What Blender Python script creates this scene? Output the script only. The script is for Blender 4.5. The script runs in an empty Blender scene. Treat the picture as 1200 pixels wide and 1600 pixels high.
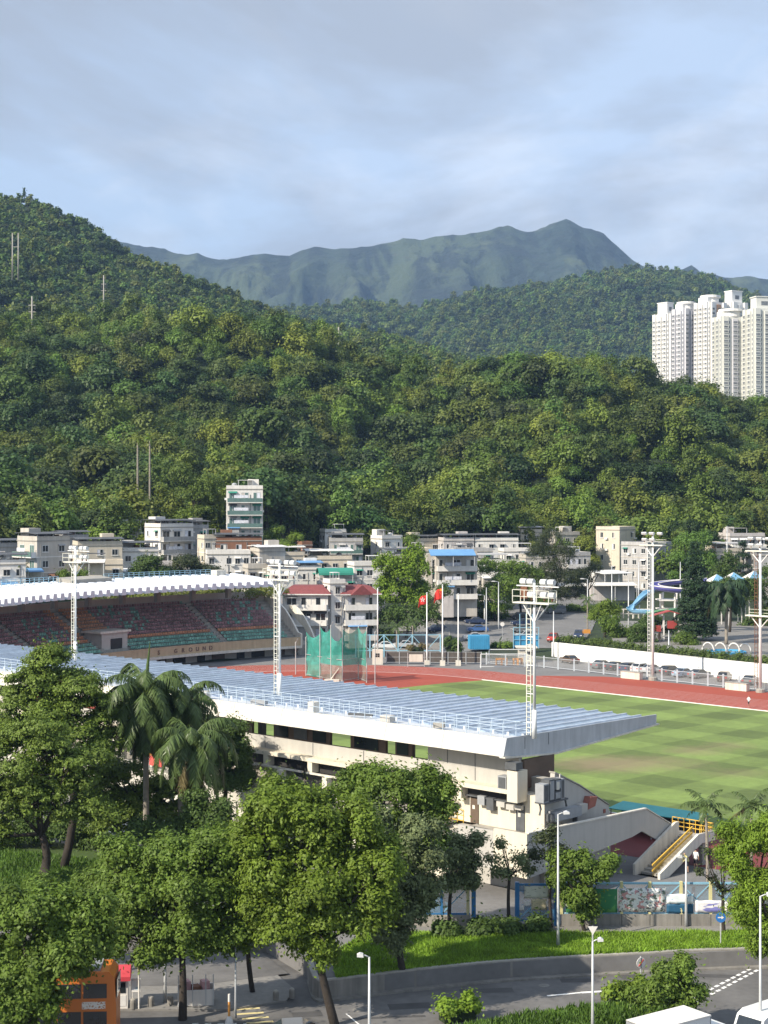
import bpy, math, random
import numpy as np
from mathutils import Vector, Matrix

sc = bpy.context.scene
COL = sc.collection
R = math.radians
PI = math.pi

# ------------------------------------------------------------------ camera
EYE = 30.0; FOC = 2500.0; HORIZON = 775.0      # eye height (m), focal length and horizon in photo pixels (1200 x 1600)
cd = bpy.data.cameras.new('camera')
cam = bpy.data.objects.new('camera', cd); COL.objects.link(cam)
cam.location = (0, 0, EYE); cam.rotation_euler = (PI / 2, 0, 0)
cd.sensor_fit = 'VERTICAL'; cd.sensor_height = 24.0; cd.sensor_width = 18.0
cd.lens = FOC / 1600 * 24.0
cd.shift_y = -(800 - HORIZON) / 1600
cd.clip_start = 1.0; cd.clip_end = 20000
sc.camera = cam

# ------------------------------------------------------------------ light
SUN_EL = R(36); SUN_AZ = math.atan2(-0.58, -0.815)          # direction towards the sun in plan
SUN_DIR = Vector((math.cos(SUN_AZ) * math.cos(SUN_EL), math.sin(SUN_AZ) * math.cos(SUN_EL), math.sin(SUN_EL)))
sd = bpy.data.lights.new('sun', 'SUN'); sd.energy = 5.0; sd.angle = R(0.6); sd.color = (1.0, 0.91, 0.77)
so = bpy.data.objects.new('sun', sd); COL.objects.link(so)
so.rotation_euler = SUN_DIR.to_track_quat('Z', 'Y').to_euler(); so.location = (0, 0, 200)

w = bpy.data.worlds.new('World'); sc.world = w; w.use_nodes = True
nt = w.node_tree; N = nt.nodes; L = nt.links
for n in list(N): N.remove(n)
out = N.new('ShaderNodeOutputWorld'); bg = N.new('ShaderNodeBackground'); bg.inputs['Strength'].default_value = 0.10
sky = N.new('ShaderNodeTexSky'); sky.sky_type = 'NISHITA'; sky.sun_disc = False
sky.sun_elevation = SUN_EL; sky.sun_rotation = PI / 2 - SUN_AZ
sky.air_density = 1.0; sky.dust_density = 1.6; sky.ozone_density = 1.4
tc = N.new('ShaderNodeTexCoord')
# thin high cloud: noise on a flat layer above (direction / height), the same all round the sky
sep = N.new('ShaderNodeSeparateXYZ'); L.new(tc.outputs['Generated'], sep.inputs[0])
mz = N.new('ShaderNodeMath'); mz.operation = 'MAXIMUM'; mz.inputs[1].default_value = 0.0; L.new(sep.outputs['Z'], mz.inputs[0])
az = N.new('ShaderNodeMath'); az.operation = 'ADD'; az.inputs[1].default_value = 0.17; L.new(mz.outputs[0], az.inputs[0])
dv = N.new('ShaderNodeVectorMath'); dv.operation = 'DIVIDE'
cb = N.new('ShaderNodeCombineXYZ')
for k in range(3): L.new(az.outputs[0], cb.inputs[k])
L.new(tc.outputs['Generated'], dv.inputs[0]); L.new(cb.outputs[0], dv.inputs[1])
def sky_noise(scale, detail, rough, dist, off, stretch=(1, 1, 1)):
    mp = N.new('ShaderNodeMapping'); mp.inputs['Location'].default_value = off; mp.inputs['Scale'].default_value = stretch
    L.new(dv.outputs[0], mp.inputs['Vector'])
    t = N.new('ShaderNodeTexNoise'); t.inputs['Scale'].default_value = scale; t.inputs['Detail'].default_value = detail
    t.inputs['Roughness'].default_value = rough; t.inputs['Distortion'].default_value = dist
    L.new(mp.outputs[0], t.inputs['Vector']); return t.outputs['Fac']
def ramp(src, stops):
    r = N.new('ShaderNodeValToRGB'); L.new(src, r.inputs[0])
    e = r.color_ramp.elements
    while len(e) < len(stops): e.new(0.5)
    for k, (p, c) in enumerate(stops): e[k].position = p; e[k].color = (c, c, c, 1) if not isinstance(c, tuple) else c
    return r.outputs[0]
def mixc(fac, a, b, mode='MIX'):
    m = N.new('ShaderNodeMix'); m.data_type = 'RGBA'; m.blend_type = mode
    if isinstance(fac, float): m.inputs[0].default_value = fac
    else: L.new(fac, m.inputs[0])
    for k, s in ((6, a), (7, b)):
        if isinstance(s, tuple): m.inputs[k].default_value = s
        else: L.new(s, m.inputs[k])
    return m.outputs[2]
veil = ramp(sky_noise(1.1, 4.0, 0.5, 0.3, (3.1, 0.4, 0.0), (1, .7, 1)), [(0.30, 0.66), (0.70, 0.95)])
c1 = mixc(veil, sky.outputs[0], (4.4, 5.35, 6.85, 1))                      # thin grey-blue veil of cloud
puff = ramp(sky_noise(2.3, 7.0, 0.6, 0.5, (1.7, 5.2, 0.0), (1, .55, 1)), [(0.48, 0.0), (0.70, 0.48)])
c2 = mixc(puff, c1, (6.9, 7.1, 7.5, 1))                                   # paler wisps
dark = ramp(sky_noise(1.15, 6.0, 0.58, 0.35, (12.51, 1.52, 0.0), (1, .8, 1)), [(0.49, 0.0), (0.63, 0.74)])
c3 = mixc(dark, c2, (2.9, 3.15, 3.65, 1))                                   # heavier grey cloud
L.new(c3, bg.inputs['Color']); L.new(bg.outputs[0], out.inputs['Surface'])

sc.view_settings.view_transform = 'Standard'; sc.view_settings.look = 'None'
sc.view_settings.exposure = 0.6; sc.view_settings.gamma = 1.0; sc.view_settings.use_curve_mapping = False
sc.render.engine = 'CYCLES'
sc.cycles.use_denoising = True
sc.cycles.max_bounces = 6; sc.cycles.diffuse_bounces = 3; sc.cycles.glossy_bounces = 2
sc.cycles.transmission_bounces = 3; sc.cycles.transparent_max_bounces = 12; sc.cycles.volume_bounces = 0
sc.cycles.caustics_reflective = False; sc.cycles.caustics_refractive = False

# ------------------------------------------------------------------ helpers
def W(px, py, z=0.0):                       # where the line of sight through a photo pixel meets height z
    Y = (EYE - z) * FOC / (py - HORIZON); return Vector(((px - 600) / FOC * Y, Y, z))
def V(px, py, Y):                           # the point on that line of sight at distance Y
    return Vector(((px - 600) / FOC * Y, Y, EYE - (py - HORIZON) / FOC * Y))
def lerp(a, b, t): return a + (b - a) * t
def smooth(a, b, x):
    t = np.clip((x - a) / (b - a), 0, 1); return t * t * (3 - 2 * t)

MATS = {}
def mat(name, col, rough=0.75, var=0.12, scale=0.8, bump=0.0, bscale=None, metal=0.0, streak=0.0, trans=0.0, spec=0.4, fine=0.0, island=0.0, objrand=0.0, alpha=1.0):
    if name in MATS: return MATS[name]
    m = bpy.data.materials.new(name); m.use_nodes = True; MATS[name] = m
    nt = m.node_tree; N = nt.nodes; L = nt.links
    b = N['Principled BSDF']; o = N['Material Output']
    b.inputs['Roughness'].default_value = rough; b.inputs['Metallic'].default_value = metal
    b.inputs['Specular IOR Level'].default_value = spec
    geo = N.new('ShaderNodeNewGeometry')
    def noise(sc_, det=4.0, vec=None, rg=0.55):
        t = N.new('ShaderNodeTexNoise'); t.inputs['Scale'].default_value = sc_; t.inputs['Detail'].default_value = det; t.inputs['Roughness'].default_value = rg
        L.new(vec or geo.outputs['Position'], t.inputs['Vector']); return t.outputs['Fac']
    def scaled(src, lo, hi):
        r = N.new('ShaderNodeMapRange'); r.inputs[1].default_value = 0.25; r.inputs[2].default_value = 0.75
        r.inputs[3].default_value = lo; r.inputs[4].default_value = hi; L.new(src, r.inputs[0]); return r.outputs[0]
    def mul(a, b_):
        q = N.new('ShaderNodeMath'); q.operation = 'MULTIPLY'; L.new(a, q.inputs[0]); L.new(b_, q.inputs[1]); return q.outputs[0]
    f = scaled(noise(scale), 1 - var, 1 + var)
    if fine: f = mul(f, scaled(noise(scale * 9, 2.0), 1 - fine, 1 + fine))
    if streak:
        mp = N.new('ShaderNodeMapping'); mp.inputs['Scale'].default_value = (1.6, 1.6, 0.16); L.new(geo.outputs['Position'], mp.inputs[0])
        f = mul(f, scaled(noise(1.3, 5.0, mp.outputs[0], 0.65), 1 - streak, 1 + streak * 0.25))
    if island:
        r = N.new('ShaderNodeMapRange'); r.inputs[3].default_value = 1 - island; r.inputs[4].default_value = 1 + island; L.new(geo.outputs['Random Per Island'], r.inputs[0]); f = mul(f, r.outputs[0])
    if objrand:
        oi = N.new('ShaderNodeObjectInfo')
        r = N.new('ShaderNodeMapRange'); r.inputs[3].default_value = 1 - objrand; r.inputs[4].default_value = 1 + objrand; L.new(oi.outputs['Random'], r.inputs[0]); f = mul(f, r.outputs[0])
    vm = N.new('ShaderNodeVectorMath'); vm.operation = 'SCALE'
    src = N.new('ShaderNodeRGB'); src.outputs[0].default_value = (*col, 1)
    colout = src.outputs[0]
    if objrand:                              # hue drift from thing to thing
        hs = N.new('ShaderNodeHueSaturation'); r2 = N.new('ShaderNodeMapRange')
        r2.inputs[3].default_value = 0.5 - objrand * 0.09; r2.inputs[4].default_value = 0.5 + objrand * 0.07
        wn = N.new('ShaderNodeTexWhiteNoise'); wn.noise_dimensions = '1D'; L.new(oi.outputs['Random'], wn.inputs['W']); L.new(wn.outputs['Value'], r2.inputs[0])
        L.new(r2.outputs[0], hs.inputs['Hue']); L.new(colout, hs.inputs['Color']); colout = hs.outputs[0]
    L.new(colout, vm.inputs[0]); L.new(f, vm.inputs['Scale'])
    L.new(vm.outputs[0], b.inputs['Base Color'])
    if alpha < 1: b.inputs['Alpha'].default_value = alpha
    if bump:
        bp = N.new('ShaderNodeBump'); bp.inputs['Strength'].default_value = 1.0; bp.inputs['Distance'].default_value = bump
        L.new(noise(bscale or scale * 4, 5.0), bp.inputs['Height']); L.new(bp.outputs[0], b.inputs['Normal'])
    if trans:
        tb = N.new('ShaderNodeBsdfTranslucent'); L.new(vm.outputs[0], tb.inputs['Color'])
        ms = N.new('ShaderNodeMixShader'); ms.inputs[0].default_value = trans
        L.new(b.outputs[0], ms.inputs[1]); L.new(tb.outputs[0], ms.inputs[2]); L.new(ms.outputs[0], o.inputs['Surface'])
    return m
def tinted(m, fn):                          # let a function add nodes between colour and shader
    nt = m.node_tree; b = nt.nodes['Principled BSDF']; src = b.inputs['Base Color'].links[0].from_socket
    fn(nt, src, b); return m

class MB:
    def __init__(s): s.v = []; s.f = []; s.m = []
    def add(s, vs, fs, mi=0):
        o = len(s.v); s.v += [tuple(p) for p in vs]; s.f += [[i + o for i in f] for f in fs]; s.m += [mi] * len(fs); return s
    def box(s, x0, x1, y0, y1, z0, z1, mi=0):
        return s.add([(x0, y0, z0), (x1, y0, z0), (x1, y1, z0), (x0, y1, z0), (x0, y0, z1), (x1, y0, z1), (x1, y1, z1), (x0, y1, z1)],
                     [(0, 3, 2, 1), (4, 5, 6, 7), (0, 1, 5, 4), (1, 2, 6, 5), (2, 3, 7, 6), (3, 0, 4, 7)], mi)
    def obox(s, c, sx, sy, sz, rz=0.0, mi=0):        # box centred in plan on c, standing on c.z
        cs, sn = math.cos(rz), math.sin(rz); vs = []
        for dz in (0, sz):
            for dx, dy in ((-sx / 2, -sy / 2), (sx / 2, -sy / 2), (sx / 2, sy / 2), (-sx / 2, sy / 2)):
                vs.append((c[0] + dx * cs - dy * sn, c[1] + dx * sn + dy * cs, c[2] + dz))
        return s.add(vs, [(0, 3, 2, 1), (4, 5, 6, 7), (0, 1, 5, 4), (1, 2, 6, 5), (2, 3, 7, 6), (3, 0, 4, 7)], mi)
    def beam(s, p, q, wd, ht, mi=0):                 # rectangular bar from p to q
        p = Vector(p); q = Vector(q); d = (q - p).normalized()
        a = d.cross(Vector((0, 0, 1))); a = a.normalized() if a.length > 1e-4 else Vector((1, 0, 0)); b = a.cross(d).normalized()
        a *= wd / 2; b *= ht / 2
        vs = [e + i * a + j * b for e in (p, q) for i, j in ((-1, -1), (1, -1), (1, 1), (-1, 1))]
        return s.add(vs, [(0, 1, 2, 3), (7, 6, 5, 4), (0, 4, 5, 1), (1, 5, 6, 2), (2, 6, 7, 3), (3, 7, 4, 0)], mi)
    def prism(s, poly, axis, t0, t1, mi=0):          # polygon extruded: axis 'y': poly=(x,z); 'x': poly=(y,z); 'z': poly=(x,y)
        n = len(poly)
        def P(a, b, t): return {'x': (t, a, b), 'y': (a, t, b), 'z': (a, b, t)}[axis]
        vs = [P(a, b, t) for t in (t0, t1) for a, b in poly]
        return s.add(vs, [list(range(n))[::-1], list(range(n, 2 * n))] + [(i, (i + 1) % n, n + (i + 1) % n, n + i) for i in range(n)], mi)
    def tube(s, pts, r, n=6, mi=0, cap=True):
        pts = [Vector(p) for p in pts]; rs = r if isinstance(r, (list, tuple)) else [r] * len(pts); rings = []
        o = len(s.v); up = Vector((0, 0, 1))
        for i, p in enumerate(pts):
            d = (pts[min(i + 1, len(pts) - 1)] - pts[max(i - 1, 0)]).normalized()
            a = d.cross(up if abs(d.z) < 0.95 else Vector((1, 0, 0))).normalized(); b = a.cross(d)
            for k in range(n):
                t = 2 * PI * k / n; s.v.append(tuple(p + (a * math.cos(t) + b * math.sin(t)) * rs[i]))
        for i in range(len(pts) - 1):
            for k in range(n):
                s.f.append([o + i * n + k, o + i * n + (k + 1) % n, o + (i + 1) * n + (k + 1) % n, o + (i + 1) * n + k]); s.m.append(mi)
        if cap:
            s.f.append([o + k for k in range(n)][::-1]); s.f.append([o + (len(pts) - 1) * n + k for k in range(n)]); s.m += [mi, mi]
        return s
    def lathe(s, c, prof, n=10, mi=0):               # profile of (r, z) about a vertical axis through c
        o = len(s.v)
        for r, z in prof:
            for k in range(n): s.v.append((c[0] + r * math.cos(2 * PI * k / n), c[1] + r * math.sin(2 * PI * k / n), c[2] + z))
        for i in range(len(prof) - 1):
            for k in range(n):
                s.f.append([o + i * n + k, o + i * n + (k + 1) % n, o + (i + 1) * n + (k + 1) % n, o + (i + 1) * n + k]); s.m.append(mi)
        s.f.append([o + k for k in range(n)][::-1]); s.f.append([o + (len(prof) - 1) * n + k for k in range(n)]); s.m += [mi, mi]
        return s
    def mesh(s, name, mats, smooth=False):
        me = bpy.data.meshes.new(name); me.from_pydata(s.v, [], s.f)
        for m in (mats if isinstance(mats, (list, tuple)) else [mats]): me.materials.append(m)
        if any(s.m): me.polygons.foreach_set('material_index', s.m)
        if smooth: me.polygons.foreach_set('use_smooth', [True] * len(s.f))
        me.update(); return me
    def build(s, name, mats, parent=None, smooth=False, loc=None, rz=0.0):
        return inst(name, s.mesh(name, mats, smooth), parent, loc, rz)
def inst(name, me, parent=None, loc=None, rz=0.0, scale=None):
    o = bpy.data.objects.new(name, me); COL.objects.link(o)
    if parent is not None: o.parent = parent
    if loc is not None: o.location = loc
    if rz: o.rotation_euler = (0, 0, rz)
    if scale is not None: o.scale = scale if isinstance(scale, tuple) else (scale,) * 3
    return o
def tag(o, label=None, cat=None, group=None, kind=None):
    for k, v in (('label', label), ('category', cat), ('group', group), ('kind', kind)):
        if v: o[k] = v
    return o
def thing(name, label, cat, loc=(0, 0, 0), rz=0.0, group=None):
    o = bpy.data.objects.new(name, None); COL.objects.link(o); o.empty_display_size = 0.5
    o.location = loc; o.rotation_euler = (0, 0, rz); return tag(o, label, cat, group)
def copytree(o, loc=None, rz=None, label=None, parent=None, scale=None):
    c = o.copy(); COL.objects.link(c)
    if parent is not None: c.parent = parent
    if loc is not None: c.location = loc
    if rz is not None: c.rotation_euler = (0, 0, rz)
    if label: c['label'] = label
    if scale is not None: c.scale = (scale,) * 3
    for ch in list(o.children): copytree(ch, parent=c)
    return c
def grid_mesh(name, X, Y, Z, m, smooth=True):        # X,Y,Z 2-D arrays
    h, w_ = X.shape; v = np.stack([X, Y, Z], -1).reshape(-1, 3)
    i = np.arange(h * w_).reshape(h, w_); q = np.stack([i[:-1, :-1], i[:-1, 1:], i[1:, 1:], i[1:, :-1]], -1).reshape(-1, 4)
    return quad_mesh(name, v, q, m, smooth)
def quad_mesh(name, v, q, m, smooth=False):
    me = bpy.data.meshes.new(name); me.vertices.add(len(v)); me.vertices.foreach_set('co', np.asarray(v, np.float32).ravel())
    k = q.shape[1]
    me.loops.add(q.size); me.loops.foreach_set('vertex_index', q.astype(np.int32).ravel())
    me.polygons.add(len(q)); me.polygons.foreach_set('loop_start', np.arange(0, q.size, k, dtype=np.int32))
    if smooth: me.polygons.foreach_set('use_smooth', np.ones(len(q), bool))
    me.materials.append(m); me.update(calc_edges=True); return me
def vnoise(x, y, seed=0):                            # smooth value noise, vectorised
    xi = np.floor(x).astype(np.int64); yi = np.floor(y).astype(np.int64); fx = x - xi; fy = y - yi
    fx = fx * fx * (3 - 2 * fx); fy = fy * fy * (3 - 2 * fy)
    def h(a, b):
        n = (a * 374761393 + b * 668265263 + seed * 974634777) & 0xffffffff
        n = ((n ^ (n >> 13)) * 1274126177) & 0xffffffff
        return ((n ^ (n >> 16)) & 0xffff) / 65535.0
    return (h(xi, yi) * (1 - fx) + h(xi + 1, yi) * fx) * (1 - fy) + (h(xi, yi + 1) * (1 - fx) + h(xi + 1, yi + 1) * fx) * fy
def fbm(x, y, oct=5, seed=0, ridged=False):
    s = 0; a = 1.0; t = 0
    for k in range(oct):
        n = vnoise(x * 2 ** k, y * 2 ** k, seed + k * 17)
        if ridged: n = 1 - np.abs(2 * n - 1)
        s = s + n * a; t += a; a *= 0.5
    return s / t

# plan directions: the sports ground lies at an angle to the view
SU = Vector((-0.729, 0.685, 0)); SV = Vector((0.685, 0.729, 0))          # near stand: along it (away), and towards the pitch
TU = Vector((-0.70, 0.714, 0)); TV = Vector((0.714, 0.70, 0))            # track: along the straights, and across

# ================================================================== SETTING
rnd = random.Random(7)
# ---- materials for the setting
M_asphalt = mat('asphalt', (0.125, 0.120, 0.115), 0.9, 0.38, 0.22, 0.004, 30, fine=0.12)
M_carpark = mat('carpark_asphalt', (0.17, 0.165, 0.16), 0.9, 0.2, 0.2, fine=0.1)
M_paving = mat('paving', (0.21, 0.20, 0.185), 0.9, 0.18, 0.5, fine=0.1)
M_earth = mat('earth', (0.10, 0.10, 0.065), 0.95, 0.3, 0.15)
M_under = mat('undergrowth', (0.022, 0.036, 0.012), 0.95, 0.5, 0.12, 0.5, 0.4)
M_track = mat('track_rubber', (0.31, 0.058, 0.032), 0.85, 0.10, 0.12, fine=0.06)
M_line = mat('white_line', (0.80, 0.78, 0.74), 0.7, 0.1, 2.0)
M_yline = mat('yellow_line', (0.62, 0.52, 0.25), 0.7, 0.15, 2.0)
M_conc = mat('concrete', (0.36, 0.34, 0.30), 0.85, 0.14, 0.6, 0.004, 6, streak=0.28)
M_concd = mat('old_concrete', (0.25, 0.235, 0.21), 0.9, 0.2, 0.7, 0.006, 6, streak=0.4)

def pitch_mat():
    m = mat('pitch_grass', (0.155, 0.215, 0.052), 0.9, 0.16, 0.12, 0.02, 8, fine=0.12)
    def f(nt, src, b):
        N = nt.nodes; L = nt.links
        geo = N.new('ShaderNodeNewGeometry'); mp = N.new('ShaderNodeMapping'); mp.vector_type = 'TEXTURE'
        mp.inputs['Rotation'].default_value = (0, 0, math.atan2(TU.y, TU.x)); mp.inputs['Scale'].default_value = (5.9, 5.9, 50); mp.inputs['Location'].default_value = (29.4, 235.0, 3)
        L.new(geo.outputs['Position'], mp.inputs[0])
        nz = N.new('ShaderNodeTexNoise'); nz.inputs['Scale'].default_value = 0.5; L.new(geo.outputs['Position'], nz.inputs['Vector'])
        sv = N.new('ShaderNodeVectorMath'); sv.operation = 'SCALE'; sv.inputs['Scale'].default_value = 0.04; L.new(nz.outputs['Color'], sv.inputs[0])
        ad = N.new('ShaderNodeVectorMath'); L.new(mp.outputs[0], ad.inputs[0]); L.new(sv.outputs[0], ad.inputs[1])
        sp = N.new('ShaderNodeSeparateXYZ'); L.new(ad.outputs[0], sp.inputs[0])
        def wave(k):                                    # soft square wave of period 2
            a = N.new('ShaderNodeMath'); a.operation = 'MULTIPLY'; a.inputs[1].default_value = PI; L.new(sp.outputs[k], a.inputs[0])
            c = N.new('ShaderNodeMath'); c.operation = 'COSINE'; L.new(a.outputs[0], c.inputs[0])
            g = N.new('ShaderNodeMath'); g.operation = 'MULTIPLY'; g.inputs[1].default_value = 14.0; L.new(c.outputs[0], g.inputs[0])
            t = N.new('ShaderNodeMath'); t.operation = 'TANH'; L.new(g.outputs[0], t.inputs[0]); return t.outputs[0]
        wx = wave('X'); wy = wave('Y')
        s = N.new('ShaderNodeMath'); s.operation = 'ADD'; L.new(wx, s.inputs[0]); L.new(wy, s.inputs[1])
        mr = N.new('ShaderNodeMapRange'); mr.inputs[1].default_value = -2; mr.inputs[2].default_value = 2; mr.inputs[3].default_value = 1.12; mr.inputs[4].default_value = 0.63; L.new(s.outputs[0], mr.inputs[0])
        sc_ = N.new('ShaderNodeVectorMath'); sc_.operation = 'SCALE'; L.new(src, sc_.inputs[0]); L.new(mr.outputs[0], sc_.inputs['Scale'])
        cur = sc_.outputs[0]
        n2 = N.new('ShaderNodeTexNoise'); n2.inputs['Scale'].default_value = 0.45; n2.inputs['Detail'].default_value = 5; n2.inputs['Roughness'].default_value = 0.7; L.new(geo.outputs['Position'], n2.inputs['Vector'])
        for (px, py, rx, ry, k) in ((985, 1193, 10, 4.0, 1.0), (1085, 1173, 4.5, 2.6, .75), (1140, 1165, 4, 2.2, .6), (930, 1195, 6, 4.0, .75), (1150, 1208, 5, 2.2, .45)):   # worn earth
            c = W(px, py); q = N.new('ShaderNodeMapping'); q.vector_type = 'TEXTURE'; q.inputs['Location'].default_value = c
            q.inputs['Rotation'].default_value = (0, 0, R(8)); q.inputs['Scale'].default_value = (rx, ry * 1.7, 50); L.new(geo.outputs['Position'], q.inputs[0])
            ln = N.new('ShaderNodeVectorMath'); ln.operation = 'LENGTH'; L.new(q.outputs[0], ln.inputs[0])
            aa = N.new('ShaderNodeMath'); aa.operation = 'ADD'; L.new(ln.outputs['Value'], aa.inputs[0]); L.new(n2.outputs['Fac'], aa.inputs[1])
            rr = N.new('ShaderNodeMapRange'); rr.inputs[1].default_value = 0.75; rr.inputs[2].default_value = 1.55; rr.inputs[3].default_value = 0.62 * k; rr.inputs[4].default_value = 0.0; L.new(aa.outputs[0], rr.inputs[0])
            mx = N.new('ShaderNodeMix'); mx.data_type = 'RGBA'; L.new(rr.outputs[0], mx.inputs[0]); L.new(cur, mx.inputs[6]); mx.inputs[7].default_value = (0.235, 0.175, 0.105, 1); cur = mx.outputs[2]
        L.new(cur, b.inputs['Base Color'])
    return tinted(m, f)
M_pitch = pitch_mat()

def sheet(name, pts, z, m, label=None, parent=None, thick=0.0):
    mb = MB()
    if thick: mb.prism([(p[0], p[1]) for p in pts], 'z', z - thick, z)
    else: mb.add([(p[0], p[1], z) for p in pts], [list(range(len(pts)))])
    o = mb.build(name, m, parent)
    me = o.data; me.update()
    if me.polygons[0].normal.z < 0 and not thick: me.flip_normals()
    if parent is None: tag(o, label, kind='structure')
    return o

ROAD_Z = -1.1
# far-reaching ground
tag(MB().add([(-9000, -600, -1.35), (9000, -600, -1.35), (9000, 9000, -1.35), (-9000, 9000, -1.35)], [(0, 1, 2, 3)]).build('ground', M_earth), kind='structure')
road = sheet('road', [(-90, 60), (90, 60), (90, 118), (-90, 118)], ROAD_Z, M_asphalt)
# raised ground of the sports ground; its front edge is the retaining wall
EDGE = [(120, 112), (60, 108), (25.4, 105.8), (16.7, 104.6), (8.2, 103.0), (2.0, 101.0), (-3.6, 98.8), (-4.4, 99.4), (-5.0, 103.5), (-8, 109), (-30, 110), (-140, 112)]
mb = MB()
n = len(EDGE)
mb.add([(x, y, 0) for x, y in EDGE] + [(x * 2.2, 330, 0) for x, y in EDGE] + [(x, y, -1.4) for x, y in EDGE],
       [(i + 1, i, n + i, n + i + 1) for i in range(n - 1)] + [(i, i + 1, 2 * n + i + 1, 2 * n + i) for i in range(n - 1)])
tag(mb.build('terrace_ground', M_carpark), kind='structure')
# retaining wall of the verge, with a coping
rw = thing('retaining_wall', 'low grey concrete retaining wall along the curving road below the grass verge', 'wall')
def ribbon(name, pts, z0, z1, thick, m, parent, side=-1):
    mb = MB(); P = [Vector((p[0], p[1], 0)) for p in pts]; nn = len(P); offs = []
    for i in range(nn):
        d = (P[min(i + 1, nn - 1)] - P[max(i - 1, 0)]).normalized(); offs.append(Vector((-d.y, d.x, 0)) * thick * side)
    vs = [(*p.xy, z) for z in (z0, z1) for p in P] + [(*(p + o).xy, z) for z in (z0, z1) for p, o in zip(P, offs)]
    fs = []
    for i in range(nn - 1):
        a, b, c, d = i, i + 1, nn + i + 1, nn + i; e, f, g, h = 2 * nn + i, 2 * nn + i + 1, 3 * nn + i + 1, 3 * nn + i
        fs += [(a, b, c, d), (f, e, h, g), (d, c, g, h), (b, a, e, f)]
    fs += [(0, nn, 3 * nn, 2 * nn), (nn - 1, 3 * nn - 1, 4 * nn - 1, 2 * nn - 1)]
    mb.add(vs, fs); return mb.build(name, m, parent)
def resample(pts, step):
    P = [Vector((p[0], p[1], 0)) for p in pts]; out = [P[0]]; acc = 0
    fine = []
    for i in range(len(P) - 1):                       # Catmull-Rom
        p0, p1, p2, p3 = P[max(i - 1, 0)], P[i], P[i + 1], P[min(i + 2, len(P) - 1)]
        for k in range(12):
            t = k / 12; fine.append(0.5 * ((2 * p1) + (p2 - p0) * t + (2 * p0 - 5 * p1 + 4 * p2 - p3) * t * t + (3 * p1 - p0 - 3 * p2 + p3) * t ** 3))
    fine.append(P[-1]); out = [fine[0]]
    for a, b in zip(fine, fine[1:]):
        acc += (b - a).length
        if acc >= step: out.append(b); acc = 0
    return out
WALLC = resample(EDGE[:9], 1.0)
npan = 0
for i in range(0, len(WALLC) - 4, 4):                  # cast panels between joints
    seg = WALLC[i:i + 5]; a, b = seg[0], seg[-1]; d = (b - a).normalized() * 0.012
    seg = [a + d] + seg[1:-1] + [b - d]
    if abs(a.x) < 62: ribbon('wall_panel', seg, -1.2, 0.04, 0.32, M_concd, rw)
ribbon('coping', WALLC, 0.04, 0.12, 0.36, M_conc, rw)
ribbon('kerb', [p + Vector((0, -0.55, 0)) for p in WALLC[4:]], -1.2, -0.98, 0.5, M_concd, rw, side=-1)

# ---- pavements left of the junction and the near verge
sheet('pavement', [(-90, 96.0), (-9.5, 96.6), (-6.0, 98.3), (-5.6, 100.5), (-9, 108.5), (-90, 109.5)], ROAD_Z + 0.12, M_paving, thick=0.2)
sheet('side_street', [(-90, 100.2), (-12, 101.2), (-6.2, 103.8), (-8.2, 108.4), (-90, 109.2)], ROAD_Z + 0.128, M_asphalt)
VERGE_NEAR = [(2.0, 70), (3.2, 92.6), (8.0, 95.2), (13.5, 97.4), (16.6, 98.6), (18.2, 98.0), (15.0, 92.0), (13.5, 70)]
sheet('verge', VERGE_NEAR, ROAD_Z + 0.16, M_earth, thick=0.3)
# ---- road markings
def dash(p, q, wd, name='marking', m=M_line):
    p = Vector(p); q = Vector(q); d = (q - p).normalized(); s = Vector((-d.y, d.x, 0)) * wd / 2
    z = Vector((0, 0, ROAD_Z + 0.006))
    o = MB().add([p - s + z, q - s + z, q + s + z, p + s + z], [(0, 1, 2, 3)]).build(name, m, road)
    if o.data.polygons[0].normal.z < 0: o.data.flip_normals()
def rz_(px, py): v = W(px, py, ROAD_Z); v.z = 0; return v
for (a, b) in (((1063, 1570), (1176, 1512)), ((1074, 1573), (1187, 1514))):
    p, q = rz_(*a), rz_(*b); k = 13
    for i in range(k): dash(p.lerp(q, i / k), p.lerp(q, (i + 0.62) / k), 0.22)
dash(rz_(855, 1556), rz_(908, 1551), 0.2); dash(rz_(908, 1551), rz_(940, 1549), 0.3)
dash(rz_(1005, 1544), rz_(1018, 1543), 0.25); dash(rz_(1036, 1543), rz_(1072, 1542), 0.2)
dash(rz_(541, 1584), rz_(560, 1600), 0.1); dash(rz_(560, 1600), rz_(590, 1625), 0.1)
for i, (x, y) in enumerate(((372, 1577), (378, 1584), (386, 1591), (393, 1598), (400, 1606))):
    dash(rz_(x - 8, y + 1), rz_(x + 34, y - 2), 0.28, 'yellow_marking', M_yline)
M_patch = mat('tar_patch', (0.075, 0.072, 0.07), 0.85, 0.2, 1.0)
for i, (px, py, a, b, rot) in enumerate(((640, 1572, 2.6, 1.1, .15), (760, 1548, 3.4, .9, .1), (900, 1532, 2.0, .8, .05), (980, 1525, 1.2, 1.2, .3), (480, 1585, 1.8, 1.0, .2), (1120, 1525, 2.8, .7, -.1), (600, 1590, 5.0, .35, .12))):
    c = rz_(px, py); MB().obox((c.x, c.y, ROAD_Z + .001), a, b, .004, rot).build('tar_patch', M_patch, road)
for px, py in ((700, 1566), (850, 1540), (1040, 1530), (560, 1578)):
    c = rz_(px, py); MB().lathe((c.x, c.y, ROAD_Z), [(.36, 0), (.36, .012), (.3, .014)], 16).build('manhole_cover', M_concd, road)
for i in range(5): dash(rz_(300 + i * 20, 1600 + i * 0.0), rz_(310 + i * 20, 1599), 0.1)

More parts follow.
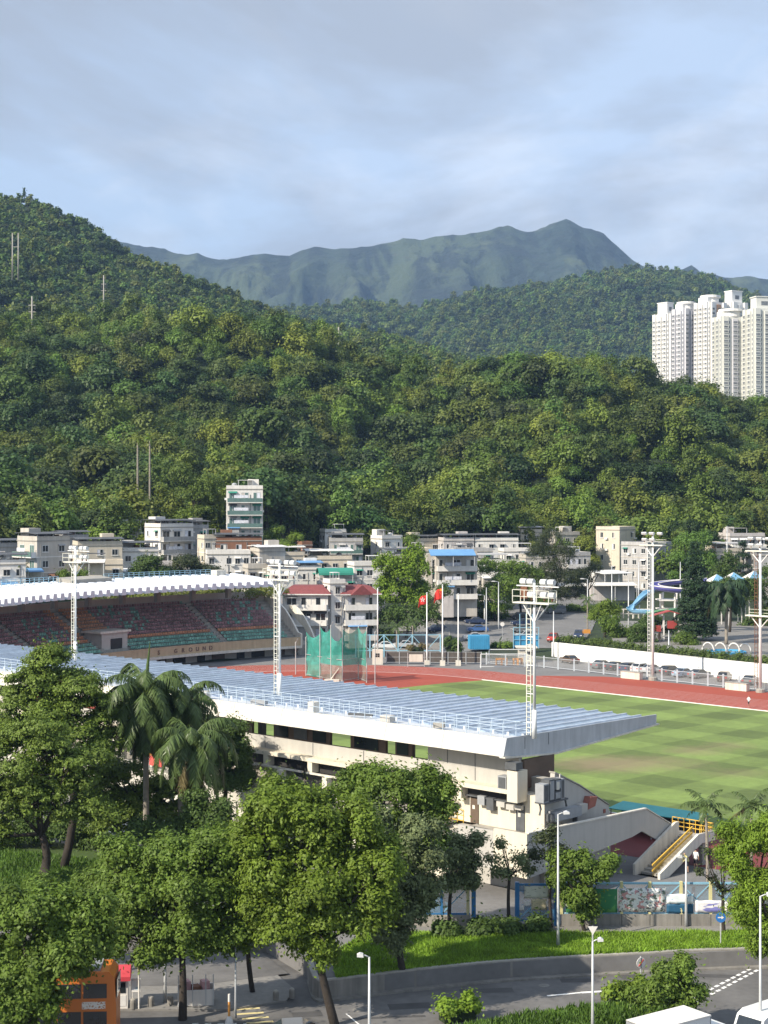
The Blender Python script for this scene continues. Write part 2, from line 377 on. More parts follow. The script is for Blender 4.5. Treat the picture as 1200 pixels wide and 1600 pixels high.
# ---- running track and pitch
A = Vector((25.2, 251.7, 0))                            # on the far inner line of the track
def T(u, v): return A + TU * u + TV * v
CLb = T(15.9, -36.5); CRb = T(-68.5, -36.5)
def stadium(r, n=40):
    pts = []
    for k in range(n + 1):
        t = PI / 2 - PI * k / n; pts.append(CRb + TV * (r * math.sin(t)) - TU * (r * math.cos(t)))
    for k in range(n + 1):
        t = -PI / 2 + PI * k / n; pts.append(CLb + TV * (r * math.sin(t)) + TU * (r * math.cos(t)))
    return pts
track = sheet('running_track', stadium(47.2), 0.008, M_track)
sheet('track_apron', [T(-110, 9.8), T(11, 9.8), T(9.8, 11.7), T(2, 18.0), T(-1, 18.6), T(-110, 19.0)], 0.012, M_track, parent=track)
sheet('shaded_near_apron', [T(-110, -82), T(-70, -88), T(20, -88), T(40, -80), T(30, -73.2), T(-110, -73.2)], 0.0185, mat('shaded_rubber', (0.17, 0.036, 0.034), .85, .15, .3), parent=track)  # stand's shade on the near straight, put into a darker maroon sheet
def ring(name, r, wd, z, m):
    a = stadium(r - wd / 2); b = stadium(r + wd / 2); k = len(a)
    o = MB().add([(*p.xy, z) for p in a] + [(*p.xy, z) for p in b], [(i, (i + 1) % k, k + (i + 1) % k, k + i) for i in range(k)]).build(name, m, track)
    if o.data.polygons[0].normal.z < 0: o.data.flip_normals()
for k in range(9): ring('lane_line', 36.9 + 1.22 * k, 0.07 if k else 0.22, 0.016, M_line)
pit = sheet('pitch', [T(-108, -0.3), T(12.5, -0.3), T(14.2, -8), T(14.8, -20), T(14.8, -53), T(14.2, -65), T(12.5, -72.7), T(-108, -72.7)], 0.022, M_pitch)
# kerb of the inner lane
for v0 in (-0.1, -72.9):
    MB().beam(T(-108, v0) + Vector((0, 0, 0.05)), T(13, v0) + Vector((0, 0, 0.05)), 0.2, 0.1).build('inner_kerb', M_line, track)

# ------------------------------------------------------------------ hills
PXC = np.array([-600, 0, 200, 300, 400, 500, 600, 700, 800, 900, 1000, 1100, 1200, 1800], float)
YR = np.array([286, 300, 318, 340, 362, 385, 410, 440, 480, 560, 655, 760, 900], float)
ZT = np.array([
 # px -600   0    200   300   400   500   600   700   800   900  1000  1100  1200  1800
 [-0.5, -0.5, -0.5, -0.5, -0.5, -0.5, -0.5, -0.5, -0.5, -0.5, -0.5, -0.5, -0.5, -0.5],
 [10,  9.0,  6.0,  2.0, -0.1, -0.1, -0.1, -0.1,  0.4,  0.8,  2.6,  2.8,  2.8,  3],
 [12, 12.5, 10.0,  5.0,  1.5, -0.05, 0.3,  0.5,  1.5,  1.6,  2.8,  2.8,  2.8,  3],
 [14, 14.0, 13.0,  9.0,  4.5,  2.0,  2.5,  2.0,  2.4,  2.4,  2.8,  2.8,  2.8,  4],
 [15, 15.0, 14.5, 14.0, 10.0,  6.0,  5.5,  5.0,  3.2,  3.2,  3.4,  3.6,  3.6,  5],
 [16, 16.0, 15.5, 17.0, 17.5, 10.0,  8.0,  7.0,  4.1,  4.1,  4.4,  5.0,  5.0,  8],
 [18, 17.5, 16.5, 19.0, 20.0, 13.5, 11.0, 10.0,  6.5,  5.5,  6.0,  7.0,  8.0, 12],
 [21, 20.0, 20.0, 22.0, 23.0, 17.0, 15.0, 14.0, 11.0, 10.0, 10.0, 11.0, 12.0, 16],
 [28, 27.0, 27.0, 28.0, 29.0, 24.0, 22.0, 20.0, 18.0, 17.0, 17.0, 17.0, 18.0, 22],
 [50, 50.0, 50.0, 52.0, 54.0, 48.0, 44.0, 43.0, 43.0, 43.0, 39.0, 38.0, 36.0, 36],
 [86, 86.0, 83.0, 90.0, 91.0, 84.0, 74.0, 69.0, 74.0, 76.0, 64.0, 63.0, 60.0, 55],
 [100, 98.0, 94.0, 92.0, 88.0, 80.0, 66.0, 55.0, 55.0, 52.0, 42.0, 40.0, 38.0, 35],
 [125, 122., 116., 108., 92.0, 72.0, 50.0, 38.0, 34.0, 30.0, 24.0, 22.0, 20.0, 20]])
def bilin(px, Y):
    px = np.asarray(px, float); Y = np.asarray(Y, float)
    i = np.clip(np.searchsorted(PXC, px) - 1, 0, len(PXC) - 2); j = np.clip(np.searchsorted(YR, Y) - 1, 0, len(YR) - 2)
    a = np.clip((px - PXC[i]) / (PXC[i + 1] - PXC[i]), 0, 1); b = np.clip((Y - YR[j]) / (YR[j + 1] - YR[j]), 0, 1)
    a = a * a * (3 - 2 * a)
    return (ZT[j, i] * (1 - a) + ZT[j, i + 1] * a) * (1 - b) + (ZT[j + 1, i] * (1 - a) + ZT[j + 1, i + 1] * a) * b
def hill_z(X, Y):
    X = np.asarray(X, float); Y = np.asarray(Y, float)
    px = X / Y * FOC + 600; z = bilin(px, Y)
    k = smooth(440, 520, Y); kk = np.exp(-((Y - 655) / 40) ** 2) * 0.6
    return z + k * (1 - kk) * ((fbm(X / 75, Y / 75, 3, 5) - 0.5) * 38)
GX, GY = np.meshgrid(np.arange(-620, 1820, 12.0), np.concatenate([np.arange(286, 450, 3.0), np.arange(450, 905, 6.0)]))
XX = (GX - 600) / FOC * GY
tag(inst('hillside', grid_mesh('hillside', XX, GY, hill_z(XX, GY), M_under)), kind='structure')
def ground_z(x, y): return float(hill_z(x, y)) if y > 290 else 0.0

def ridge_layer(name, pts, Y0, Yf, zf, Yb, m, amp, nscale, seed, drop=0.0, px0=-900, px1=2100, npx=260, ny=90, ystretch=1.0, bias=0.58, rough=0.0):
    P = np.array(pts, float)
    gx, gy = np.meshgrid(np.linspace(px0, px1, npx), np.concatenate([np.linspace(Yf, Y0, ny), np.linspace(Y0, Yb, 24)[1:]]))
    X = (gx - 600) / FOC * Y0 * (0.35 + 0.65 * gy / Y0)
    pxr = X / Y0 * FOC + 600
    zr = EYE - (np.interp(pxr, P[:, 0], P[:, 1]) - HORIZON) / FOC * Y0 - drop
    if rough: zr = zr + (fbm(X / 150, X * 0 + 3.3, 4, 91, True) - 0.6) * rough
    t = np.where(gy <= Y0, (gy - Yf) / (Y0 - Yf), 1 - 0.8 * (gy - Y0) / (Yb - Y0))
    z = zf + (zr - zf) * np.clip(t, 0, 1) ** 0.9
    nz = fbm(X / nscale, gy / (nscale * ystretch), 6, seed, True) - bias
    nz = np.minimum(nz, 0.0) if bias > 0.6 else nz
    env = np.clip(t, 0, 1) * (1 - np.exp(-((gy - Y0) / (0.07 * Y0)) ** 2))
    z = z + nz * amp * env
    zfun = (gx, gy, X, z)
    return tag(inst(name, grid_mesh(name, X, gy, z, m)), kind='structure'), zfun

def hill_mat(name, c1, c2, c3, s):                       # forest greens, brighter grass and bare patches
    m = mat(name, c1, 0.95, 0.35, s, 6.0, s * 5, fine=0.35)
    def f(nt, src, b):
        N = nt.nodes; L = nt.links; geo = N.new('ShaderNodeNewGeometry')
        cur = src
        for (c, sc2, lo, hi) in ((c2, s * 0.55, 0.44, 0.62), (c3, s * 1.9, 0.66, 0.76)):
            t = N.new('ShaderNodeTexNoise'); t.inputs['Scale'].default_value = sc2; t.inputs['Detail'].default_value = 6; t.inputs['Roughness'].default_value = 0.6
            L.new(geo.outputs['Position'], t.inputs['Vector'])
            r = N.new('ShaderNodeMapRange'); r.inputs[1].default_value = lo; r.inputs[2].default_value = hi; L.new(t.outputs['Fac'], r.inputs[0])
            mx = N.new('ShaderNodeMix'); mx.data_type = 'RGBA'; L.new(r.outputs[0], mx.inputs[0]); L.new(cur, mx.inputs[6]); mx.inputs[7].default_value = (*c, 1); cur = mx.outputs[2]
        L.new(cur, b.inputs['Base Color'])
    return tinted(m, f)
M_far = hill_mat('far_mountain', (0.018, 0.030, 0.022), (0.045, 0.062, 0.030), (0.08, 0.078, 0.07), 0.0026)
def gullies(nt, src, b):                                  # darker scrub in the gullies, a few pale landslip scars
    N = nt.nodes; L = nt.links; geo = N.new('ShaderNodeNewGeometry'); cur = src
    for (c, scl, s, lo, hi) in (((0.007, 0.013, 0.011), (1, .22, .4), 0.012, 0.47, 0.56), ((0.060, 0.076, 0.036), (1, .3, .45), 0.009, 0.55, 0.66), ((0.30, 0.27, 0.22), (1, .5, .5), 0.010, 0.755, 0.775)):
        mp = N.new('ShaderNodeMapping'); mp.inputs['Scale'].default_value = scl; L.new(geo.outputs['Position'], mp.inputs[0])
        t = N.new('ShaderNodeTexNoise'); t.inputs['Scale'].default_value = s; t.inputs['Detail'].default_value = 7; t.inputs['Roughness'].default_value = .62; t.inputs['Distortion'].default_value = .4; L.new(mp.outputs[0], t.inputs['Vector'])
        r = N.new('ShaderNodeMapRange'); r.inputs[1].default_value = lo; r.inputs[2].default_value = hi; r.inputs[4].default_value = .9; L.new(t.outputs['Fac'], r.inputs[0])
        mx = N.new('ShaderNodeMix'); mx.data_type = 'RGBA'; L.new(r.outputs[0], mx.inputs[0]); L.new(cur, mx.inputs[6]); mx.inputs[7].default_value = (*c, 1); cur = mx.outputs[2]
    L.new(cur, b.inputs['Base Color'])
    for n in N:
        if n.type == 'BUMP': n.inputs['Distance'].default_value = 26
tinted(M_far, gullies)
M_mid = hill_mat('mid_hill', (0.035, 0.055, 0.02), (0.05, 0.075, 0.024), (0.075, 0.09, 0.035), 0.006)
RIDGE2 = [(-900, 420), (-500, 350), (-250, 318), (-100, 308), (0, 306), (40, 304), (100, 326), (150, 352), (200, 388), (300, 430), (400, 470), (430, 481), (500, 503), (600, 521), (680, 546), (720, 561), (800, 592), (1000, 625), (1300, 640), (2100, 650)]
RIDGE3 = [(-900, 470), (100, 478), (300, 480), (470, 480), (520, 473), (560, 470), (600, 474), (640, 480), (690, 470), (740, 455), (800, 447), (860, 438), (900, 434), (950, 422), (1000, 418), (1050, 421), (1090, 428), (1130, 448), (1180, 468), (1250, 490), (1400, 500), (2100, 480)]
RIDGE4 = [(-900, 400), (0, 370), (150, 372), (200, 380), (240, 390), (290, 399), (345, 405), (380, 398), (420, 396), (455, 398), (500, 391), (560, 391), (620, 379), (660, 375), (700, 366), (740, 362), (780, 356), (815, 361), (845, 354), (882, 344), (905, 351), (935, 362), (970, 390), (1005, 415), (1040, 428), (1062, 424), (1083, 417), (1097, 431), (1130, 438), (1165, 434), (1200, 441), (1400, 450), (2100, 430)]
o2, zf2 = ridge_layer('forest_hill', RIDGE2, 1300, 700, 40, 1700, M_under, 42, 210, 11, drop=8)
o3, zf3 = ridge_layer('middle_hills', RIDGE3, 2600, 1500, 10, 3200, M_mid, 120, 420, 23, drop=10)
o4, zf4 = ridge_layer('mountain', RIDGE4, 4800, 3000, 40, 5800, M_far, 1000, 330, 37, npx=460, ny=140, ystretch=2.6, bias=0.78, rough=42.0)

# ================================================================== NEAR GRANDSTAND
M_cream = mat('cream_paint', (0.66, 0.60, 0.48), 0.8, 0.07, 0.5, streak=0.14)
M_white = mat('white_paint', (0.70, 0.66, 0.57), 0.75, 0.08, 0.6, streak=0.30)
M_greyp = mat('grey_paint', (0.46, 0.44, 0.40), 0.8, 0.07, 0.5, streak=0.12)
M_roofm = mat('roof_sheet', (0.27, 0.335, 0.43), 0.42, 0.22, 0.6, spec=0.5, fine=0.12, objrand=0.10)
M_roofcap = mat('roof_cap', (0.58, 0.62, 0.66), 0.5, 0.2, 0.9)
M_rooft = mat('roof_deck', (0.52, 0.54, 0.56), 0.7, 0.16, 0.6, fine=0.1)
M_fasc = mat('end_fascia_metal', (0.50, 0.52, 0.54), 0.5, 0.10, 0.6, streak=0.25)
M_rail = mat('rail_paint', (0.46, 0.55, 0.64), 0.5, 0.05, 2)
M_yrail = mat('yellow_rail', (0.68, 0.42, 0.06), 0.5, 0.08, 2)
M_brown = mat('brown_panel', (0.11, 0.075, 0.055), 0.6, 0.15, 1)
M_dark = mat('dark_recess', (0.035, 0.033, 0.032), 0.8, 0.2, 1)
M_glass = mat('window_glass', (0.02, 0.026, 0.03), 0.12, 0.25, 0.7, spec=0.6)
M_steel = mat('galvanised', (0.50, 0.51, 0.51), 0.45, 0.1, 2, metal=0.3)
M_dkmetal = mat('dark_metal', (0.09, 0.095, 0.10), 0.55, 0.2, 2)
M_acgrey = mat('unit_grey', (0.30, 0.31, 0.32), 0.6, 0.1, 2)
M_door = mat('door_brown', (0.12, 0.085, 0.06), 0.6, 0.1, 2)
M_redpl = mat('faded_red', (0.30, 0.11, 0.08), 0.7, 0.15, 3)

S0 = Vector((9.0, 121.6, 0))
def SR(px, py, t):                                        # photo pixel on a plane parallel to the rear wall, t towards the pitch
    a = (px - 600) / FOC; s = (S0.x + SV.x * t - a * (S0.y + SV.y * t)) / (-SU.x + a * SU.y); Y = S0.y + SU.y * s + SV.y * t
    return -s, EYE - (py - HORIZON) / FOC * Y
def SE(px, py, x):                                        # photo pixel on a plane parallel to the end wall
    a = (px - 600) / FOC; s = -x; t = (a * (S0.y + SU.y * s) - (S0.x + SU.x * s)) / (SV.x - a * SV.y); Y = S0.y + SU.y * s + SV.y * t
    return t, EYE - (py - HORIZON) / FOC * Y
def SW(x, y, z): p = S0 - SU * x + SV * y; return Vector((p.x, p.y, z))
SRZ = math.atan2(-SU.y, -SU.x)
LEN = -112.0
st = thing('grandstand', 'long cream grandstand with ribbed pale blue cantilever roof beside the pitch', 'grandstand', S0, SRZ)
# roof slab: section in (y, z)
mb = MB(); mb.prism([(0.25, 10.22), (6.4, 9.78), (20.4, 10.62), (20.4, 11.0), (6.0, 10.95), (0.6, 11.3)], 'x', LEN, -0.05); mb.build('roof_slab', M_rooft, st)
# rear fascia cast in bays
x = 0.0; k = 0
while x > LEN:
    x1 = max(x - 6.2, LEN); MB().prism([(0.42, 11.52), (0.62, 11.52), (0.62, 10.3), (0.22, 10.12), (0.02, 10.16)], 'x', x1 + 0.015, x - 0.015).build('fascia_panel', M_white, st); x = x1; k += 1
# near end fascia with pale lip
ef = MB().prism([(0.40, 11.56), (0.0, 10.2), (6.4, 9.74), (20.7, 10.58), (20.75, 11.35), (12.0, 11.45), (5.5, 11.5)], 'x', -0.02, 0.10).build('end_fascia', M_fasc, st)
MB().prism([(0.0, 10.06), (6.4, 9.64), (20.95, 10.47), (20.95, 10.57), (6.4, 9.76), (0.0, 10.18)], 'x', -0.3, 0.26).build('lip', M_white, ef)
for yb in (2.6, 5.6): MB().box(0.10, 0.115, yb, yb + 0.05, 10.5, 11.4).build('seam', M_dkmetal, ef)
# ribs of the roof sheet, laid across the roof
rib = MB()
for (x0, z0, x1, z1, x2, z2, x3, z3, mi) in ((0.16, 11.14, 0.17, 11.24, 1.44, 11.02, 1.45, 10.95, 0), (-0.06, 11.1, -0.05, 11.36, 0.15, 11.38, 0.16, 11.1, 1)):
    rib.add([(x0, 4.3, z0 - .15), (x1, 4.3, z1), (x2, 4.3, z2), (x3, 4.3, z3 - .15), (x0, 20.62, z0 - .30), (x1, 20.62, z1 - .14), (x2, 20.62, z2 - .14), (x3, 20.62, z3 - .30)], [(0, 1, 2, 3), (7, 6, 5, 4), (1, 0, 4, 5), (2, 1, 5, 6), (3, 2, 6, 7), (0, 3, 7, 4)], mi)
rib = rib.mesh('roof_panel', [M_roofm, M_roofcap])
PITCHX = 1.5; k = 0; x = -1.5
while x > LEN:
    o = inst('roof_panel', rib, st, (x + (rnd.random() - .5) * 0.05, 0, (rnd.random() - .5) * 0.05))
    x -= PITCHX
# roof-edge railings: posts and rails
post = MB().box(-0.022, 0.022, -0.022, 0.022, 0, 1.1).mesh('railing_post', M_rail)
foot = None
for yy, zz in ((0.55, 11.5), (3.7, 11.25)):
    x = -0.4
    while x > LEN: inst('railing_post', post, st, (x, yy, zz)); x -= 1.22
    for h in (1.08, 0.55): MB().box(LEN, -0.4, yy - 0.02, yy + 0.02, zz + h - 0.018, zz + h + 0.018).build('rail', M_rail, st)
for h in (1.08, 0.55): MB().box(-0.42, -0.37, 0.55, 3.7, 11.38 + h, 11.43 + h).build('rail', M_rail, st)
for i, (x_, y_, sx, sy, sz, m_) in enumerate(((-14, 2.2, 1.1, .7, .5, M_greyp), (-22.5, 1.9, .7, .7, .9, M_white), (-30, 2.4, 1.6, .5, .35, M_acgrey), (-37, 2.0, .8, .8, .6, M_greyp), (-18, 3.1, 2.2, .25, .2, M_dkmetal), (-8.5, 2.4, .9, .6, .4, M_conc), (-45, 2.3, 1.2, .7, .6, M_white))):
    MB().obox((x_, y_, 11.31), sx, sy, sz, .1 * i).build('roof_cabinet', m_, st)
# upper storey under the roof: grey wall, open gaps to the pitch, brown rooms between them
UT = 2.0
gaps = [(642, 668), (601, 616), (514, 546), (392, 426), (352, 366), (300, 326), (230, 262), (150, 180)]
MB().box(LEN, 0.0, UT, UT + 0.25, 7.5, 8.62).build('parapet_wall', M_greyp, st)
gx = sorted([(SR(a, 1150, UT)[0], SR(b, 1150, UT)[0]) for a, b in gaps], reverse=True)
MB().box(gx[0][1] + 0.02, 0.0, UT + 0.02, UT + .4, 8.63, 9.98).build('upper_wall', M_greyp, st)
prev = gx[0][0]
for a, b in gx[1:]:
    room = MB().box(b, prev, UT + 0.12, UT + 0.4, 8.0, 9.95).build('control_room', M_brown, st)
    ww = prev - b; nwin = max(1, int(ww / 2.2))
    for i in range(nwin):
        xa = b + ww * (i + 0.12) / nwin; xb = b + ww * (i + 0.80) / nwin
        MB().box(xa, xb, UT + 0.06, UT + 0.11, 8.75, 9.7).build('pane', M_glass if (i % 3) != 1 else M_dkmetal, room)
    prev = a
for i in range(int(-LEN / 6.1)):                           # joints in the grey wall
    MB().box(-4.4 - i * 6.1, -4.34 - i * 6.1, UT - 0.02, UT, 7.6, 8.6).build('wall_joint', M_dkmetal, st)
MB().box(-4.42, -4.36, UT - 0.0, UT + 0.018, 8.64, 9.9).build('wall_joint', M_dkmetal, st); MB().box(-7.3, -7.24, UT, UT + 0.018, 8.64, 9.9).build('wall_joint', M_dkmetal, st)
# ledge with brackets, pockets and slim beams
MB().box(LEN, -0.2, 0.9, UT + 0.2, 7.18, 7.52).build('ledge', M_cream, st)
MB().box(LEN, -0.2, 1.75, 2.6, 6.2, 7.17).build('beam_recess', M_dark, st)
br = MB().box(-0.28, 0.28, 0.95, 1.75, 6.25, 7.18).mesh('bracket', M_cream)
for i in range(19): inst('bracket', br, st, (-5.2 - i * 5.6, 0, 0))
sb_ = MB().box(-2.55, 2.55, 0.6, 0.85, 6.2, 6.34).mesh('shelf_beam', M_white)
for i in range(19): inst('shelf_beam', sb_, st, (-8.4 - i * 5.6, 0, 0))
# corridor: floor, back wall, columns, parapet
MB().box(LEN, -6.0, 0.0, 4.0, 4.2, 4.5).build('corridor_floor', M_conc, st)
bw = MB().box(LEN, -6.0, 3.2, 3.4, 4.5, 7.17).build('corridor_wall', M_cream, st)
for i in range(30):
    xx = -9 - i * 3.4
    MB().box(xx, xx + 0.9, 3.14, 3.19, 4.52, 6.6).build('corridor_door', M_dkmetal if i % 3 else M_acgrey, bw)
colm = MB().box(-0.28, 0.28, 0.25, 0.85, 4.5, 6.2).mesh('column', M_white)
for i in range(18): inst('column', colm, st, (-8.3 - i * 5.6, 0, 0))
x = -6.0
while x > LEN:
    MB().prism([(-0.02, 4.72), (0.20, 4.72), (0.20, 4.2), (0.42, 2.55), (0.30, 2.5), (0.05, 4.0)], 'x', max(x - 5.6, LEN) + 0.012, x - 0.012).build('balcony_panel', M_white, st); x -= 5.6
# right-hand block: lit wall with doors, platform and walkway round the end
rw_ = MB().box(-8.4, 2.6, 1.8, 3.2, 4.28, 7.16).build('service_wall', M_cream, st)
for (pa, pb, top, bot, m) in ((736, 748, 1248, 1279, M_door), (807, 820, 1262, 1299, M_dkmetal), (690, 702, 1252, 1280, M_door)):
    xa, zt = SR(pa, top, 1.78); xb, zb = SR(pb, bot, 1.78)
    d = MB().box(xa, xb, 1.72, 1.79, 4.32, 6.25).build('door', m, st); MB().box(xa - 0.06, xa - 0.005, 1.70, 1.79, 4.32, 6.32).build('door_frame', M_white, d); MB().box(xa + 0.2, xa + 0.45, 1.705, 1.715, 5.4, 5.7).build('notice', M_white, d)
for (xa, xb, z0, z1, m) in ((-3.6, -2.9, 5.9, 6.6, M_acgrey), (-2.7, -2.0, 5.6, 6.55, M_dkmetal), (-1.7, -0.9, 6.0, 6.4, M_greyp), (-0.75, 0.0, 5.9, 6.3, M_greyp), (0.1, 0.7, 6.0, 6.35, M_greyp)):
    MB().box(xa, xb, 1.35, 1.79, z0, z1).build('service_box', m, st)
MB().box(-8.3, 0.8, 1.45, 1.6, 6.42, 6.52).build('pipe_tray', M_dkmetal, st)
# projecting corner pier with units fixed to it
MB().box(0.0, 1.0, 0.55, 1.79, 6.7, 9.1).build('corner_pier', M_cream, st)
MB().box(-1.2, -0.35, 0.9, 1.7, 7.53, 8.5).build('pier_cabinet', M_acgrey, st); MB().box(-1.1, -0.45, 0.86, 0.9, 7.6, 8.4).build('louvre', M_dkmetal, st)
MB().box(-0.1, 1.0, 0.4, 1.2, 9.2, 9.75).build('speaker_box', M_dkmetal, st)
MB().box(0.02, 0.3, 2.3, 6.1, 7.5, 9.7).build('room_end', M_brown, st)
# end wall: raking side of the terrace
ew = MB().prism([(1.81, 0.0), (1.81, 6.95), (2.9, 7.2), (3.1, 8.85), (6.25, 7.46), (10.15, 5.4), (10.4, 4.4), (10.4, 0.0)], 'x', 2.2, 2.62).build('end_wall', M_greyp, st)
MB().prism([(3.05, 8.86), (6.25, 7.50), (10.2, 5.42), (10.2, 5.5), (6.25, 7.60), (3.05, 8.98)], 'x', 2.1, 2.70).build('coping', M_conc, ew)
MB().box(2.63, 2.66, 9.4, 9.7, 4.9, 5.2).build('notice', M_redpl, ew)
# air-conditioning plant on the end wall
ac = thing('plant_rack', 'grey and black air conditioning plant bolted to the end wall of the grandstand', 'plant', SW(2.62, 1.0, 6.9), SRZ)
MB().box(0, 0.9, -0.4, 2.6, 0.0, 0.12).build('bracket', M_dkmetal, ac)
for i, (y0, y1, z0, z1, m) in enumerate(((-0.4, 0.25, 0.12, 1.5, M_acgrey), (0.3, 0.95, 0.15, 1.75, M_dkmetal), (1.0, 1.75, 0.15, 0.8, M_dkmetal), (1.0, 1.75, 0.9, 1.7, M_dkmetal), (1.8, 2.2, 0.1, 1.65, M_acgrey))):
    u_ = MB().box(0.05, 0.85, y0, y1, z0, z1).build('condenser', m, ac); MB().box(0.86, 0.88, y0 + 0.08, y1 - 0.08, z0 + 0.1, z1 - 0.1).build('grille', M_dkmetal if m is M_acgrey else M_acgrey, u_)
MB().box(0.3, 0.36, 2.25, 2.4, -0.2, 1.9).build('flue', M_white, ac); MB().box(0.86, 0.9, 1.15, 1.5, 0.9, 1.5).build('panel', M_white, ac)
for (a, b) in (((.3, 2.4, 1.2), (.3, 2.7, .2)), ((.3, -.2, .0), (.3, -.2, -.9)), ((.5, 2.3, .4), (.5, 2.9, -.6))): MB().tube([a, ((a[0] + b[0]) / 2, (a[1] + b[1]) / 2 + .15, (a[2] + b[2]) / 2), b], 0.09).build('pipe', M_dkmetal, ac)
a2 = thing('duct_box', 'long grey ventilation box with a faded red cover on the grandstand end wall', 'vent', SW(2.63, 2.2, 5.35), SRZ)
MB().box(0, 0.7, 0, 3.4, 0, 0.75).build('casing', M_acgrey, a2); MB().box(0.05, 0.6, 3.45, 4.3, 0.1, 0.8).build('motor', M_greyp, a2)
MB().prism([(4.3, 0.3), (4.7, 1.25), (5.6, 1.15), (5.3, 0.45)], 'x', 0.0, 0.6).build('cover', M_redpl, a2); MB().lathe((0.35, -0.15, 0), [(0.3, 0.0), (0.34, 0.1), (0.3, 0.6)], 10).build('fan', M_dkmetal, a2)
for y in (0.4, 3.0): MB().box(0.1, 0.5, y, y + 0.12, -0.5, 0.0).build('bracket', M_dkmetal, a2)
# platform, walkway and outer parapet
MB().box(-4.0, 3.9, -2.0, 1.79, 4.0, 4.28).build('platform', M_conc, st); MB().box(2.63, 3.9, 1.79, 13.2, 3.7, 4.2).build('walkway', M_conc, st)
MB().prism([(-2.0, 1.95), (11.3, 2.95), (12.6, 3.2), (17.2, 1.0), (17.6, 1.4), (17.0, 3.0), (13.2, 4.85), (-2.0, 5.22)], 'x', 3.9, 4.12).build('walkway_parapet', M_greyp, st)
MB().prism([(-2.08, 5.23), (13.25, 4.86), (17.1, 2.98), (17.1, 3.06), (13.25, 4.96), (-2.08, 5.32)], 'x', 3.84, 4.18).build('parapet_coping', M_white, st)
MB().box(0.95, 4.1, -2.22, -2.0, 1.95, 5.2).build('corner_parapet', M_cream, st)
MB().box(-2.6, 0.95, -2.2, -2.0, 2.2, 5.0).build('grey_panel', M_greyp, st)
for i in range(9): MB().box(-7.6 + i * 0.62, -7.56 + i * 0.62, -1.5, -1.45, 3.6 + min(i, 5) * 0.28, 4.6 + min(i, 5) * 0.28).build('railing_post', M_yrail, st)
for h in (0.2, 0.6, 1.0): MB().beam((-7.6, -1.48, 3.6 + h), (-4.5, -1.48, 5.0 + h), 0.07, 0.07).build('rail', M_yrail, st); MB().box(-4.5, -2.6, -1.51, -1.45, 4.98 + h - .03, 4.98 + h + .03).build('rail', M_yrail, st)
MB().prism([(-8.4, 0.0), (-8.4, 3.2), (-4.0, 4.25), (-4.0, 0.0)], 'y', -1.7, 1.6).build('stair_block', M_cream, st)
# lower storey
MB().box(LEN, 2.2, 1.0, 9.8, 0.0, 4.0).build('ground_storey', M_greyp, st)
gs = MB().box(LEN, -9.0, 0.42, 0.99, 0.0, 2.75).build('ground_wall', M_white, st)
for i in range(34):
    xx = -14 - i * 1.55
    if i % 4 == 3: continue
    MB().box(xx, xx + 0.75, 0.36, 0.415, 0.9, 2.0).build('window', M_glass, gs)
for i in range(16): MB().box(-12.4 - i * 3.1, -12.1 - i * 3.1, 0.2, 0.415, 0, 2.7).build('pier', M_white, gs)
# terrace steps facing the pitch and roof columns
mb = MB(); prof = [(3.2, 8.3)]
for i in range(10): prof += [(3.2 + 0.72 * i, 8.3 - 0.4 * i), (3.2 + 0.72 * (i + 1), 8.3 - 0.4 * i)]
prof += [(10.4, 0), (3.2, 0)]
mb.prism(prof[1:], 'x', LEN, 2.15); mb.build('terrace_steps', M_conc, st)
cm = MB().box(-0.25, 0.25, 5.2, 5.8, 6.6, 10.0).mesh('roof_column', M_conc)
for i in range(18): inst('roof_column', cm, st, (gx[0][1] + 3.4 - i * 6.2 if i == 0 else -2.0 - i * 6.2, 0, 0))
# return staircase at the end: landing, flight B down towards the street, yellow rails
es = thing('end_staircase', 'cream concrete outdoor staircase with yellow handrail at the grandstand end', 'staircase', S0, SRZ)
lz = 2.15; xa, xb = 4.5, 6.6; ta, tb = 17.2, 19.2; tf = 11.4
MB().box(2.7, xb, ta, tb, lz - 0.22, lz).build('landing', M_conc, es)
for i in range(12):
    t1 = ta - (ta - tf) * i / 12; MB().box(xa + 0.01, xb - 0.01, t1 - (ta - tf) / 12, t1, lz - lz * (i + 1) / 12 - 0.2, lz - lz * (i + 1) / 12).build('step', M_conc, es)
for i in range(8): MB().box(2.7, 3.88, 13.2 + 0.5 * i, 13.7 + 0.5 * i, 3.7 - (3.7 - lz) * i / 8 - .25, 3.95 - (3.95 - lz) * i / 8).build('step', M_conc, es)
MB().prism([(tf - 0.3, -0.05), (tf - 0.3, 0.85), (ta - 0.3, lz + 1.15), (ta + 0.2, lz + 1.15), (ta + 0.2, lz - 0.4), (tf + 1.0, -0.05)], 'x', xa - 0.22, xa).build('parapet', M_white, es)
MB().prism([(tf - 0.3, -0.05), (tf - 0.3, 0.45), (ta - 0.5, lz + 0.55), (tb, lz + 0.5), (tb, lz - 0.3), (ta, lz - 0.25), (tf + 0.8, -0.05)], 'x', xb, xb + 0.22).build('parapet', M_white, es)
MB().box(xb - 0.4, xb, 17.6, 18.2, 0.0, lz - 0.22).build('pier', M_conc, es)
mx = (xa + xb) / 2 + 0.35
for (a, b) in (((mx, tf, 0.95), (mx, ta, lz + 0.95)), ((mx, tf, 0.5), (mx, ta, lz + 0.5))): MB().beam(a, b, 0.09, 0.12).build('handrail', M_yrail, es)
MB().add([(mx, tf, 0.05), (mx, ta, lz + 0.05), (mx, ta, lz + 0.9), (mx, tf, 0.9)], [(0, 1, 2, 3)]).build('rail_mesh', mat('yellow_mesh', (0.5, 0.33, 0.06), 0.6, 0.3, 6, alpha=0.55), es)
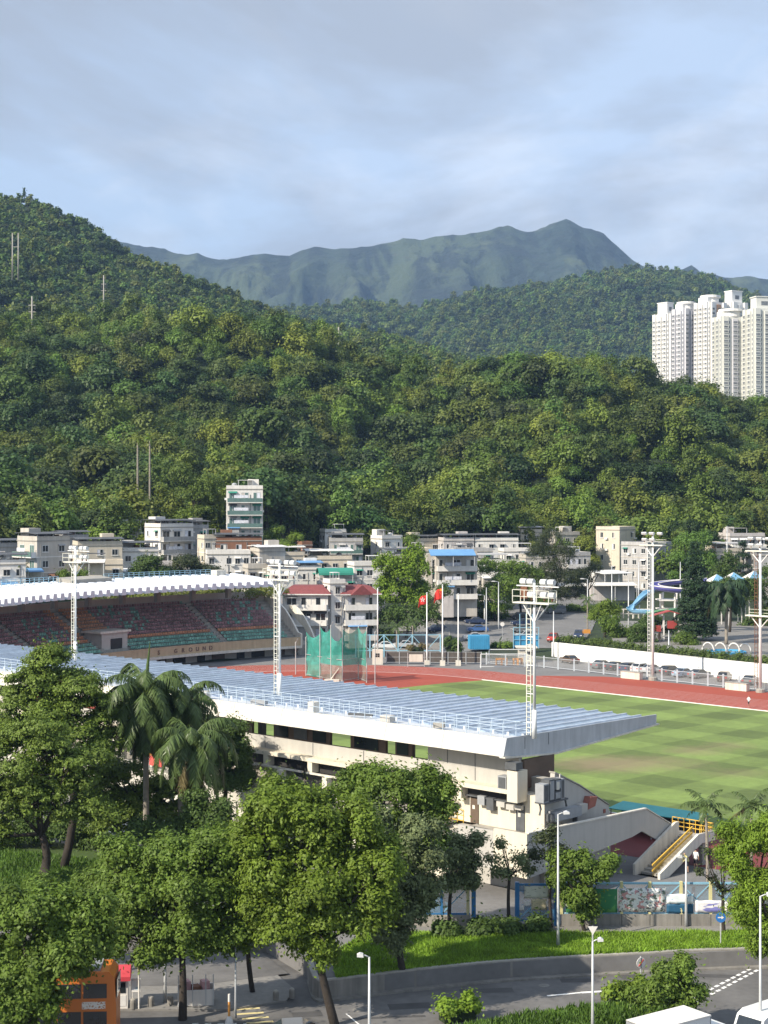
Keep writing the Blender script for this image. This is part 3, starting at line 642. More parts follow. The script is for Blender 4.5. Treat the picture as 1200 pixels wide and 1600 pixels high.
for x0, y0, x1, y1 in ((2.7, tb, xb, tb), (xb, ta, xb, tb)):
    for h in (0.35, 0.7, 1.05): MB().beam((x0, y0, lz + h), (x1, y1, lz + h), 0.06, 0.06).build('rail', M_yrail, es)
    for i in range(8): MB().beam((lerp(x0, x1, i / 7), lerp(y0, y1, i / 7), lz), (lerp(x0, x1, i / 7), lerp(y0, y1, i / 7), lz + 1.05), 0.05, 0.05).build('railing_post', M_yrail, es)

# ================================================================== LIGHT TOWERS
M_poleW = mat('pole_white', (0.72, 0.73, 0.72), 0.5, 0.06, 2)
M_poleY = mat('platform_cream', (0.66, 0.65, 0.56), 0.6, 0.06, 2)
M_lamp = mat('lamp_housing', (0.62, 0.62, 0.61), 0.4, 0.05, 2)
M_lampf = mat('lamp_face', (0.5, 0.52, 0.54), 0.1, 0.05, 2, spec=0.8)
M_rust = mat('rusty_bracket', (0.16, 0.07, 0.04), 0.8, 0.3, 4)
def floodlight(parent, x, y, z, w_=0.54):
    mb = MB(); h = 0.62                                   # rounded trough housing facing +y, tilted down
    prof = [(-0.24, 0.10), (-0.24, 0.28), (-0.14, 0.41), (0.05, 0.43), (0.24, 0.26), (0.10, -0.01), (-0.12, -0.03)]
    mb.prism(prof, 'x', -w_ / 2, w_ / 2); o = mb.build('floodlight', M_lamp, parent, loc=(x, y, z))
    MB().add([(-w_ / 2 + .04, 0.245, 0.27), (w_ / 2 - .04, 0.245, 0.27), (w_ / 2 - .04, 0.11, -0.01), (-w_ / 2 + .04, 0.11, -0.01)], [(0, 1, 2, 3)]).build('lens', M_lampf, o)
    MB().box(-0.05, 0.05, -0.05, 0.05, -0.25, 0.0).build('bracket', M_rust, o); return o
def light_tower(label, p, z0, ztop, rz, rusty=True):
    t = thing('light_tower', label, 'light tower', (p.x, p.y, z0), rz, 'light towers on the near grandstand roof')
    H = ztop - z0 - 1.9
    MB().tube([(0, 0, 0), (0, 0, 2.2)], 0.20, 10).build('pole_base', M_poleW, t, True)
    MB().tube([(0, 0, 2.2), (0, 0, H + 1.6)], [0.12, 0.10], 10).build('pole', M_poleW, t, True)
    for sx in (-0.20, 0.20): MB().beam((-0.55 + sx, 0, 0.2), (-0.55 + sx, 0, H), 0.06, 0.06).build('ladder_rail', M_poleY, t)
    rung = MB().box(-0.75, -0.35, -0.02, 0.02, -0.02, 0.02).mesh('rung', M_poleY)
    for i in range(int(H / 0.4)): inst('rung', rung, t, (0, 0, 0.4 + i * 0.4))
    hoop = MB().tube([(-0.8, 0, 0), (-0.85, 0.4, 0), (-0.55, 0.62, 0), (-0.25, 0.4, 0), (-0.3, 0, 0)], 0.025, 5).mesh('ladder_hoop', M_poleY)
    for i in range(int((H - 2.5) / 1.15)): inst('ladder_hoop', hoop, t, (0, 0, 2.6 + i * 1.15))
    for i in range(int(H / 2.2)): MB().box(-0.75, 0, -0.03, 0.03, 1.2 + i * 2.2, 1.26 + i * 2.2).build('stay', M_poleW, t)
    pf = MB().box(-1.75, 1.75, -0.5, 0.5, H, H + 0.10).build('platform', M_poleY, t)
    for sx, sy in ((-1.2, .3), (1.2, .3), (-.9, -.3), (.9, -.3)): MB().tube([(0, 0, H - 1.5), (sx, sy, H)], 0.05, 6).build('strut', M_poleW, t)
    for a, b in (((-1.75, -.5), (1.75, -.5)), ((-1.75, -.5), (-1.75, .5)), ((1.75, -.5), (1.75, .5))):
        for h in (0.55, 1.05): MB().beam((*a, H + h), (*b, H + h), 0.04, 0.04).build('guard_rail', M_poleY, pf)
    for (x, y) in ((-1.75, -.5), (-.6, -.5), (.6, -.5), (1.75, -.5), (-1.75, .5), (1.75, .5)): MB().box(x - .025, x + .025, y - .025, y + .025, H + .1, H + 1.05).build('guard_post', M_poleY, pf)
    MB().box(-2.1, 2.0, 0.42, 0.52, H + 1.28, H + 1.36).build('cross_arm', M_poleW, t)
    for x in (-1.4, -0.7, 0.55, 1.3):
        floodlight(t, x, 0.5, H + 1.45); 
        if x != -1.4 or not rusty: floodlight(t, x, 0.55, H + 0.45)
    if rusty: MB().box(-1.7, -1.1, 0.45, 0.6, H + 0.3, H + 1.25).build('control_gear', M_rust, t)
    return t
t3 = V(835, 1150, 123.3)
light_tower('tall white floodlight tower on the near right corner of the ribbed grandstand roof', W(835, 1150, 11.5), 11.3, 23.6, SRZ)
light_tower('white floodlight tower halfway along the ribbed grandstand roof, before the green netted cage', W(437, 1085, 11.4), 11.2, 24.0, SRZ, False)
light_tower('white floodlight tower at the far end of the near roof, before the purple seats', W(118, 1030, 11.4), 11.2, 24.3, SRZ, False)
def mast(label, base, top, mid=None):
    t = thing('floodlight_mast', label, 'floodlight mast', base, math.atan2(TV.y, TV.x) + PI / 2, 'floodlight masts on the far side of the track')
    MB().tube([(0, 0, 0), (0, 0, top - 0.4)], [0.26, 0.17], 10).build('pole', M_poleW, t, True)
    LM = M_rust if mid else M_poleW
    MB().lathe((0, 0, 0), [(0.7, 0), (0.7, 0.5), (0.45, 0.6)], 10).build('footing', M_conc, t)
    for sx in (-0.22, 0.22): MB().beam((0.75 + sx, 0, 0.5), (0.75 + sx, 0, top - 2.4), 0.07, 0.07).build('ladder_rail', LM, t)
    rung = MB().box(0.5, 1.0, -0.03, 0.03, -0.03, 0.03).mesh('rung', LM)
    for i in range(int((top - 3) / 0.6)): inst('rung', rung, t, (0, 0, 0.8 + i * 0.6))
    for zz in ([top - 2.4] + ([mid] if mid else [])):
        MB().box(-2.3, 2.3, -0.5, 0.6, zz, zz + 0.18).build('platform', M_poleY, t)
        for sx in (-1.7, 1.7): MB().tube([(0, 0, zz - 1.8), (sx, 0, zz)], 0.08, 6).build('strut', M_poleW, t)
        for h in (0.5, 1.0): MB().beam((-2.3, -0.5, zz + h), (2.3, -0.5, zz + h), 0.05, 0.05).build('guard_rail', M_poleY, t)
    for x in (-1.6, 0.0, 1.5): floodlight(t, x, 0.3, top - 0.6, 0.9)
    for x in (-0.1, 1.4): floodlight(t, x, 0.35, top - 1.6, 0.9)
    return t
mast('tall white floodlight mast standing by the track before the blue water slides', W(1020, 1063), 24.3)
mast('tall white floodlight mast with a second lower platform beside the drooping palm', W(1188, 1082), 23.9, 11.6)

# ================================================================== FAR GRANDSTAND (curved)
M_seatP = mat('seat_purple', (0.29, 0.165, 0.17), 0.6, 0.25, 3, island=0.45)
M_seatG = mat('seat_green', (0.18, 0.36, 0.29), 0.6, 0.25, 3, island=0.4)
M_seatO = mat('seat_orange', (0.50, 0.24, 0.13), 0.6, 0.2, 3, island=0.2)
M_roofW = mat('roof_white', (0.66, 0.69, 0.74), 0.5, 0.07, 0.5, fine=0.05)
M_brail = mat('blue_rail', (0.33, 0.52, 0.62), 0.5, 0.08, 2)
M_letter = mat('letter_brown', (0.15, 0.10, 0.075), 0.6, 0.05, 2)
FC = Vector((42.8, 210.0, 0))
def FA(r, deg, z=0.0): a = R(deg); return Vector((FC.x + r * math.cos(a), FC.y + r * math.sin(a), z))
fs = thing('curved_grandstand', 'curved grandstand of purple and green seats under a white scalloped roof', 'grandstand', FA(114, 145))
def FL(p): return p - fs.location
D0, D1 = 123.0, 178.0
def arc(name, prof, m, d0=D0, d1=D1, step=1.5, parent=fs, closed=True):
    n = max(2, int((d1 - d0) / step)); mb = MB(); k = len(prof)
    vs = [FL(FA(r, lerp(d0, d1, i / n), z)) for i in range(n + 1) for r, z in prof]
    f = [(i * k + j, i * k + (j + 1) % k, (i + 1) * k + (j + 1) % k, (i + 1) * k + j) for i in range(n) for j in range(k if closed else k - 1)]
    if closed: f += [list(range(k)), [n * k + j for j in range(k)][::-1]]
    mb.add(vs, f); return mb.build(name, m, parent)
ROWS = 13; RR = 0.98; RH = 0.52
def row_rz(i): return 108.3 + RR * i, 3.3 + RH * i
prof = [(107.6, 2.4)]
for i in range(ROWS): r, z = row_rz(i); prof += [(r, z), (r + RR, z)]
prof += [(r + RR, 2.0), (107.6, 2.0)]
arc('terrace_steps', prof, M_conc)
arc('front_parapet', [(107.25, 1.9), (107.25, 3.55), (107.58, 3.55), (107.58, 1.9)], mat('parapet_tan', (0.50, 0.38, 0.24), 0.8, 0.1, 0.8, streak=0.2))
arc('front_slab', [(106.7, 1.55), (106.7, 1.98), (109.5, 1.88), (109.5, 1.55)], M_white)
arc('ground_wall', [(110.0, 0), (110.0, 2.0), (110.3, 2.0), (110.3, 0)], M_greyp)
for i in range(22):
    d = 124 + i * 2.3; arc('opening', [(109.9, 0.05), (109.9, 1.45), (109.97, 1.45), (109.97, 0.05)], M_dark if i % 3 else M_brown, d, d + (1.5 if i % 2 else 0.9))
rT, zT = row_rz(ROWS - 1)
arc('rear_wall', [(rT + 1.3, 0.0), (rT + 1.3, 11.45), (rT + 1.6, 11.45), (rT + 1.6, 0.0)], M_greyp)
# seats: too small to tell one by one, joined by colour
sp, sg, so_ = MB(), MB(), MB()
AIS = (131.4, 146.0, 153.5, 161.0, 168.5)
for i in range(ROWS):
    r, z = row_rz(i); d = D0 + 1.2
    while d < D1 - 0.5:
        if min(abs(d - a) for a in AIS) < 0.45: d += 0.29; continue
        if 142.6 < d < 146.0 and i < 6: d += 0.29; continue                     # exit opening
        hsh = rnd.random(); blk = vnoise(np.float64(d * 0.28), np.float64(i * 0.30), 3)
        mbx = sg if i < 3 else (so_ if i == 3 or (142.6 < d < 147.2) else (sg if blk > 0.58 and hsh < 0.32 else sp))
        c = FL(FA(r + 0.45, d, z)); a = R(d)
        mbx.obox(c + Vector((0, 0, 0.30)), 0.42, 0.44, 0.08, a); mbx.obox(c + Vector((0.21 * math.cos(a), 0.21 * math.sin(a), 0.36)), 0.07, 0.44, 0.40, a)
        d += 0.29
for mbx, nm, m in ((sp, 'purple_seating', M_seatP), (sg, 'green_seating', M_seatG), (so_, 'orange_seating', M_seatO)): tag(mbx.build(nm, m, fs), kind='stuff')
for a in AIS:                                                                     # aisle steps
    for i in range(ROWS):
        r, z = row_rz(i); MB().obox(FL(FA(r + 0.25, a, z)), 0.5, 1.1, 0.26, R(a)).build('aisle_step', M_conc, fs)
# exit through the terrace
ex = MB(); arc('exit_front', [(109.5, 2.4), (109.5, 6.6), (113.6, 6.6), (113.6, 2.4)], M_greyp, 142.7, 145.9); arc('exit_mouth', [(109.4, 3.4), (109.4, 5.6), (109.48, 5.6), (109.48, 3.4)], M_dark, 143.4, 144.8)
arc('exit_lintel', [(109.2, 6.6), (109.2, 6.95), (113.8, 6.95), (113.8, 6.6)], M_white, 142.4, 146.2)
# roof
arc('roof_slab', [(108.2, 13.45), (108.2, 14.0), (114, 14.45), (121, 14.9), (123.5, 14.9), (123.5, 14.4), (114, 13.7)], M_concd, 126.0, D1)
NP = 50
for i in range(NP):
    d = 126.2 + i * (D1 - 126.4) / NP; dd = (D1 - 126.4) / NP
    mb = MB(); vs = []
    for r, z0, z1 in ((105.6, 13.25, 14.35), (112, 13.9, 14.85), (120.5, 14.75, 15.2)):
        for k, zz in ((0.10, z0), (0.16, z1), (0.62, z1), (0.72, z0)): vs.append(FL(FA(r, d + dd * k, zz)))
    mb.add(vs, [(0, 1, 2, 3), (11, 10, 9, 8)] + [(a + j, a + 4 + j, a + 4 + (j + 1) % 4, a + (j + 1) % 4) for a in (0, 4) for j in range(4)]); mb.build('roof_panel', M_roofW, fs)
for i in range(9):
    d = 127.5 + i * 3.85 if i else 127.5
    c = FA(119.0, d, 10.6); MB().obox(FL(c), 1.0, 0.8, 3.4, R(d)).build('roof_column', M_conc, fs)
    MB().beam(FL(FA(121.5, d, 13.9)), FL(FA(108, d, 13.45)), 0.5, 0.6).build('roof_beam', M_conc, fs)
# blue railing along the roof
for d0_, d1_ in ((129.5, 141.3), (146.5, D1)):
    n = int((d1_ - d0_) / 0.55)
    for i in range(n + 1): MB().obox(FL(FA(118.6, lerp(d0_, d1_, i / n), 14.9)), 0.08, 0.08, 1.25, R(d0_)).build('railing_post', M_brail, fs)
    for h in (0.5, 0.9, 1.25): arc('rail', [(118.57, 14.85 + h), (118.57, 14.93 + h), (118.65, 14.93 + h), (118.65, 14.85 + h)], M_brail, d0_, d1_)
arc('roof_block', [(117.5, 14.9), (117.5, 16.0), (119.5, 16.0), (119.5, 14.9)], M_white, 128.2, 129.2)
arc('roof_block', [(116, 14.8), (116, 15.6), (119.5, 15.9), (119.5, 14.8)], M_conc, 141.5, 146.3)
# right end: curving side parapets
def side(name, d, pts, th, m):
    a = R(d); rad = Vector((math.cos(a), math.sin(a), 0)); tan = Vector((math.sin(a), -math.cos(a), 0))
    c0 = [FL(Vector((FC.x, FC.y, 0)) + rad * r + Vector((0, 0, z))) for r, z in pts]; n = len(c0)
    vs = c0 + [p + tan * th for p in c0]
    MB().add(vs, [list(range(n)), list(range(n, 2 * n))[::-1]] + [(i, n + i, n + (i + 1) % n, (i + 1) % n) for i in range(n)]).build(name, m, fs)
side('side_parapet', 123.0, [(107.2, 1.9), (107.2, 4.2), (108.5, 4.4), (110.5, 6.3), (113, 8.2), (121.5, 12.6), (122.5, 12.6), (122.5, 0), (109.5, 0)], 0.35, M_white)
side('side_wall', 122.6, [(109.5, 0), (109.5, 1.9), (112, 2.6), (114, 4.4), (116.5, 6.0), (121.5, 9.0), (122.5, 9.0), (122.5, 0)], 2.3, M_conc)
side('stair_parapet', 121.0, [(107.2, 1.7), (107.2, 2.9), (109, 3.2), (110.2, 4.6), (112.5, 6.6), (116.0, 8.6), (119.0, 8.8), (119, 7.4), (113, 4.9), (110.5, 2.5)], 0.3, M_white)
# letters on the parapet
def letter(ch, d):
    cu = bpy.data.curves.new('letter', 'FONT'); cu.body = ch; cu.size = 1.05; cu.extrude = 0.03; cu.align_x = 'CENTER'; cu.offset = 0.012
    me_o = bpy.data.objects.new('letter', cu); me = bpy.data.meshes.new_from_object(me_o); bpy.data.objects.remove(me_o)
    me.materials.clear(); me.materials.append(M_letter)
    o = inst('letter', me, fs, FL(FA(107.19, d, 2.35))); o.rotation_euler = (PI / 2, 0, R(d) - PI / 2 + PI + PI)
    return o
pos = {248: 'S', 275: 'G', 286.5: 'R', 298: 'O', 309: 'U', 319: 'N', 329.5: 'D'}
def deg_at(px, r=107.2):                                   # angle on the arc seen at photo column px
    best = min((abs(FA(r, d).x / FA(r, d).y * FOC + 600 - px), d) for d in np.arange(D0, D1, 0.05)); return float(best[1])
for px, ch in pos.items(): letter(ch, deg_at(px))

# ================================================================== VEGETATION KIT
def leaf_m(name, col, trans=0.28, var=0.30, scale=0.35, island=0.22, objrand=0.0, rough=0.55):
    return mat(name, col, rough, var, scale, trans=trans, island=island, objrand=objrand, spec=0.3)
M_bark = mat('bark', (0.04, 0.032, 0.025), 0.9, 0.3, 2.0, 0.03, 6)
M_barkp = mat('pale_bark', (0.26, 0.23, 0.19), 0.9, 0.2, 2.0, 0.02, 5)
G_forest = leaf_m('forest_leaf', (0.104, 0.152, 0.027), 0.30, 0.25, 0.05, 0.15, 0.40)
G_forest2 = leaf_m('forest_leaf_dark', (0.058, 0.096, 0.023), 0.30, 0.25, 0.05, 0.15, 0.40)
G_forest3 = leaf_m('forest_leaf_bright', (0.148, 0.208, 0.031), 0.32, 0.22, 0.05, 0.15, 0.35)
G_bright = leaf_m('leaf_bright', (0.170, 0.245, 0.030), 0.42, 0.30, 0.5, 0.22)
G_mid = leaf_m('leaf_mid', (0.138, 0.212, 0.033), 0.40, 0.28, 0.45, 0.22)
G_dark = leaf_m('leaf_dark', (0.080, 0.130, 0.028), 0.32, 0.28, 0.45, 0.22)
G_pine = leaf_m('leaf_layered', (0.150, 0.215, 0.036), 0.34, 0.30, 0.5, 0.30)
G_grey = leaf_m('leaf_grey', (0.170, 0.210, 0.090), 0.36, 0.30, 0.6, 0.22)
G_olive = leaf_m('leaf_olive', (0.060, 0.078, 0.030), 0.32, 0.30, 0.5, 0.30)
G_palm = leaf_m('palm_leaf', (0.100, 0.150, 0.046), 0.35, 0.25, 0.6, 0.30, rough=0.4)
G_palmd = leaf_m('palm_dry', (0.16, 0.13, 0.05), 0.25, 0.25, 0.6, 0.30)
G_lime = leaf_m('leaf_lime', (0.190, 0.290, 0.030), 0.42, 0.28, 0.5, 0.30)
G_conif = leaf_m('conifer_leaf', (0.030, 0.060, 0.024), 0.15, 0.30, 0.5, 0.30)
G_grass = leaf_m('grass_blade', (0.210, 0.340, 0.035), 0.35, 0.30, 0.6, 0.35)
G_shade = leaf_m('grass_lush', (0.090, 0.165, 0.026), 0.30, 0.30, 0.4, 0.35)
G_hedge = leaf_m('hedge_leaf', (0.110, 0.160, 0.034), 0.35, 0.25, 0.6, 0.30)

def leaf_quads(P, Nrm, size, rs, aspect=0.55, droop=0.0, jit=0.38):
    """one bent-free leaf quad per point: P (n,3), facing roughly Nrm"""
    n = len(P); Nn = Nrm + rs.normal(0, jit, (n, 3)); Nn /= np.linalg.norm(Nn, axis=1, keepdims=True) + 1e-9
    t = rs.normal(0, 1, (n, 3)); t[:, 2] -= droop; t -= (t * Nn).sum(1, keepdims=True) * Nn; t /= np.linalg.norm(t, axis=1, keepdims=True) + 1e-9
    b = np.cross(Nn, t); s = size * rs.uniform(0.65, 1.35, (n, 1))
    a0 = P - t * s * 0.5; a2 = P + t * s * 0.5; a1 = P + b * s * aspect * 0.5; a3 = P - b * s * aspect * 0.5
    v = np.stack([a0, a1, a2, a3], 1).reshape(-1, 3); q = np.arange(4 * n).reshape(n, 4)
    return v, q
def unit(rs, n):
    d = rs.normal(0, 1, (n, 3)); return d / np.linalg.norm(d, axis=1, keepdims=True)
def crown_points(lobes, n, rs, clump=0.55, shell=0.55, flat=1.0):
    """points and outward directions through lumpy lobes: lobes = [(cx,cy,cz,rx,ry,rz)]"""
    Lb = np.array(lobes, float); vol = Lb[:, 3] * Lb[:, 4] * Lb[:, 5]; wgt = vol ** 0.7; wgt /= wgt.sum()
    cps, cds, crs = [], [], []
    for k, l in enumerate(Lb):                             # clump centres over each lobe
        r = (l[3] * l[4] * l[5]) ** (1 / 3); m = max(5, int(5.5 * (r / clump) ** 1.75)); d = unit(rs, m); d[:, 2] = np.where(d[:, 2] < -0.35, -d[:, 2] * 0.6, d[:, 2])
        rad = rs.uniform(shell, 1.0, (m, 1)) ** 0.6
        cps.append(l[:3] + d * l[3:] * rad); cds.append(d); crs.append(clump * rs.uniform(0.55, 1.25, m))
    C = np.concatenate(cps); D = np.concatenate(cds); Rr = np.concatenate(crs)
    idx = rs.choice(len(C), n, p=Rr ** 2 / (Rr ** 2).sum()); e = unit(rs, n)
    P = C[idx] + e * Rr[idx][:, None] * np.array([1, 1, flat]) * rs.uniform(0.45, 1.0, (n, 1))
    stray = rs.rand(n) < 0.16; P = np.where(stray[:, None], P + rs.normal(0, 1, (n, 3)) * Rr[idx][:, None] * 0.75, P)
    Nrm = e * 0.7 + D[idx] * 0.6 + np.array([0, 0, 0.45]); return P, Nrm, C
def crown_mesh(name, lobes, n, size, m, seed, clump=0.55, flat=1.0, aspect=0.55, shell=0.55, droop=0.0, jit=0.38):
    rs = np.random.RandomState(seed); P, Nn, C = crown_points(lobes, n, rs, clump, shell, flat)
    v, q = leaf_quads(P, Nn, size, rs, aspect, droop, jit); return quad_mesh(name, v, q, m), C
def limb_mb(mb, p, q, r0, r1, rs, bend=0.12, n=5, sides=6):
    p = np.array(p, float); q = np.array(q, float); L_ = np.linalg.norm(q - p); pts = []; rr = []
    off = rs.normal(0, bend * L_, 3); off[2] = abs(off[2]) * 0.6
    for k in range(n + 1): t = k / n; pts.append(tuple(p + (q - p) * t + off * math.sin(PI * t))); rr.append(lerp(r0, r1, t))
    mb.tube(pts, rr, sides); return pts

def tree(name, label, base, lobes, n=9000, size=0.30, m=None, seed=1, trunk=0.22, clump=0.6, flat=1.0, bark=None, lean=(0, 0), fork=0.45, group=None, cat='tree', aspect=0.55, nlimbs=9, shell=0.55, droop=0.0, world=True):
    """lobes in world metres (cx,cy,cz,rx,ry,rz); trunk from base up into them, limbs to the lobes"""
    rs = np.random.RandomState(seed); base = Vector(base)
    t = thing(name, label, cat, base, 0, group)
    Lb = [tuple(np.array(l[:3]) - np.array(base)) + tuple(l[3:]) for l in lobes] if world else lobes
    me, C = crown_mesh('crown', Lb, n, size, m, seed, clump, flat, aspect, shell, droop); inst('crown', me, t)
    A_ = np.array(Lb); cz = A_[:, 2].mean(); cx = A_[:, 0].mean(); cy = A_[:, 1].mean(); low = (A_[:, 2] - A_[:, 5]).min()
    fz = max(0.6, low + (cz - low) * fork); top = np.array([cx * fork * 0.7 + lean[0], cy * fork * 0.7 + lean[1], fz])
    mb = MB(); path = limb_mb(mb, (0, 0, -0.3), top, trunk * 1.25, trunk * 0.75, rs, 0.05, 6, 9); mb.build('trunk', bark or M_bark, t, True)
    order = rs.permutation(len(Lb))[:nlimbs]
    for k in order:
        l = A_[k]; mb = MB(); e = l[:3] + np.array([0, 0, 0.1 * l[5]])
        p2 = limb_mb(mb, top - np.array([0, 0, rs.uniform(0, 0.25) * fz * 0.4]), e, trunk * 0.52, trunk * 0.14, rs, 0.10, 5, 6)
        for _ in range(3):
            e2 = e + rs.normal(0, 0.55, 3) * l[3:]; limb_mb(mb, p2[rs.randint(2, 5)], e2, trunk * 0.2, trunk * 0.05, rs, 0.1, 3, 4)
        mb.build('limb', bark or M_bark, t, True)
    return t
def lobes_px(spec, Y, dY=0.0, seed=0):
    """ellipses drawn over the photo (px,py,rx,ry[,depth shift]) -> lobes at distance Y, as deep as they are wide"""
    out = []
    for s in spec:
        y = Y + (s[4] if len(s) > 4 else 0); c = V(s[0], s[1], y); k = y / FOC
        out.append((c.x, c.y, c.z, s[2] * k, 0.85 * s[2] * k, s[3] * k))
    return out
def fill_lobes(spec, Y, k, rs, sub=0.42):
    """break each broad ellipse into k smaller lobes so that the outline turns uneven"""
    out = []
    for l in lobes_px(spec, Y):
        l = np.array(l)
        for i in range(k):
            d = unit(rs, 1)[0]; f_ = rs.uniform(sub * 0.85, sub * 1.45); c = l[:3] + d * l[3:] * (1.06 - f_) * rs.uniform(0.75, 1.0); r = l[3:] * f_ * rs.uniform(0.85, 1.15, 3)
            out.append(tuple(c) + tuple(r))
        out.append(tuple(l[:3]) + tuple(l[3:] * 0.72))
    return out

def palm(name, label, base, height, fronds, length, seed=3, trunk=0.2, m=None, droop=1.0, group=None, leaflets=34, lean=(0, 0), width=0.55, cat='palm', spear=True, bark=None, thin=1.0, elmin=-0.45):
    rs = np.random.RandomState(seed); t = thing(name, label, cat, base, 0, group); m = m or G_palm
    top = np.array([lean[0], lean[1], height]); mb = MB()
    pts = [tuple(np.array([lean[0] * (k / 8) ** 1.5, lean[1] * (k / 8) ** 1.5, height * k / 8])) for k in range(9)]
    rr = [trunk * (1.25 if k == 0 else 1.0 + 0.12 * math.sin(PI * k / 8) - 0.25 * k / 8) for k in range(9)]
    mb.tube(pts, rr, 9); mb.build('trunk', bark or M_barkp, t, True)
    MB().tube([tuple(top - np.array([0, 0, 0.1])), tuple(top + np.array([0, 0, length * 0.26]))], [trunk * 0.85, trunk * 0.45], 8).build('crownshaft', m, t, True)
    for f in range(fronds):
        az_ = 2.4 * f + rs.uniform(-0.2, 0.2); el = lerp(1.35, elmin, (f + 0.5) / fronds) + rs.uniform(-0.12, 0.12); Lf = length * rs.uniform(0.85, 1.1)
        n = 14; p = top + np.array([0, 0, length * 0.22]); pts = [p.copy()]; e = el
        h = np.array([math.cos(az_), math.sin(az_), 0.0])
        for k in range(n):
            e -= droop * (0.05 + 0.16 * (k / n)) * (1 if el > -0.2 else 0.6); e = max(e, -1.50); p = p + (h * math.cos(e) + np.array([0, 0, math.sin(e)])) * Lf / n; pts.append(p.copy())
        pts = np.array(pts); side = np.array([-h[1], h[0], 0.0]); v = []; q = []
        for k in range(leaflets):
            s_ = 0.10 + 0.90 * k / leaflets; i = min(int(s_ * n), n - 1); c = lerp(pts[i], pts[i + 1], s_ * n - i); tg = pts[i + 1] - pts[i]; tg /= np.linalg.norm(tg)
            nm = np.cross(side, tg); ll = Lf * width * 0.45 * math.sin(PI * min(0.97, 0.14 + 0.86 * s_)) ** 0.7
            for sg_ in (-1, 1):
                d = side * sg_ * 0.9 + tg * 0.45 + np.array([0, 0, -0.45 - 0.35 * droop]) + rs.normal(0, 0.22, 3); d /= np.linalg.norm(d)
                wv = np.cross(d, nm); wv /= np.linalg.norm(wv) + 1e-9; wv *= Lf * 0.016 * thin
                o = len(v); mid_ = c + d * ll * 0.5 + np.array([0, 0, 0.03]); tip = c + d * ll + np.array([0, 0, -0.12 * ll])
                v += [c - wv, c + wv, mid_ + wv, mid_ - wv, tip]; q += [(o, o + 1, o + 2, o + 3), (o + 3, o + 2, o + 4, o + 4)]
        mbf = MB(); mbf.add(v, [tuple(dict.fromkeys(x)) for x in q]); mbf.tube([tuple(x) for x in pts[::2]], [0.035 * length / 3 * (1 - 0.8 * k / (n // 2)) for k in range(n // 2 + 1)], 4, 0)
        mbf.build('frond', G_palmd if el < -0.32 and rs.rand() < 0.4 else m, t)
    return t
def grass_patch(name, label, pts, z, m, n, h, seed, cat='grass', zfun=None, kind='stuff'):
    """blades scattered over a polygon (rejection sampled)"""
    rs = np.random.RandomState(seed); P = np.array([(p[0], p[1]) for p in pts]); lo = P.min(0); hi = P.max(0); X = rs.uniform(lo[0], hi[0], n * 3); Y = rs.uniform(lo[1], hi[1], n * 3)
    ins = np.zeros(len(X), bool); j = len(P) - 1
    for i in range(len(P)):
        c = ((P[i, 1] > Y) != (P[j, 1] > Y)) & (X < (P[j, 0] - P[i, 0]) * (Y - P[i, 1]) / (P[j, 1] - P[i, 1] + 1e-12) + P[i, 0]); ins ^= c; j = i
    X = X[ins][:n]; Y = Y[ins][:n]; k = len(X); Z = np.full(k, z) if zfun is None else zfun(X, Y)
    hh = h * rs.uniform(0.5, 1.3, k) * (0.45 + 0.9 * vnoise(X * 0.7, Y * 0.7, seed)); a = rs.uniform(0, 2 * PI, k); wd = h * 0.22
    d = np.stack([np.cos(a), np.sin(a), np.zeros(k)], 1); ln = rs.normal(0, 0.35, (k, 3)) * hh[:, None]; ln[:, 2] = hh
    B = np.stack([X, Y, Z], 1); v = np.stack([B - d * wd, B + d * wd, B + ln], 1).reshape(-1, 3); q = np.arange(3 * k).reshape(k, 3)
    return tag(inst(name, quad_mesh(name, v, q, m)), label, None, None, kind)

# ---- forest proto crowns
def proto(seed, shape, m, n, size):
    rs = np.random.RandomState(seed); L_ = []
    if shape == 'round':
        for k in range(11): d = unit(rs, 1)[0]; d[2] = abs(d[2]) * 0.9 - 0.15; L_.append((d[0] * 2.6, d[1] * 2.6, 5.2 + d[2] * 2.8, 1.9, 1.9, 1.5))
        L_.append((0, 0, 5, 2.6, 2.6, 2.4))
    elif shape == 'wide':
        for k in range(13): a = rs.uniform(0, 2 * PI); r = rs.uniform(0.8, 4.2); L_.append((r * math.cos(a), r * math.sin(a), 5.6 - 0.12 * r * r + rs.uniform(-.5, .5), 1.8, 1.8, 1.0))
    elif shape == 'tall':
        for k in range(10): a = rs.uniform(0, 2 * PI); z = rs.uniform(3.2, 10.5); r = 1.9 * (1 - abs(z - 6) / 7); L_.append((r * math.cos(a), r * math.sin(a), z, 1.5, 1.5, 1.6))
    elif shape == 'layer':
        for k in range(14): z = rs.uniform(3, 8.5); a = rs.uniform(0, 2 * PI); r = 3.4 * (1.1 - z / 10); L_.append((r * math.cos(a), r * math.sin(a), z, 1.9, 1.9, 0.6))
    me, _ = crown_mesh('forest_crown', L_, n, size, m, seed, clump=0.95, aspect=0.8, jit=0.24); return me
PROTO = [proto(1, 'round', G_forest, 2900, 0.50), proto(2, 'wide', G_forest, 2900, 0.50), proto(3, 'tall', G_forest3, 2400, 0.46), proto(4, 'round', G_forest2, 2900, 0.50),
         proto(5, 'layer', G_forest, 2400, 0.48), proto(6, 'wide', G_forest2, 2900, 0.50), proto(7, 'round', G_forest3, 2800, 0.48), proto(8, 'tall', G_forest, 2400, 0.48), proto(9, 'layer', G_forest2, 2400, 0.48)]
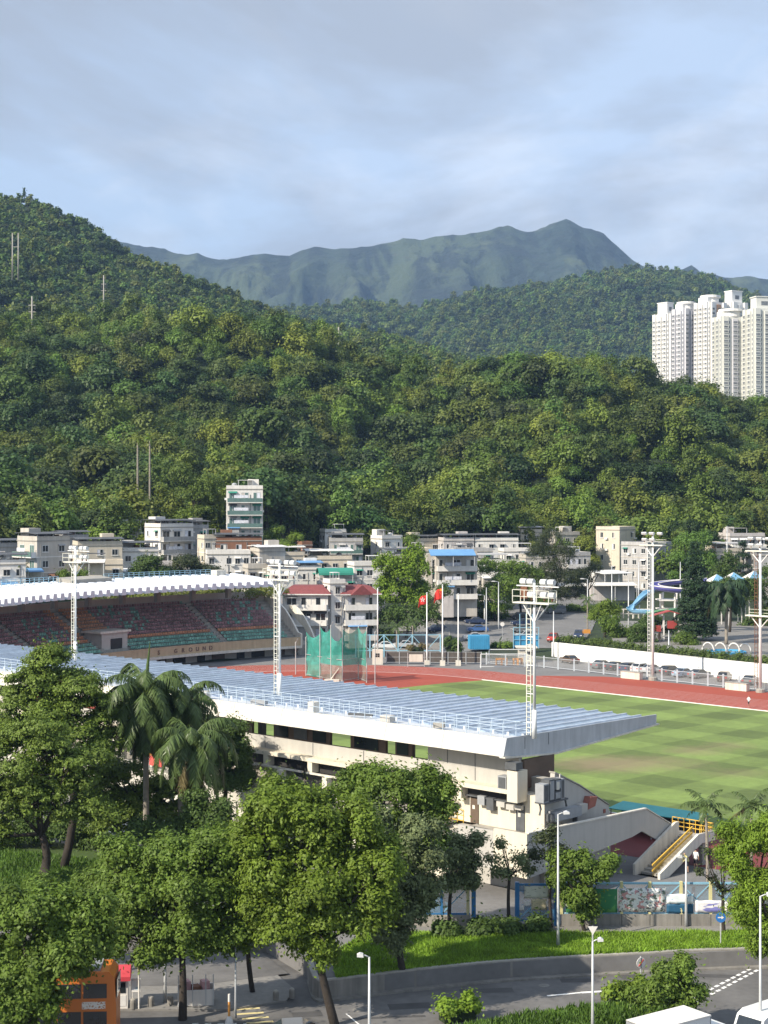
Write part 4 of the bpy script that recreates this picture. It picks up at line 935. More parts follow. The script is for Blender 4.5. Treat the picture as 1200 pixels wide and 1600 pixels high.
PLOW = [proto(21, 'round', G_forest, 260, 1.35), proto(22, 'wide', G_forest2, 260, 1.35), proto(23, 'round', G_forest2, 260, 1.35), proto(24, 'tall', G_forest, 240, 1.3), proto(25, 'layer', G_forest3, 240, 1.3)]
def scatter(name, label, P, scl, rot, idx, protos):
    """one wood: crowns instanced on points"""
    me = bpy.data.meshes.new(name); me.vertices.add(len(P)); me.vertices.foreach_set('co', np.asarray(P, np.float32).ravel())
    for nm, ty, dat in (('scl', 'FLOAT', scl), ('rot', 'FLOAT', rot), ('idx', 'INT', idx)):
        a = me.attributes.new(nm, ty, 'POINT'); a.data.foreach_set('value', np.asarray(dat, np.float32 if ty == 'FLOAT' else np.int32))
    ob = inst(name, me); ng = bpy.data.node_groups.new(name, 'GeometryNodeTree')
    ng.interface.new_socket('Geometry', in_out='INPUT', socket_type='NodeSocketGeometry'); ng.interface.new_socket('Geometry', in_out='OUTPUT', socket_type='NodeSocketGeometry')
    gi = ng.nodes.new('NodeGroupInput'); go = ng.nodes.new('NodeGroupOutput'); ip = ng.nodes.new('GeometryNodeInstanceOnPoints'); jn = ng.nodes.new('GeometryNodeJoinGeometry')
    for pm in reversed(protos):
        po = bpy.data.objects.new('crown_source', pm); oi = ng.nodes.new('GeometryNodeObjectInfo'); oi.inputs['Object'].default_value = po
        g2 = ng.nodes.new('GeometryNodeGeometryToInstance'); ng.links.new(oi.outputs['Geometry'], g2.inputs[0]); ng.links.new(g2.outputs[0], jn.inputs[0])
    def attr(nm, ty):
        a = ng.nodes.new('GeometryNodeInputNamedAttribute'); a.data_type = ty; a.inputs['Name'].default_value = nm; return a.outputs['Attribute']
    ng.links.new(gi.outputs[0], ip.inputs['Points']); ng.links.new(jn.outputs[0], ip.inputs['Instance']); ip.inputs['Pick Instance'].default_value = True
    ng.links.new(attr('idx', 'INT'), ip.inputs['Instance Index'])
    cx = ng.nodes.new('ShaderNodeCombineXYZ'); ng.links.new(attr('rot', 'FLOAT'), cx.inputs['Z']); ng.links.new(cx.outputs[0], ip.inputs['Rotation'])
    cs_ = ng.nodes.new('ShaderNodeCombineXYZ'); a = attr('scl', 'FLOAT')
    for k in range(3): ng.links.new(a, cs_.inputs[k])
    ng.links.new(cs_.outputs[0], ip.inputs['Scale']); ng.links.new(ip.outputs[0], go.inputs[0])
    md = ob.modifiers.new('wood', 'NODES'); md.node_group = ng
    return tag(ob, label, None, None, 'stuff')
# houses' plots (filled by the village table below) keep the wood off
CLEAR = []
def forest_edge(px):                                       # distance at which the wood begins
    return np.interp(px, [0, 150, 330, 350, 430, 450, 560, 700, 900, 1000, 1060, 1200], [345, 368, 392, 406, 408, 424, 436, 445, 445, 444, 400, 436])
rs = np.random.RandomState(5)
gx_, gy_ = np.meshgrid(np.arange(-280, 300, 7.0), np.arange(335, 770, 7.0)); X = (gx_ + rs.uniform(-2.8, 2.8, gx_.shape)).ravel(); Y = (gy_ + rs.uniform(-2.8, 2.8, gy_.shape)).ravel()
px = X / Y * FOC + 600; ok = (px > -90) & (px < 1290) & (Y > forest_edge(px)) & ((Y < 690) | (px < 520)); X = X[ok]; Y = Y[ok]; px = px[ok]
Z = hill_z(X, Y); patch = 0.6 * fbm(X / 60, Y / 60, 3, 77) + 0.4 * vnoise(X / 14, Y / 14, 9)
scl = rs.uniform(0.75, 1.28, len(X)) * (0.85 + 0.5 * (patch - 0.4)); scl = np.clip(scl * 1.42 * rs.choice([.6, .8, 1, 1.05, 1.35], len(X)), 0.65, 2.6)
idx = np.where(patch > 0.56, rs.choice([3, 5, 8, 0], len(X)), np.where(patch < 0.44, rs.choice([2, 6, 6, 7, 1], len(X)), rs.choice([0, 1, 3, 4, 5, 6, 7], len(X))))
rot = rs.uniform(0, 6.28, len(X)); Z = Z - 1.8
FRONT = np.argsort(Y - 18 * (rs.rand(len(X)) < 0.0))[:]
edge_d = Y - forest_edge(px); order = np.argsort(edge_d); near = order[:170]; rest = order[170:]
trk = MB().tube([(0, 0, -1), (0.1, 0, 2), (0, 0.1, 5)], [0.35, 0.28, 0.15], 6).mesh('trunk', M_bark)
LB = {0: 'round mid-green', 1: 'broad mid-green', 2: 'tall bright green', 3: 'round dark green', 4: 'layered mid-green', 5: 'broad dark green', 6: 'round bright green', 7: 'tall mid-green', 8: 'layered dark green'}
ZONE = [(-999, 'at the far left wood edge'), (150, 'on the wood edge behind the white villa'), (340, 'on the wood edge around the tall hillside house'), (430, 'on the wood edge behind the green glazed house'), (620, 'on the wood edge behind the roof row'), (840, 'on the wood edge left of the cream block'), (1000, 'on the wood edge behind the concrete block'), (1120, 'on the wood edge behind the pinkish grey house')]
for k in near:
    i = int(idx[k]); zn = [b_ for a_, b_ in ZONE if px[k] >= a_][-1]; t = thing('woodland_tree', LB[i] + ' broadleaf tree ' + zn, 'tree', (X[k], Y[k], Z[k]), rot[k], 'trees along the front edge of the wood'); t.scale = (scl[k],) * 3
    inst('crown', PROTO[i], t); inst('trunk', trk, t)
scatter('woodland', 'dense green broadleaf wood covering the hillside above the village', np.stack([X, Y, Z], 1)[rest], scl[rest], rot[rest], idx[rest], PROTO)
# the high hill at the left and the middle hills
def on_layer(zf, n, px0, px1, Ymin, Ymax, seed):
    rs = np.random.RandomState(seed); gx, gy, XX_, ZZ = zf; rows = gy[:, 0]; px = rs.uniform(px0, px1, n); Yv = np.sqrt(rs.uniform(Ymin ** 2, Ymax ** 2, n)); out = []
    Xv = (px - 600) / FOC * Yv
    j = np.clip(np.searchsorted(rows, Yv) - 1, 0, len(rows) - 2); b = (Yv - rows[j]) / (rows[j + 1] - rows[j]); Zv = np.empty(n)
    for k in range(n):
        z0 = np.interp(Xv[k], XX_[j[k]], ZZ[j[k]]); z1 = np.interp(Xv[k], XX_[j[k] + 1], ZZ[j[k] + 1]); Zv[k] = z0 * (1 - b[k]) + z1 * b[k]
    return Xv, Yv, Zv, rs
Xa, Ya, Za, rs = on_layer(zf2, 9500, -60, 1100, 690, 1330, 8)
n = len(Xa); scatter('hill_wood', 'dark scrubby woodland covering the high hill', np.stack([Xa, Ya, Za - 2.2], 1), rs.uniform(0.75, 1.35, n) * (0.8 + 0.4 * vnoise(Xa / 60, Ya / 60, 4)), rs.uniform(0, 6.28, n), rs.choice([0, 1, 2, 3, 4, 0, 1, 2], n), PLOW)
Xa, Ya, Za, rs = on_layer(zf3, 9000, 380, 1260, 1600, 2620, 9)
n = len(Xa); scatter('distant_wood', 'dark woodland on the middle hills', np.stack([Xa, Ya, Za - 5], 1), rs.uniform(1.3, 2.3, n), rs.uniform(0, 6.28, n), rs.choice([0, 1, 2, 1, 2, 3], n), PLOW)

# ================================================================== VILLAGE HOUSES
M_hw = mat('house_white', (0.74, 0.71, 0.66), 0.8, 0.07, 0.5, streak=0.2)
M_hc = mat('house_cream', (0.62, 0.55, 0.44), 0.8, 0.08, 0.5, streak=0.2)
M_hb = mat('house_beige', (0.52, 0.48, 0.42), 0.8, 0.1, 0.5, streak=0.25)
M_hp = mat('house_pinkgrey', (0.55, 0.51, 0.49), 0.8, 0.1, 0.5, streak=0.25)
M_hg = mat('house_grey', (0.43, 0.42, 0.41), 0.85, 0.1, 0.5, streak=0.3)
M_brick = mat('house_brick', (0.24, 0.12, 0.075), 0.85, 0.15, 1.5, streak=0.2)
M_slate = mat('dark_roof_sheet', (0.085, 0.088, 0.095), 0.6, 0.2, 0.5)
M_tile = mat('red_roof_tile', (0.20, 0.055, 0.055), 0.75, 0.18, 2.0, 0.02, 8)
M_blueR = mat('blue_roof_sheet', (0.13, 0.29, 0.52), 0.5, 0.12, 0.6)
M_greenR = mat('green_canopy', (0.035, 0.23, 0.165), 0.55, 0.12, 0.6)
M_frame = mat('window_frame', (0.55, 0.55, 0.54), 0.5, 0.1, 2)
M_gglass = mat('green_glass', (0.10, 0.17, 0.15), 0.08, 0.2, 1.0, spec=0.7)
M_acw = mat('aircon_white', (0.70, 0.69, 0.66), 0.6, 0.1, 3)
M_cloth = mat('laundry', (0.62, 0.63, 0.68), 0.9, 0.3, 2)

_wf = MB()
for a in ((-.5, .5, 0, .06), (-.5, .5, .94, 1.0)): _wf.box(a[0], a[1], -0.05, 0.02, a[2], a[3])
for a in (-.5, -.03, .44): _wf.box(a, a + 0.06, -0.05, 0.02, 0.06, 0.94)
WF = _wf.mesh('window', M_frame); hr2 = random.Random(55)
WP = {m.name: MB().box(-0.45, 0.45, -0.02, 0.015, 0.05, 0.95).mesh('pane', m) for m in (M_glass, M_gglass)}
WP2 = WP[M_glass.name]
AC_ = MB().box(-0.42, 0.42, -0.5, 0, 0, 0.5).mesh('air_conditioner', M_acw)
SILL = MB().box(-0.58, 0.58, -0.14, 0.02, -0.09, 0.0).mesh('sill', M_hw)
AWN = {m.name: MB().prism([(-.55, -.10), (-.55, -.06), (.02, .12), (.02, .05)], 'x', -.6, .6).mesh('window_awning', m) for m in (M_acw, M_hg, M_slate, M_greenR)}
CUR = {m.name: MB().box(-0.44, 0.0, -0.024, -0.021, 0.08, 0.92).mesh('curtain', m) for m in (M_cloth, M_hb, M_hw)}
def window(par, x, y, z, w_, h_, rz=0.0, glass=None, sill=True):
    f = inst('window', WF, par, (x, y, z), rz, (w_, 1.0, h_)); inst('pane', WP[(glass or M_glass).name], f)
    if sill: inst('sill', SILL, f)
    r_ = hr2.random()
    if r_ < .38: inst('window_awning', AWN[hr2.choice((M_acw, M_hg, M_hg, M_slate, M_greenR)).name], f, (0, 0, 1.0))
    elif r_ > .6: inst('curtain', CUR[hr2.choice((M_cloth, M_hb, M_hw)).name], f, (hr2.choice((0, .44)), 0, 0))
    return f
def face_pt(face, w_, d_, s, off=0.0):                     # a point along a wall face: s from -0.5 to 0.5
    return {'f': (s * w_, -d_ / 2 - off, 0.0), 'l': (-w_ / 2 - off, -s * d_, -PI / 2), 'r': (w_ / 2 + off, s * d_, PI / 2)}[face]
hr = random.Random(21)
def house(name, label, px, Y, w_, d_, py_top, floors, rot, wall, fh=3.0, roof='parapet', cols=(3, 2, 2), balc=None, cat='house', band=None, glassbalc=False, tank=True, z_extra=4.0, canopy=None, canopy_h=1.5, win=(1.3, 1.3)):
    c = V(px, py_top, Y); ztop = c.z; zb = ztop - floors * fh
    t = thing(name, label, cat, (c.x, c.y, zb), R(rot)); H = floors * fh
    b = MB().box(-w_ / 2, w_ / 2, -d_ / 2, d_ / 2, -z_extra, H).build('wall', wall, t)
    rf = None
    if roof in ('parapet', 'canopy'):
        rf = MB(); e = 0.12
        rf.box(-w_ / 2 - e, w_ / 2 + e, -d_ / 2 - e, d_ / 2 + e, H + 0.003, H + 0.2); o = rf.build('roof', M_conc, t)
        for a in ((-w_ / 2, w_ / 2, -d_ / 2, -d_ / 2 + 0.15), (-w_ / 2, w_ / 2, d_ / 2 - 0.15, d_ / 2), (-w_ / 2, -w_ / 2 + 0.15, -d_ / 2 + 0.15, d_ / 2 - 0.15), (w_ / 2 - 0.15, w_ / 2, -d_ / 2 + 0.15, d_ / 2 - 0.15)): MB().box(*a, H + 0.2, H + 1.0).build('parapet', wall, o)
        if tank:
            sx = hr.choice((-1, 1)); MB().box(sx * w_ * 0.25 - 1.3, sx * w_ * 0.25 + 1.3, 0.2, d_ / 2 - 0.3, H + 0.2, H + 2.5).build('stair_hood', wall, o)
            MB().lathe((-sx * w_ * 0.28, d_ * 0.2, H + 0.2), [(0.6, 0), (0.62, 1.2), (0.3, 1.4)], 10).build('water_tank', M_steel if hr.random() < .5 else M_acw, o)
        if roof == 'canopy':
            cm_ = canopy or M_slate; hh = H + canopy_h
            MB().prism([(-d_ / 2 - 0.5, hh - 0.12), (-d_ / 2 - 0.5, hh), (0, hh + 0.28), (d_ / 2 + 0.3, hh + 0.1), (d_ / 2 + 0.3, hh - 0.02), (0, hh + 0.16)], 'x', -w_ / 2 - 0.5, w_ / 2 + 0.4).build('canopy', cm_, o)
            for sx in (-1, 0, 1):
                for sy in (-1, 1): MB().box(sx * (w_ / 2 - 0.15) - 0.06, sx * (w_ / 2 - 0.15) + 0.06, sy * (d_ / 2 - 0.15) - 0.06, sy * (d_ / 2 - 0.15) + 0.06, H + 0.2, hh + 0.1).build('canopy_post', M_frame, o)
            for k in range(3): MB().box(-w_ / 2 + 0.6 + k * w_ / 3.2, -w_ / 2 + 1.5 + k * w_ / 3.2, -d_ / 4, 0, H + 0.2, H + 1.2 + 0.3 * (k % 2)).build('rooftop_clutter', hr.choice((M_hw, M_brick, M_acw, M_hg)), o)
    elif roof == 'red':
        e = 0.7; o = MB().add([(-w_ / 2 - e, -d_ / 2 - e, H), (w_ / 2 + e, -d_ / 2 - e, H), (w_ / 2 + e, d_ / 2 + e, H), (-w_ / 2 - e, d_ / 2 + e, H), (-w_ / 2 + 1.2, -d_ / 2 + 1.6, H + 1.5), (w_ / 2 - 1.2, -d_ / 2 + 1.6, H + 1.5), (w_ / 2 - 1.2, d_ / 2 - 1.6, H + 1.5), (-w_ / 2 + 1.2, d_ / 2 - 1.6, H + 1.5)],
               [(0, 3, 2, 1), (0, 1, 5, 4), (1, 2, 6, 5), (2, 3, 7, 6), (3, 0, 4, 7), (4, 5, 6, 7)]).build('roof', M_tile, t)
        MB().box(-w_ / 2 - e - .02, w_ / 2 + e + .02, -d_ / 2 - e - .08, -d_ / 2 - e, H - 0.18, H + 0.02).build('gutter', M_hw, o)
    for fi in range(floors):
        z0 = fi * fh
        for face, n in zip('flr', cols):
            L_ = w_ if face == 'f' else d_
            for k in range(n):
                s = (k + 0.5) / n - 0.5; x, y, rz = face_pt(face, w_, d_, s)
                big = balc and face in balc; ww = min(win[0] * (1.35 if big else 1), L_ / n * 0.72); h_ = 2.1 if big else win[1]
                if hr.random() < 0.08 and not big: continue
                window(t, x, y, z0 + (0.25 if big else 0.95), ww, h_, rz, M_gglass if glassbalc and big else M_glass, not big)
                if not big and hr.random() < 0.35: 
                    x, y, rz = face_pt(face, w_, d_, s + 0.42 / n); inst('air_conditioner', AC_, t, (x, y, z0 + 0.5), rz)
        if balc:
            for face in balc:
                L_ = w_ if face == 'f' else d_; x, y, rz = face_pt(face, w_, d_, 0)
                bo = inst('balcony', MB().box(-L_ / 2 + 0.15, L_ / 2 - 0.15, -1.3, 0.0, -0.18, 0.0).mesh('balcony', M_hw), t, (x, y, z0), rz)
                pm = M_gglass if glassbalc else (band or wall)
                MB().box(-L_ / 2 + 0.15, L_ / 2 - 0.15, -1.3, -1.2, 0.0, 0.95).build('balcony_front', pm, bo)
                for sx in (-L_ / 2 + 0.15, L_ / 2 - 0.25): MB().box(sx, sx + 0.1, -1.2, 0.0, 0.0, 0.95).build('balcony_side', band or wall, bo)
                if fi and hr.random() < 0.7: MB().box(-L_ * 0.3, L_ * 0.1, -1.0, -0.95, 1.0, 1.7).build('laundry', M_cloth, bo)
        if balc and fi == 0:
            pass
        if band and fi: MB().box(-w_ / 2 - 0.05, w_ / 2 + 0.05, -d_ / 2 - 0.05, d_ / 2 + 0.05, z0 - 0.12, z0 + 0.08).build('string_course', band, t)
    for k in range(hr2.randint(1, 3)):                       # drain pipes and cables down the walls
        face = hr2.choice('ffl'); x, y, rz = face_pt(face, w_, d_, hr2.uniform(-.46, .46), .06); MB().box(x - .05, x + .05, y - .05, y + .05, -1.0, H - hr2.uniform(0, 2)).build('drain_pipe', hr2.choice((M_dkmetal, M_acgrey, M_hb)), t)
    if hr2.random() < .65:                                   # lean-to against the front
        x0 = hr2.uniform(-w_ / 2, 0); wd = hr2.uniform(2.0, w_ * .5); hh = hr2.uniform(2.2, 3.2); an = MB().box(x0, x0 + wd, -d_ / 2 - 1.6, -d_ / 2 - .02, -z_extra, hh - .3).build('lean_to', hr2.choice((M_hb, M_hg, M_hw, M_hp)), t)
        MB().prism([(-d_ / 2 - 1.9, hh - .35), (-d_ / 2 - 1.9, hh - .27), (-d_ / 2 - .02, hh + .2), (-d_ / 2 - .02, hh + .1)], 'x', x0 - .2, x0 + wd + .2).build('lean_to_roof', hr2.choice((M_acw, M_slate, M_blueR, M_hg, M_brick)), an)
    if roof == 'parapet' and hr2.random() < .7:              # rooftop shelter on posts
        x0 = hr2.uniform(-w_ * .4, 0); wd = w_ * hr2.uniform(.3, .5); sh = MB().box(x0, x0 + wd, -d_ * .35, d_ * .1, H + 2.2, H + 2.3).build('roof_shelter', hr2.choice((M_slate, M_hg, M_acw)), t)
        for sx in (x0 + .1, x0 + wd - .1):
            for sy in (-d_ * .34, d_ * .08): MB().box(sx - .05, sx + .05, sy - .05, sy + .05, H + .2, H + 2.2).build('shelter_post', M_frame, sh)
    return t
house('village_house', 'grey house with a low dark roof at the far left edge of the village', -8, 322, 9, 8, 855, 3, 30, M_hg, roof='canopy', cols=(3, 2, 2), balc='l')
house('village_house', 'beige house with green glass balconies and black roof canopy', 68, 314, 7.2, 7.6, 845, 3, 42, M_hb, roof='canopy', cols=(2, 2, 1), balc='l', glassbalc=True, band=M_hw)
house('village_house', 'stepped tan house with long black canopy left of the white villa', 152, 345, 9.5, 7, 852, 3, 20, M_hc, roof='canopy', cols=(3, 2, 2))
house('village_house', 'low tan house with pale sheds below the black canopy house', 158, 318, 8.5, 6, 882, 2, 10, M_hc, roof='parapet', cols=(3, 2, 2), tank=False)
house('village_house', 'small white block at the left of the white villa', 198, 384, 5.2, 5, 818, 3, 40, M_hw, cols=(2, 2, 1), tank=False, win=(1.0, 1.2))
house('village_villa', 'white villa with grey balconies and a wide dark sloping roof', 264, 374, 8.6, 7.8, 824, 3, 36, M_hw, roof='canopy', cols=(3, 2, 1), balc='f', band=M_hg, canopy_h=1.7)
house('village_house', 'grey annex with flat dark roof on the right side of the white villa', 300, 380, 6, 6, 826, 3, 30, M_hg, roof='canopy', cols=(2, 1, 1), canopy_h=1.8)
house('hillside_house', 'tall five storey white house with glass balconies alone up the slope', 382, 385, 8.6, 8, 765, 4, 6, M_hw, roof='parapet', cols=(3, 1, 1), balc='f', glassbalc=True, band=M_hw, z_extra=8)
house('village_house', 'brown brick terrace house below the tall white hillside house', 372, 368, 10.5, 7, 845, 2, 8, M_brick, roof='canopy', cols=(3, 2, 1), canopy_h=1.6)
house('village_house', 'low white house with a row of windows beside the roof railing', 356, 350, 9.4, 6, 866, 2, 10, M_hw, cols=(5, 2, 1), tank=False, win=(1.1, 1.4))
house('village_house', 'small tan house with cluttered roof right of the low white house', 418, 352, 6, 6, 862, 2, 25, M_hb, roof='canopy', cols=(2, 2, 1), canopy=M_acw, canopy_h=1.2)
house('village_house', 'narrow brown brick block between white roofs', 476, 384, 2.6, 3.4, 852, 4, 25, M_brick, cols=(1, 1, 0), tank=False)
house('village_house', 'cream house with white-roofed glass conservatory on its terrace', 512, 376, 10.5, 7, 874, 3, 10, M_hc, roof='canopy', cols=(4, 2, 1), canopy=M_acw, canopy_h=2.2, band=M_hw)
house('village_house', 'green glazed rooftop house at the edge of the wood', 540, 415, 8.5, 7, 846, 2, 5, M_hg, roof='canopy', cols=(4, 2, 1), balc='f', glassbalc=True, canopy_h=1.9)
house('village_house', 'small white house with dark windows behind the green glazed house', 520, 432, 6, 5, 832, 2, 20, M_hw, cols=(2, 2, 1), tank=False)
house('village_house', 'plain white house at the wood edge behind the bright green tree', 604, 420, 6.2, 6, 842, 3, 30, M_hw, cols=(2, 1, 1))
house('village_house', 'blue-roofed white house above the red tiled houses', 474, 352, 7, 6, 890, 3, 12, M_hw, roof='canopy', cols=(3, 2, 1), canopy=M_blueR, canopy_h=1.7)
house('village_house', 'white house with green barrel canopy above the red tiled houses', 525, 345, 8, 6, 903, 3, 12, M_hp, cols=(3, 2, 1), tank=False)
gc = thing('barrel_canopy', 'green barrel-vaulted rooftop canopy behind the red tiled houses', 'canopy', V(523, 898, 343), R(12))
mb = MB(); n = 10; arcp = [(1.9 * math.cos(PI * k / n), 1.5 * math.sin(PI * k / n)) for k in range(n + 1)]
mb.prism(arcp + [(p[0] * 0.96, p[1] * 0.95) for p in arcp[::-1]], 'x', -3.8, 3.8); mb.build('sheet', M_greenR, gc)
for x in (-3.6, 0, 3.6):
    for y in (-1.8, 1.8): MB().box(x - .06, x + .06, y - .06, y + .06, -1.6, 0.05).build('post', M_frame, gc)
# the pair of red tiled houses beside the far stand
house('red_roof_house', 'white house with red tiled roof and deep shaded balconies beside the curved stand', 482, 318, 8.6, 8, 926, 3, -4, M_hw, roof='red', cols=(3, 2, 0), balc='f', band=M_hw, win=(1.7, 1.4))
h2 = house('red_roof_house', 'white house with red gabled bay and arched windows facing the cage', 556, 320, 7.0, 8, 926, 3, 14, M_hw, roof='red', cols=(2, 1, 2), balc='f', band=M_hw, win=(1.1, 1.6))
MB().prism([(-2.2, 8.9), (2.2, 8.9), (0, 10.8)], 'y', -5.6, -2.0).build('gable', M_tile, h2)
st_ = house('stair_tower', 'bright white stair tower with small windows between the red tiled houses', 522, 317, 3.2, 4.5, 912, 4, 20, M_hw, cols=(1, 1, 0), tank=False, fh=2.9, win=(1.0, 1.5))
# centre
house('village_house', 'house with long blue awning and stacked balconies behind the bright tree', 708, 348, 9.0, 8, 868, 3, 8, M_hb, cols=(3, 2, 1), balc='f', band=M_hw, tank=False)
bw_ = thing('blue_awning', 'long blue awning over the top balcony of the beige house', 'awning', V(706, 868, 342.0), R(8))
MB().prism([(-1.9, 0.0), (-1.9, 0.15), (1.0, 1.3), (1.0, 1.15)], 'x', -4.9, 4.9).build('sheet', M_blueR, bw_)
for x in (-4.6, 0, 4.6): MB().box(x - .05, x + .05, -1.75, -1.65, -2.2, 0.05).build('post', M_frame, bw_)
gl = thing('glass_stairwell', 'tall arched strip of glass on the beige stair block', 'stairwell', V(684, 920, 345), R(8))
MB().box(-2.3, 1.6, 0.0, 3.0, -2, 7.6).build('wall', M_hb, gl)
for i in range(6): MB().box(-1.2, -0.35, -0.07, -0.01, 0.2 + i * 1.05, 1.15 + i * 1.05).build('pane', M_glass, gl)
house('village_house', 'beige terraced house with dark canopy at the left of the roof row', 660, 440, 8, 7, 846, 3, 25, M_hc, roof='canopy', cols=(2, 2, 1), canopy_h=1.6)
house('village_house', 'house with black framed roof terrace in the middle of the roof row', 712, 436, 8.5, 7, 845, 3, 12, M_hp, roof='canopy', cols=(3, 2, 1), canopy_h=1.7)
house('village_house', 'house with cluttered grey roof terrace right of the roof row', 772, 438, 12, 7, 845, 3, 8, M_hw, roof='canopy', cols=(4, 2, 1), canopy_h=1.8)
house('village_house', 'low white house with long flat white roof below the roof row', 812, 420, 10, 6, 862, 2, 10, M_hw, cols=(4, 2, 1), tank=False)
house('village_house', 'grey house with chimney pipes below the roof row', 735, 405, 10, 6, 862, 3, 12, M_hg, cols=(4, 2, 1), tank=False)
house('village_house', 'cream house half hidden behind the feathery dark tree', 822, 455, 7, 6, 832, 2, 25, M_hc, roof='canopy', cols=(2, 2, 1), canopy=M_hg, canopy_h=1.6)
house('village_house', 'tan house showing right of the feathery dark tree', 878, 452, 8, 6, 836, 3, 25, M_hb, cols=(3, 2, 1))
# right
cb_ = house('village_house', 'cream four storey block with railed roof behind the grey concrete block', 962, 430, 7.6, 7.5, 828, 5, 48, M_hc, cols=(2, 2, 1), tank=False, win=(0.9, 1.5))
house('concrete_block', 'weathered grey concrete block with lit ribbed side above the slides', 1010, 408, 9.6, 8.6, 852, 5, 42, M_hg, fh=2.9, cols=(2, 3, 1), tank=False, band=M_hb, cat='building')
house('village_house', 'pinkish grey house with balconies at the right behind the conifer', 1158, 430, 10, 8, 838, 4, 12, M_hp, roof='parapet', cols=(4, 2, 2), balc='f', band=M_hw)
house('village_house', 'dark green roofed house at the right edge of the village', 1206, 440, 8, 7, 836, 3, 10, M_hg, roof='canopy', cols=(3, 2, 1), canopy=M_greenR, canopy_h=1.8)
more = [('small grey house behind the black canopy house', 112, 352, 6, 5, 842, 2, 30, M_hg, 'canopy'), ('narrow cream house squeezed right of the white villa', 330, 366, 5, 5, 842, 2, 25, M_hc, 'parapet'), ('pale house with red brick parapet below the white villa', 215, 350, 8, 6, 862, 2, 20, M_hw, 'canopy'),
        ('grey shack above the curved stand roof', 268, 336, 7, 5, 884, 2, 12, M_hp, 'parapet'), ('white cottage left of the blue-roofed house', 440, 338, 6, 5, 893, 2, 15, M_hw, 'canopy'), ('tan cottage behind the blue-roofed house', 448, 372, 7, 5, 868, 2, 15, M_hc, 'canopy'), ('brown house behind the white cottage', 405, 340, 6, 5, 888, 2, 18, M_hb, 'parapet'),
        ('white house right of the green barrel canopy', 572, 352, 7, 6, 884, 3, 16, M_hw, 'parapet'), ('grey terrace house behind the bright tree', 622, 372, 7, 6, 872, 3, 16, M_hp, 'canopy'), ('cream house left of the blue awning house', 652, 388, 6, 6, 862, 3, 18, M_hc, 'parapet'), ('small white house right of the blue awning house', 762, 372, 7, 6, 880, 2, 12, M_hw, 'canopy'),
        ('tan house below the long flat white roof', 840, 398, 8, 6, 872, 2, 12, M_hb, 'canopy'), ('grey house between the feathery trees', 895, 410, 7, 6, 868, 3, 20, M_hg, 'parapet'), ('pale house right of the concrete block', 1068, 420, 6, 6, 858, 3, 15, M_hw, 'parapet'), ('cream house behind the blue canopies', 1130, 400, 7, 6, 862, 3, 15, M_hc, 'canopy'), ('grey house at the right edge behind the mast', 1195, 392, 8, 6, 868, 3, 12, M_hg, 'canopy'), ('low white house at the left edge above the stand railing', 8, 300, 7, 5, 882, 2, 20, M_hw, 'canopy')]
for lb_, px_, Y_, w2, d2, pt, fl_, rt, wm, rf_ in more: house('village_house', lb_, px_, Y_, w2, d2, pt, fl_, rt, wm, roof=rf_, cols=(3, 2, 1), canopy=hr.choice((M_slate, M_acw, M_hg, M_slate)), canopy_h=hr.uniform(1.3, 2.2), tank=hr.random() < .4, balc='f' if hr.random() < .4 else None, band=M_hw if hr.random() < .5 else None)
# low sheds
def shed(label, px, Y, w_, d_, py, h_, rot, m, wall=None):
    c = V(px, py, Y); t = thing('shed', label, 'shed', (c.x, c.y, c.z - h_), R(rot))
    MB().prism([(-d_ / 2, h_ - 0.4), (-d_ / 2, h_ - 0.28), (d_ / 2, h_ + 0.2), (d_ / 2, h_ + 0.08)], 'x', -w_ / 2, w_ / 2).build('roof', m, t)
    for x in (-w_ / 2 + 0.2, 0, w_ / 2 - 0.2):
        for y in (-d_ / 2 + 0.2, d_ / 2 - 0.2): MB().box(x - .07, x + .07, y - .07, y + .07, -1.5, h_ - 0.3 + (0.3 if y > 0 else 0)).build('post', M_frame, t)
    if wall: MB().box(-w_ / 2 + .15, w_ / 2 - .15, 0.2, d_ / 2 - .1, -1.5, h_ - 0.1).build('wall', wall, t)
shed('white sheet-roofed shed below the cream block', 952, 396, 9, 8, 893, 3.2, 30, M_acw, M_hw)
shed('long pale canopy over the car park under the feathery tree', 875, 398, 18, 5, 913, 2.8, 4, M_acw, M_hg)
shed('pale canopy right of the long car park canopy', 958, 388, 11, 5, 912, 2.6, 4, M_hw, M_hp)
shed('white flat canopy beside the tan houses at the left', 188, 322, 8, 4, 890, 2.8, 8, M_acw, M_hw)
shed('blue sheet roof of a shed under the green balcony house', 42, 306, 6, 4, 890, 2.5, 20, M_blueR, M_hw)
shed('pale sheds between the tan house and the bushes', 140, 312, 6, 3, 876, 2.5, 5, M_hw, M_hc)

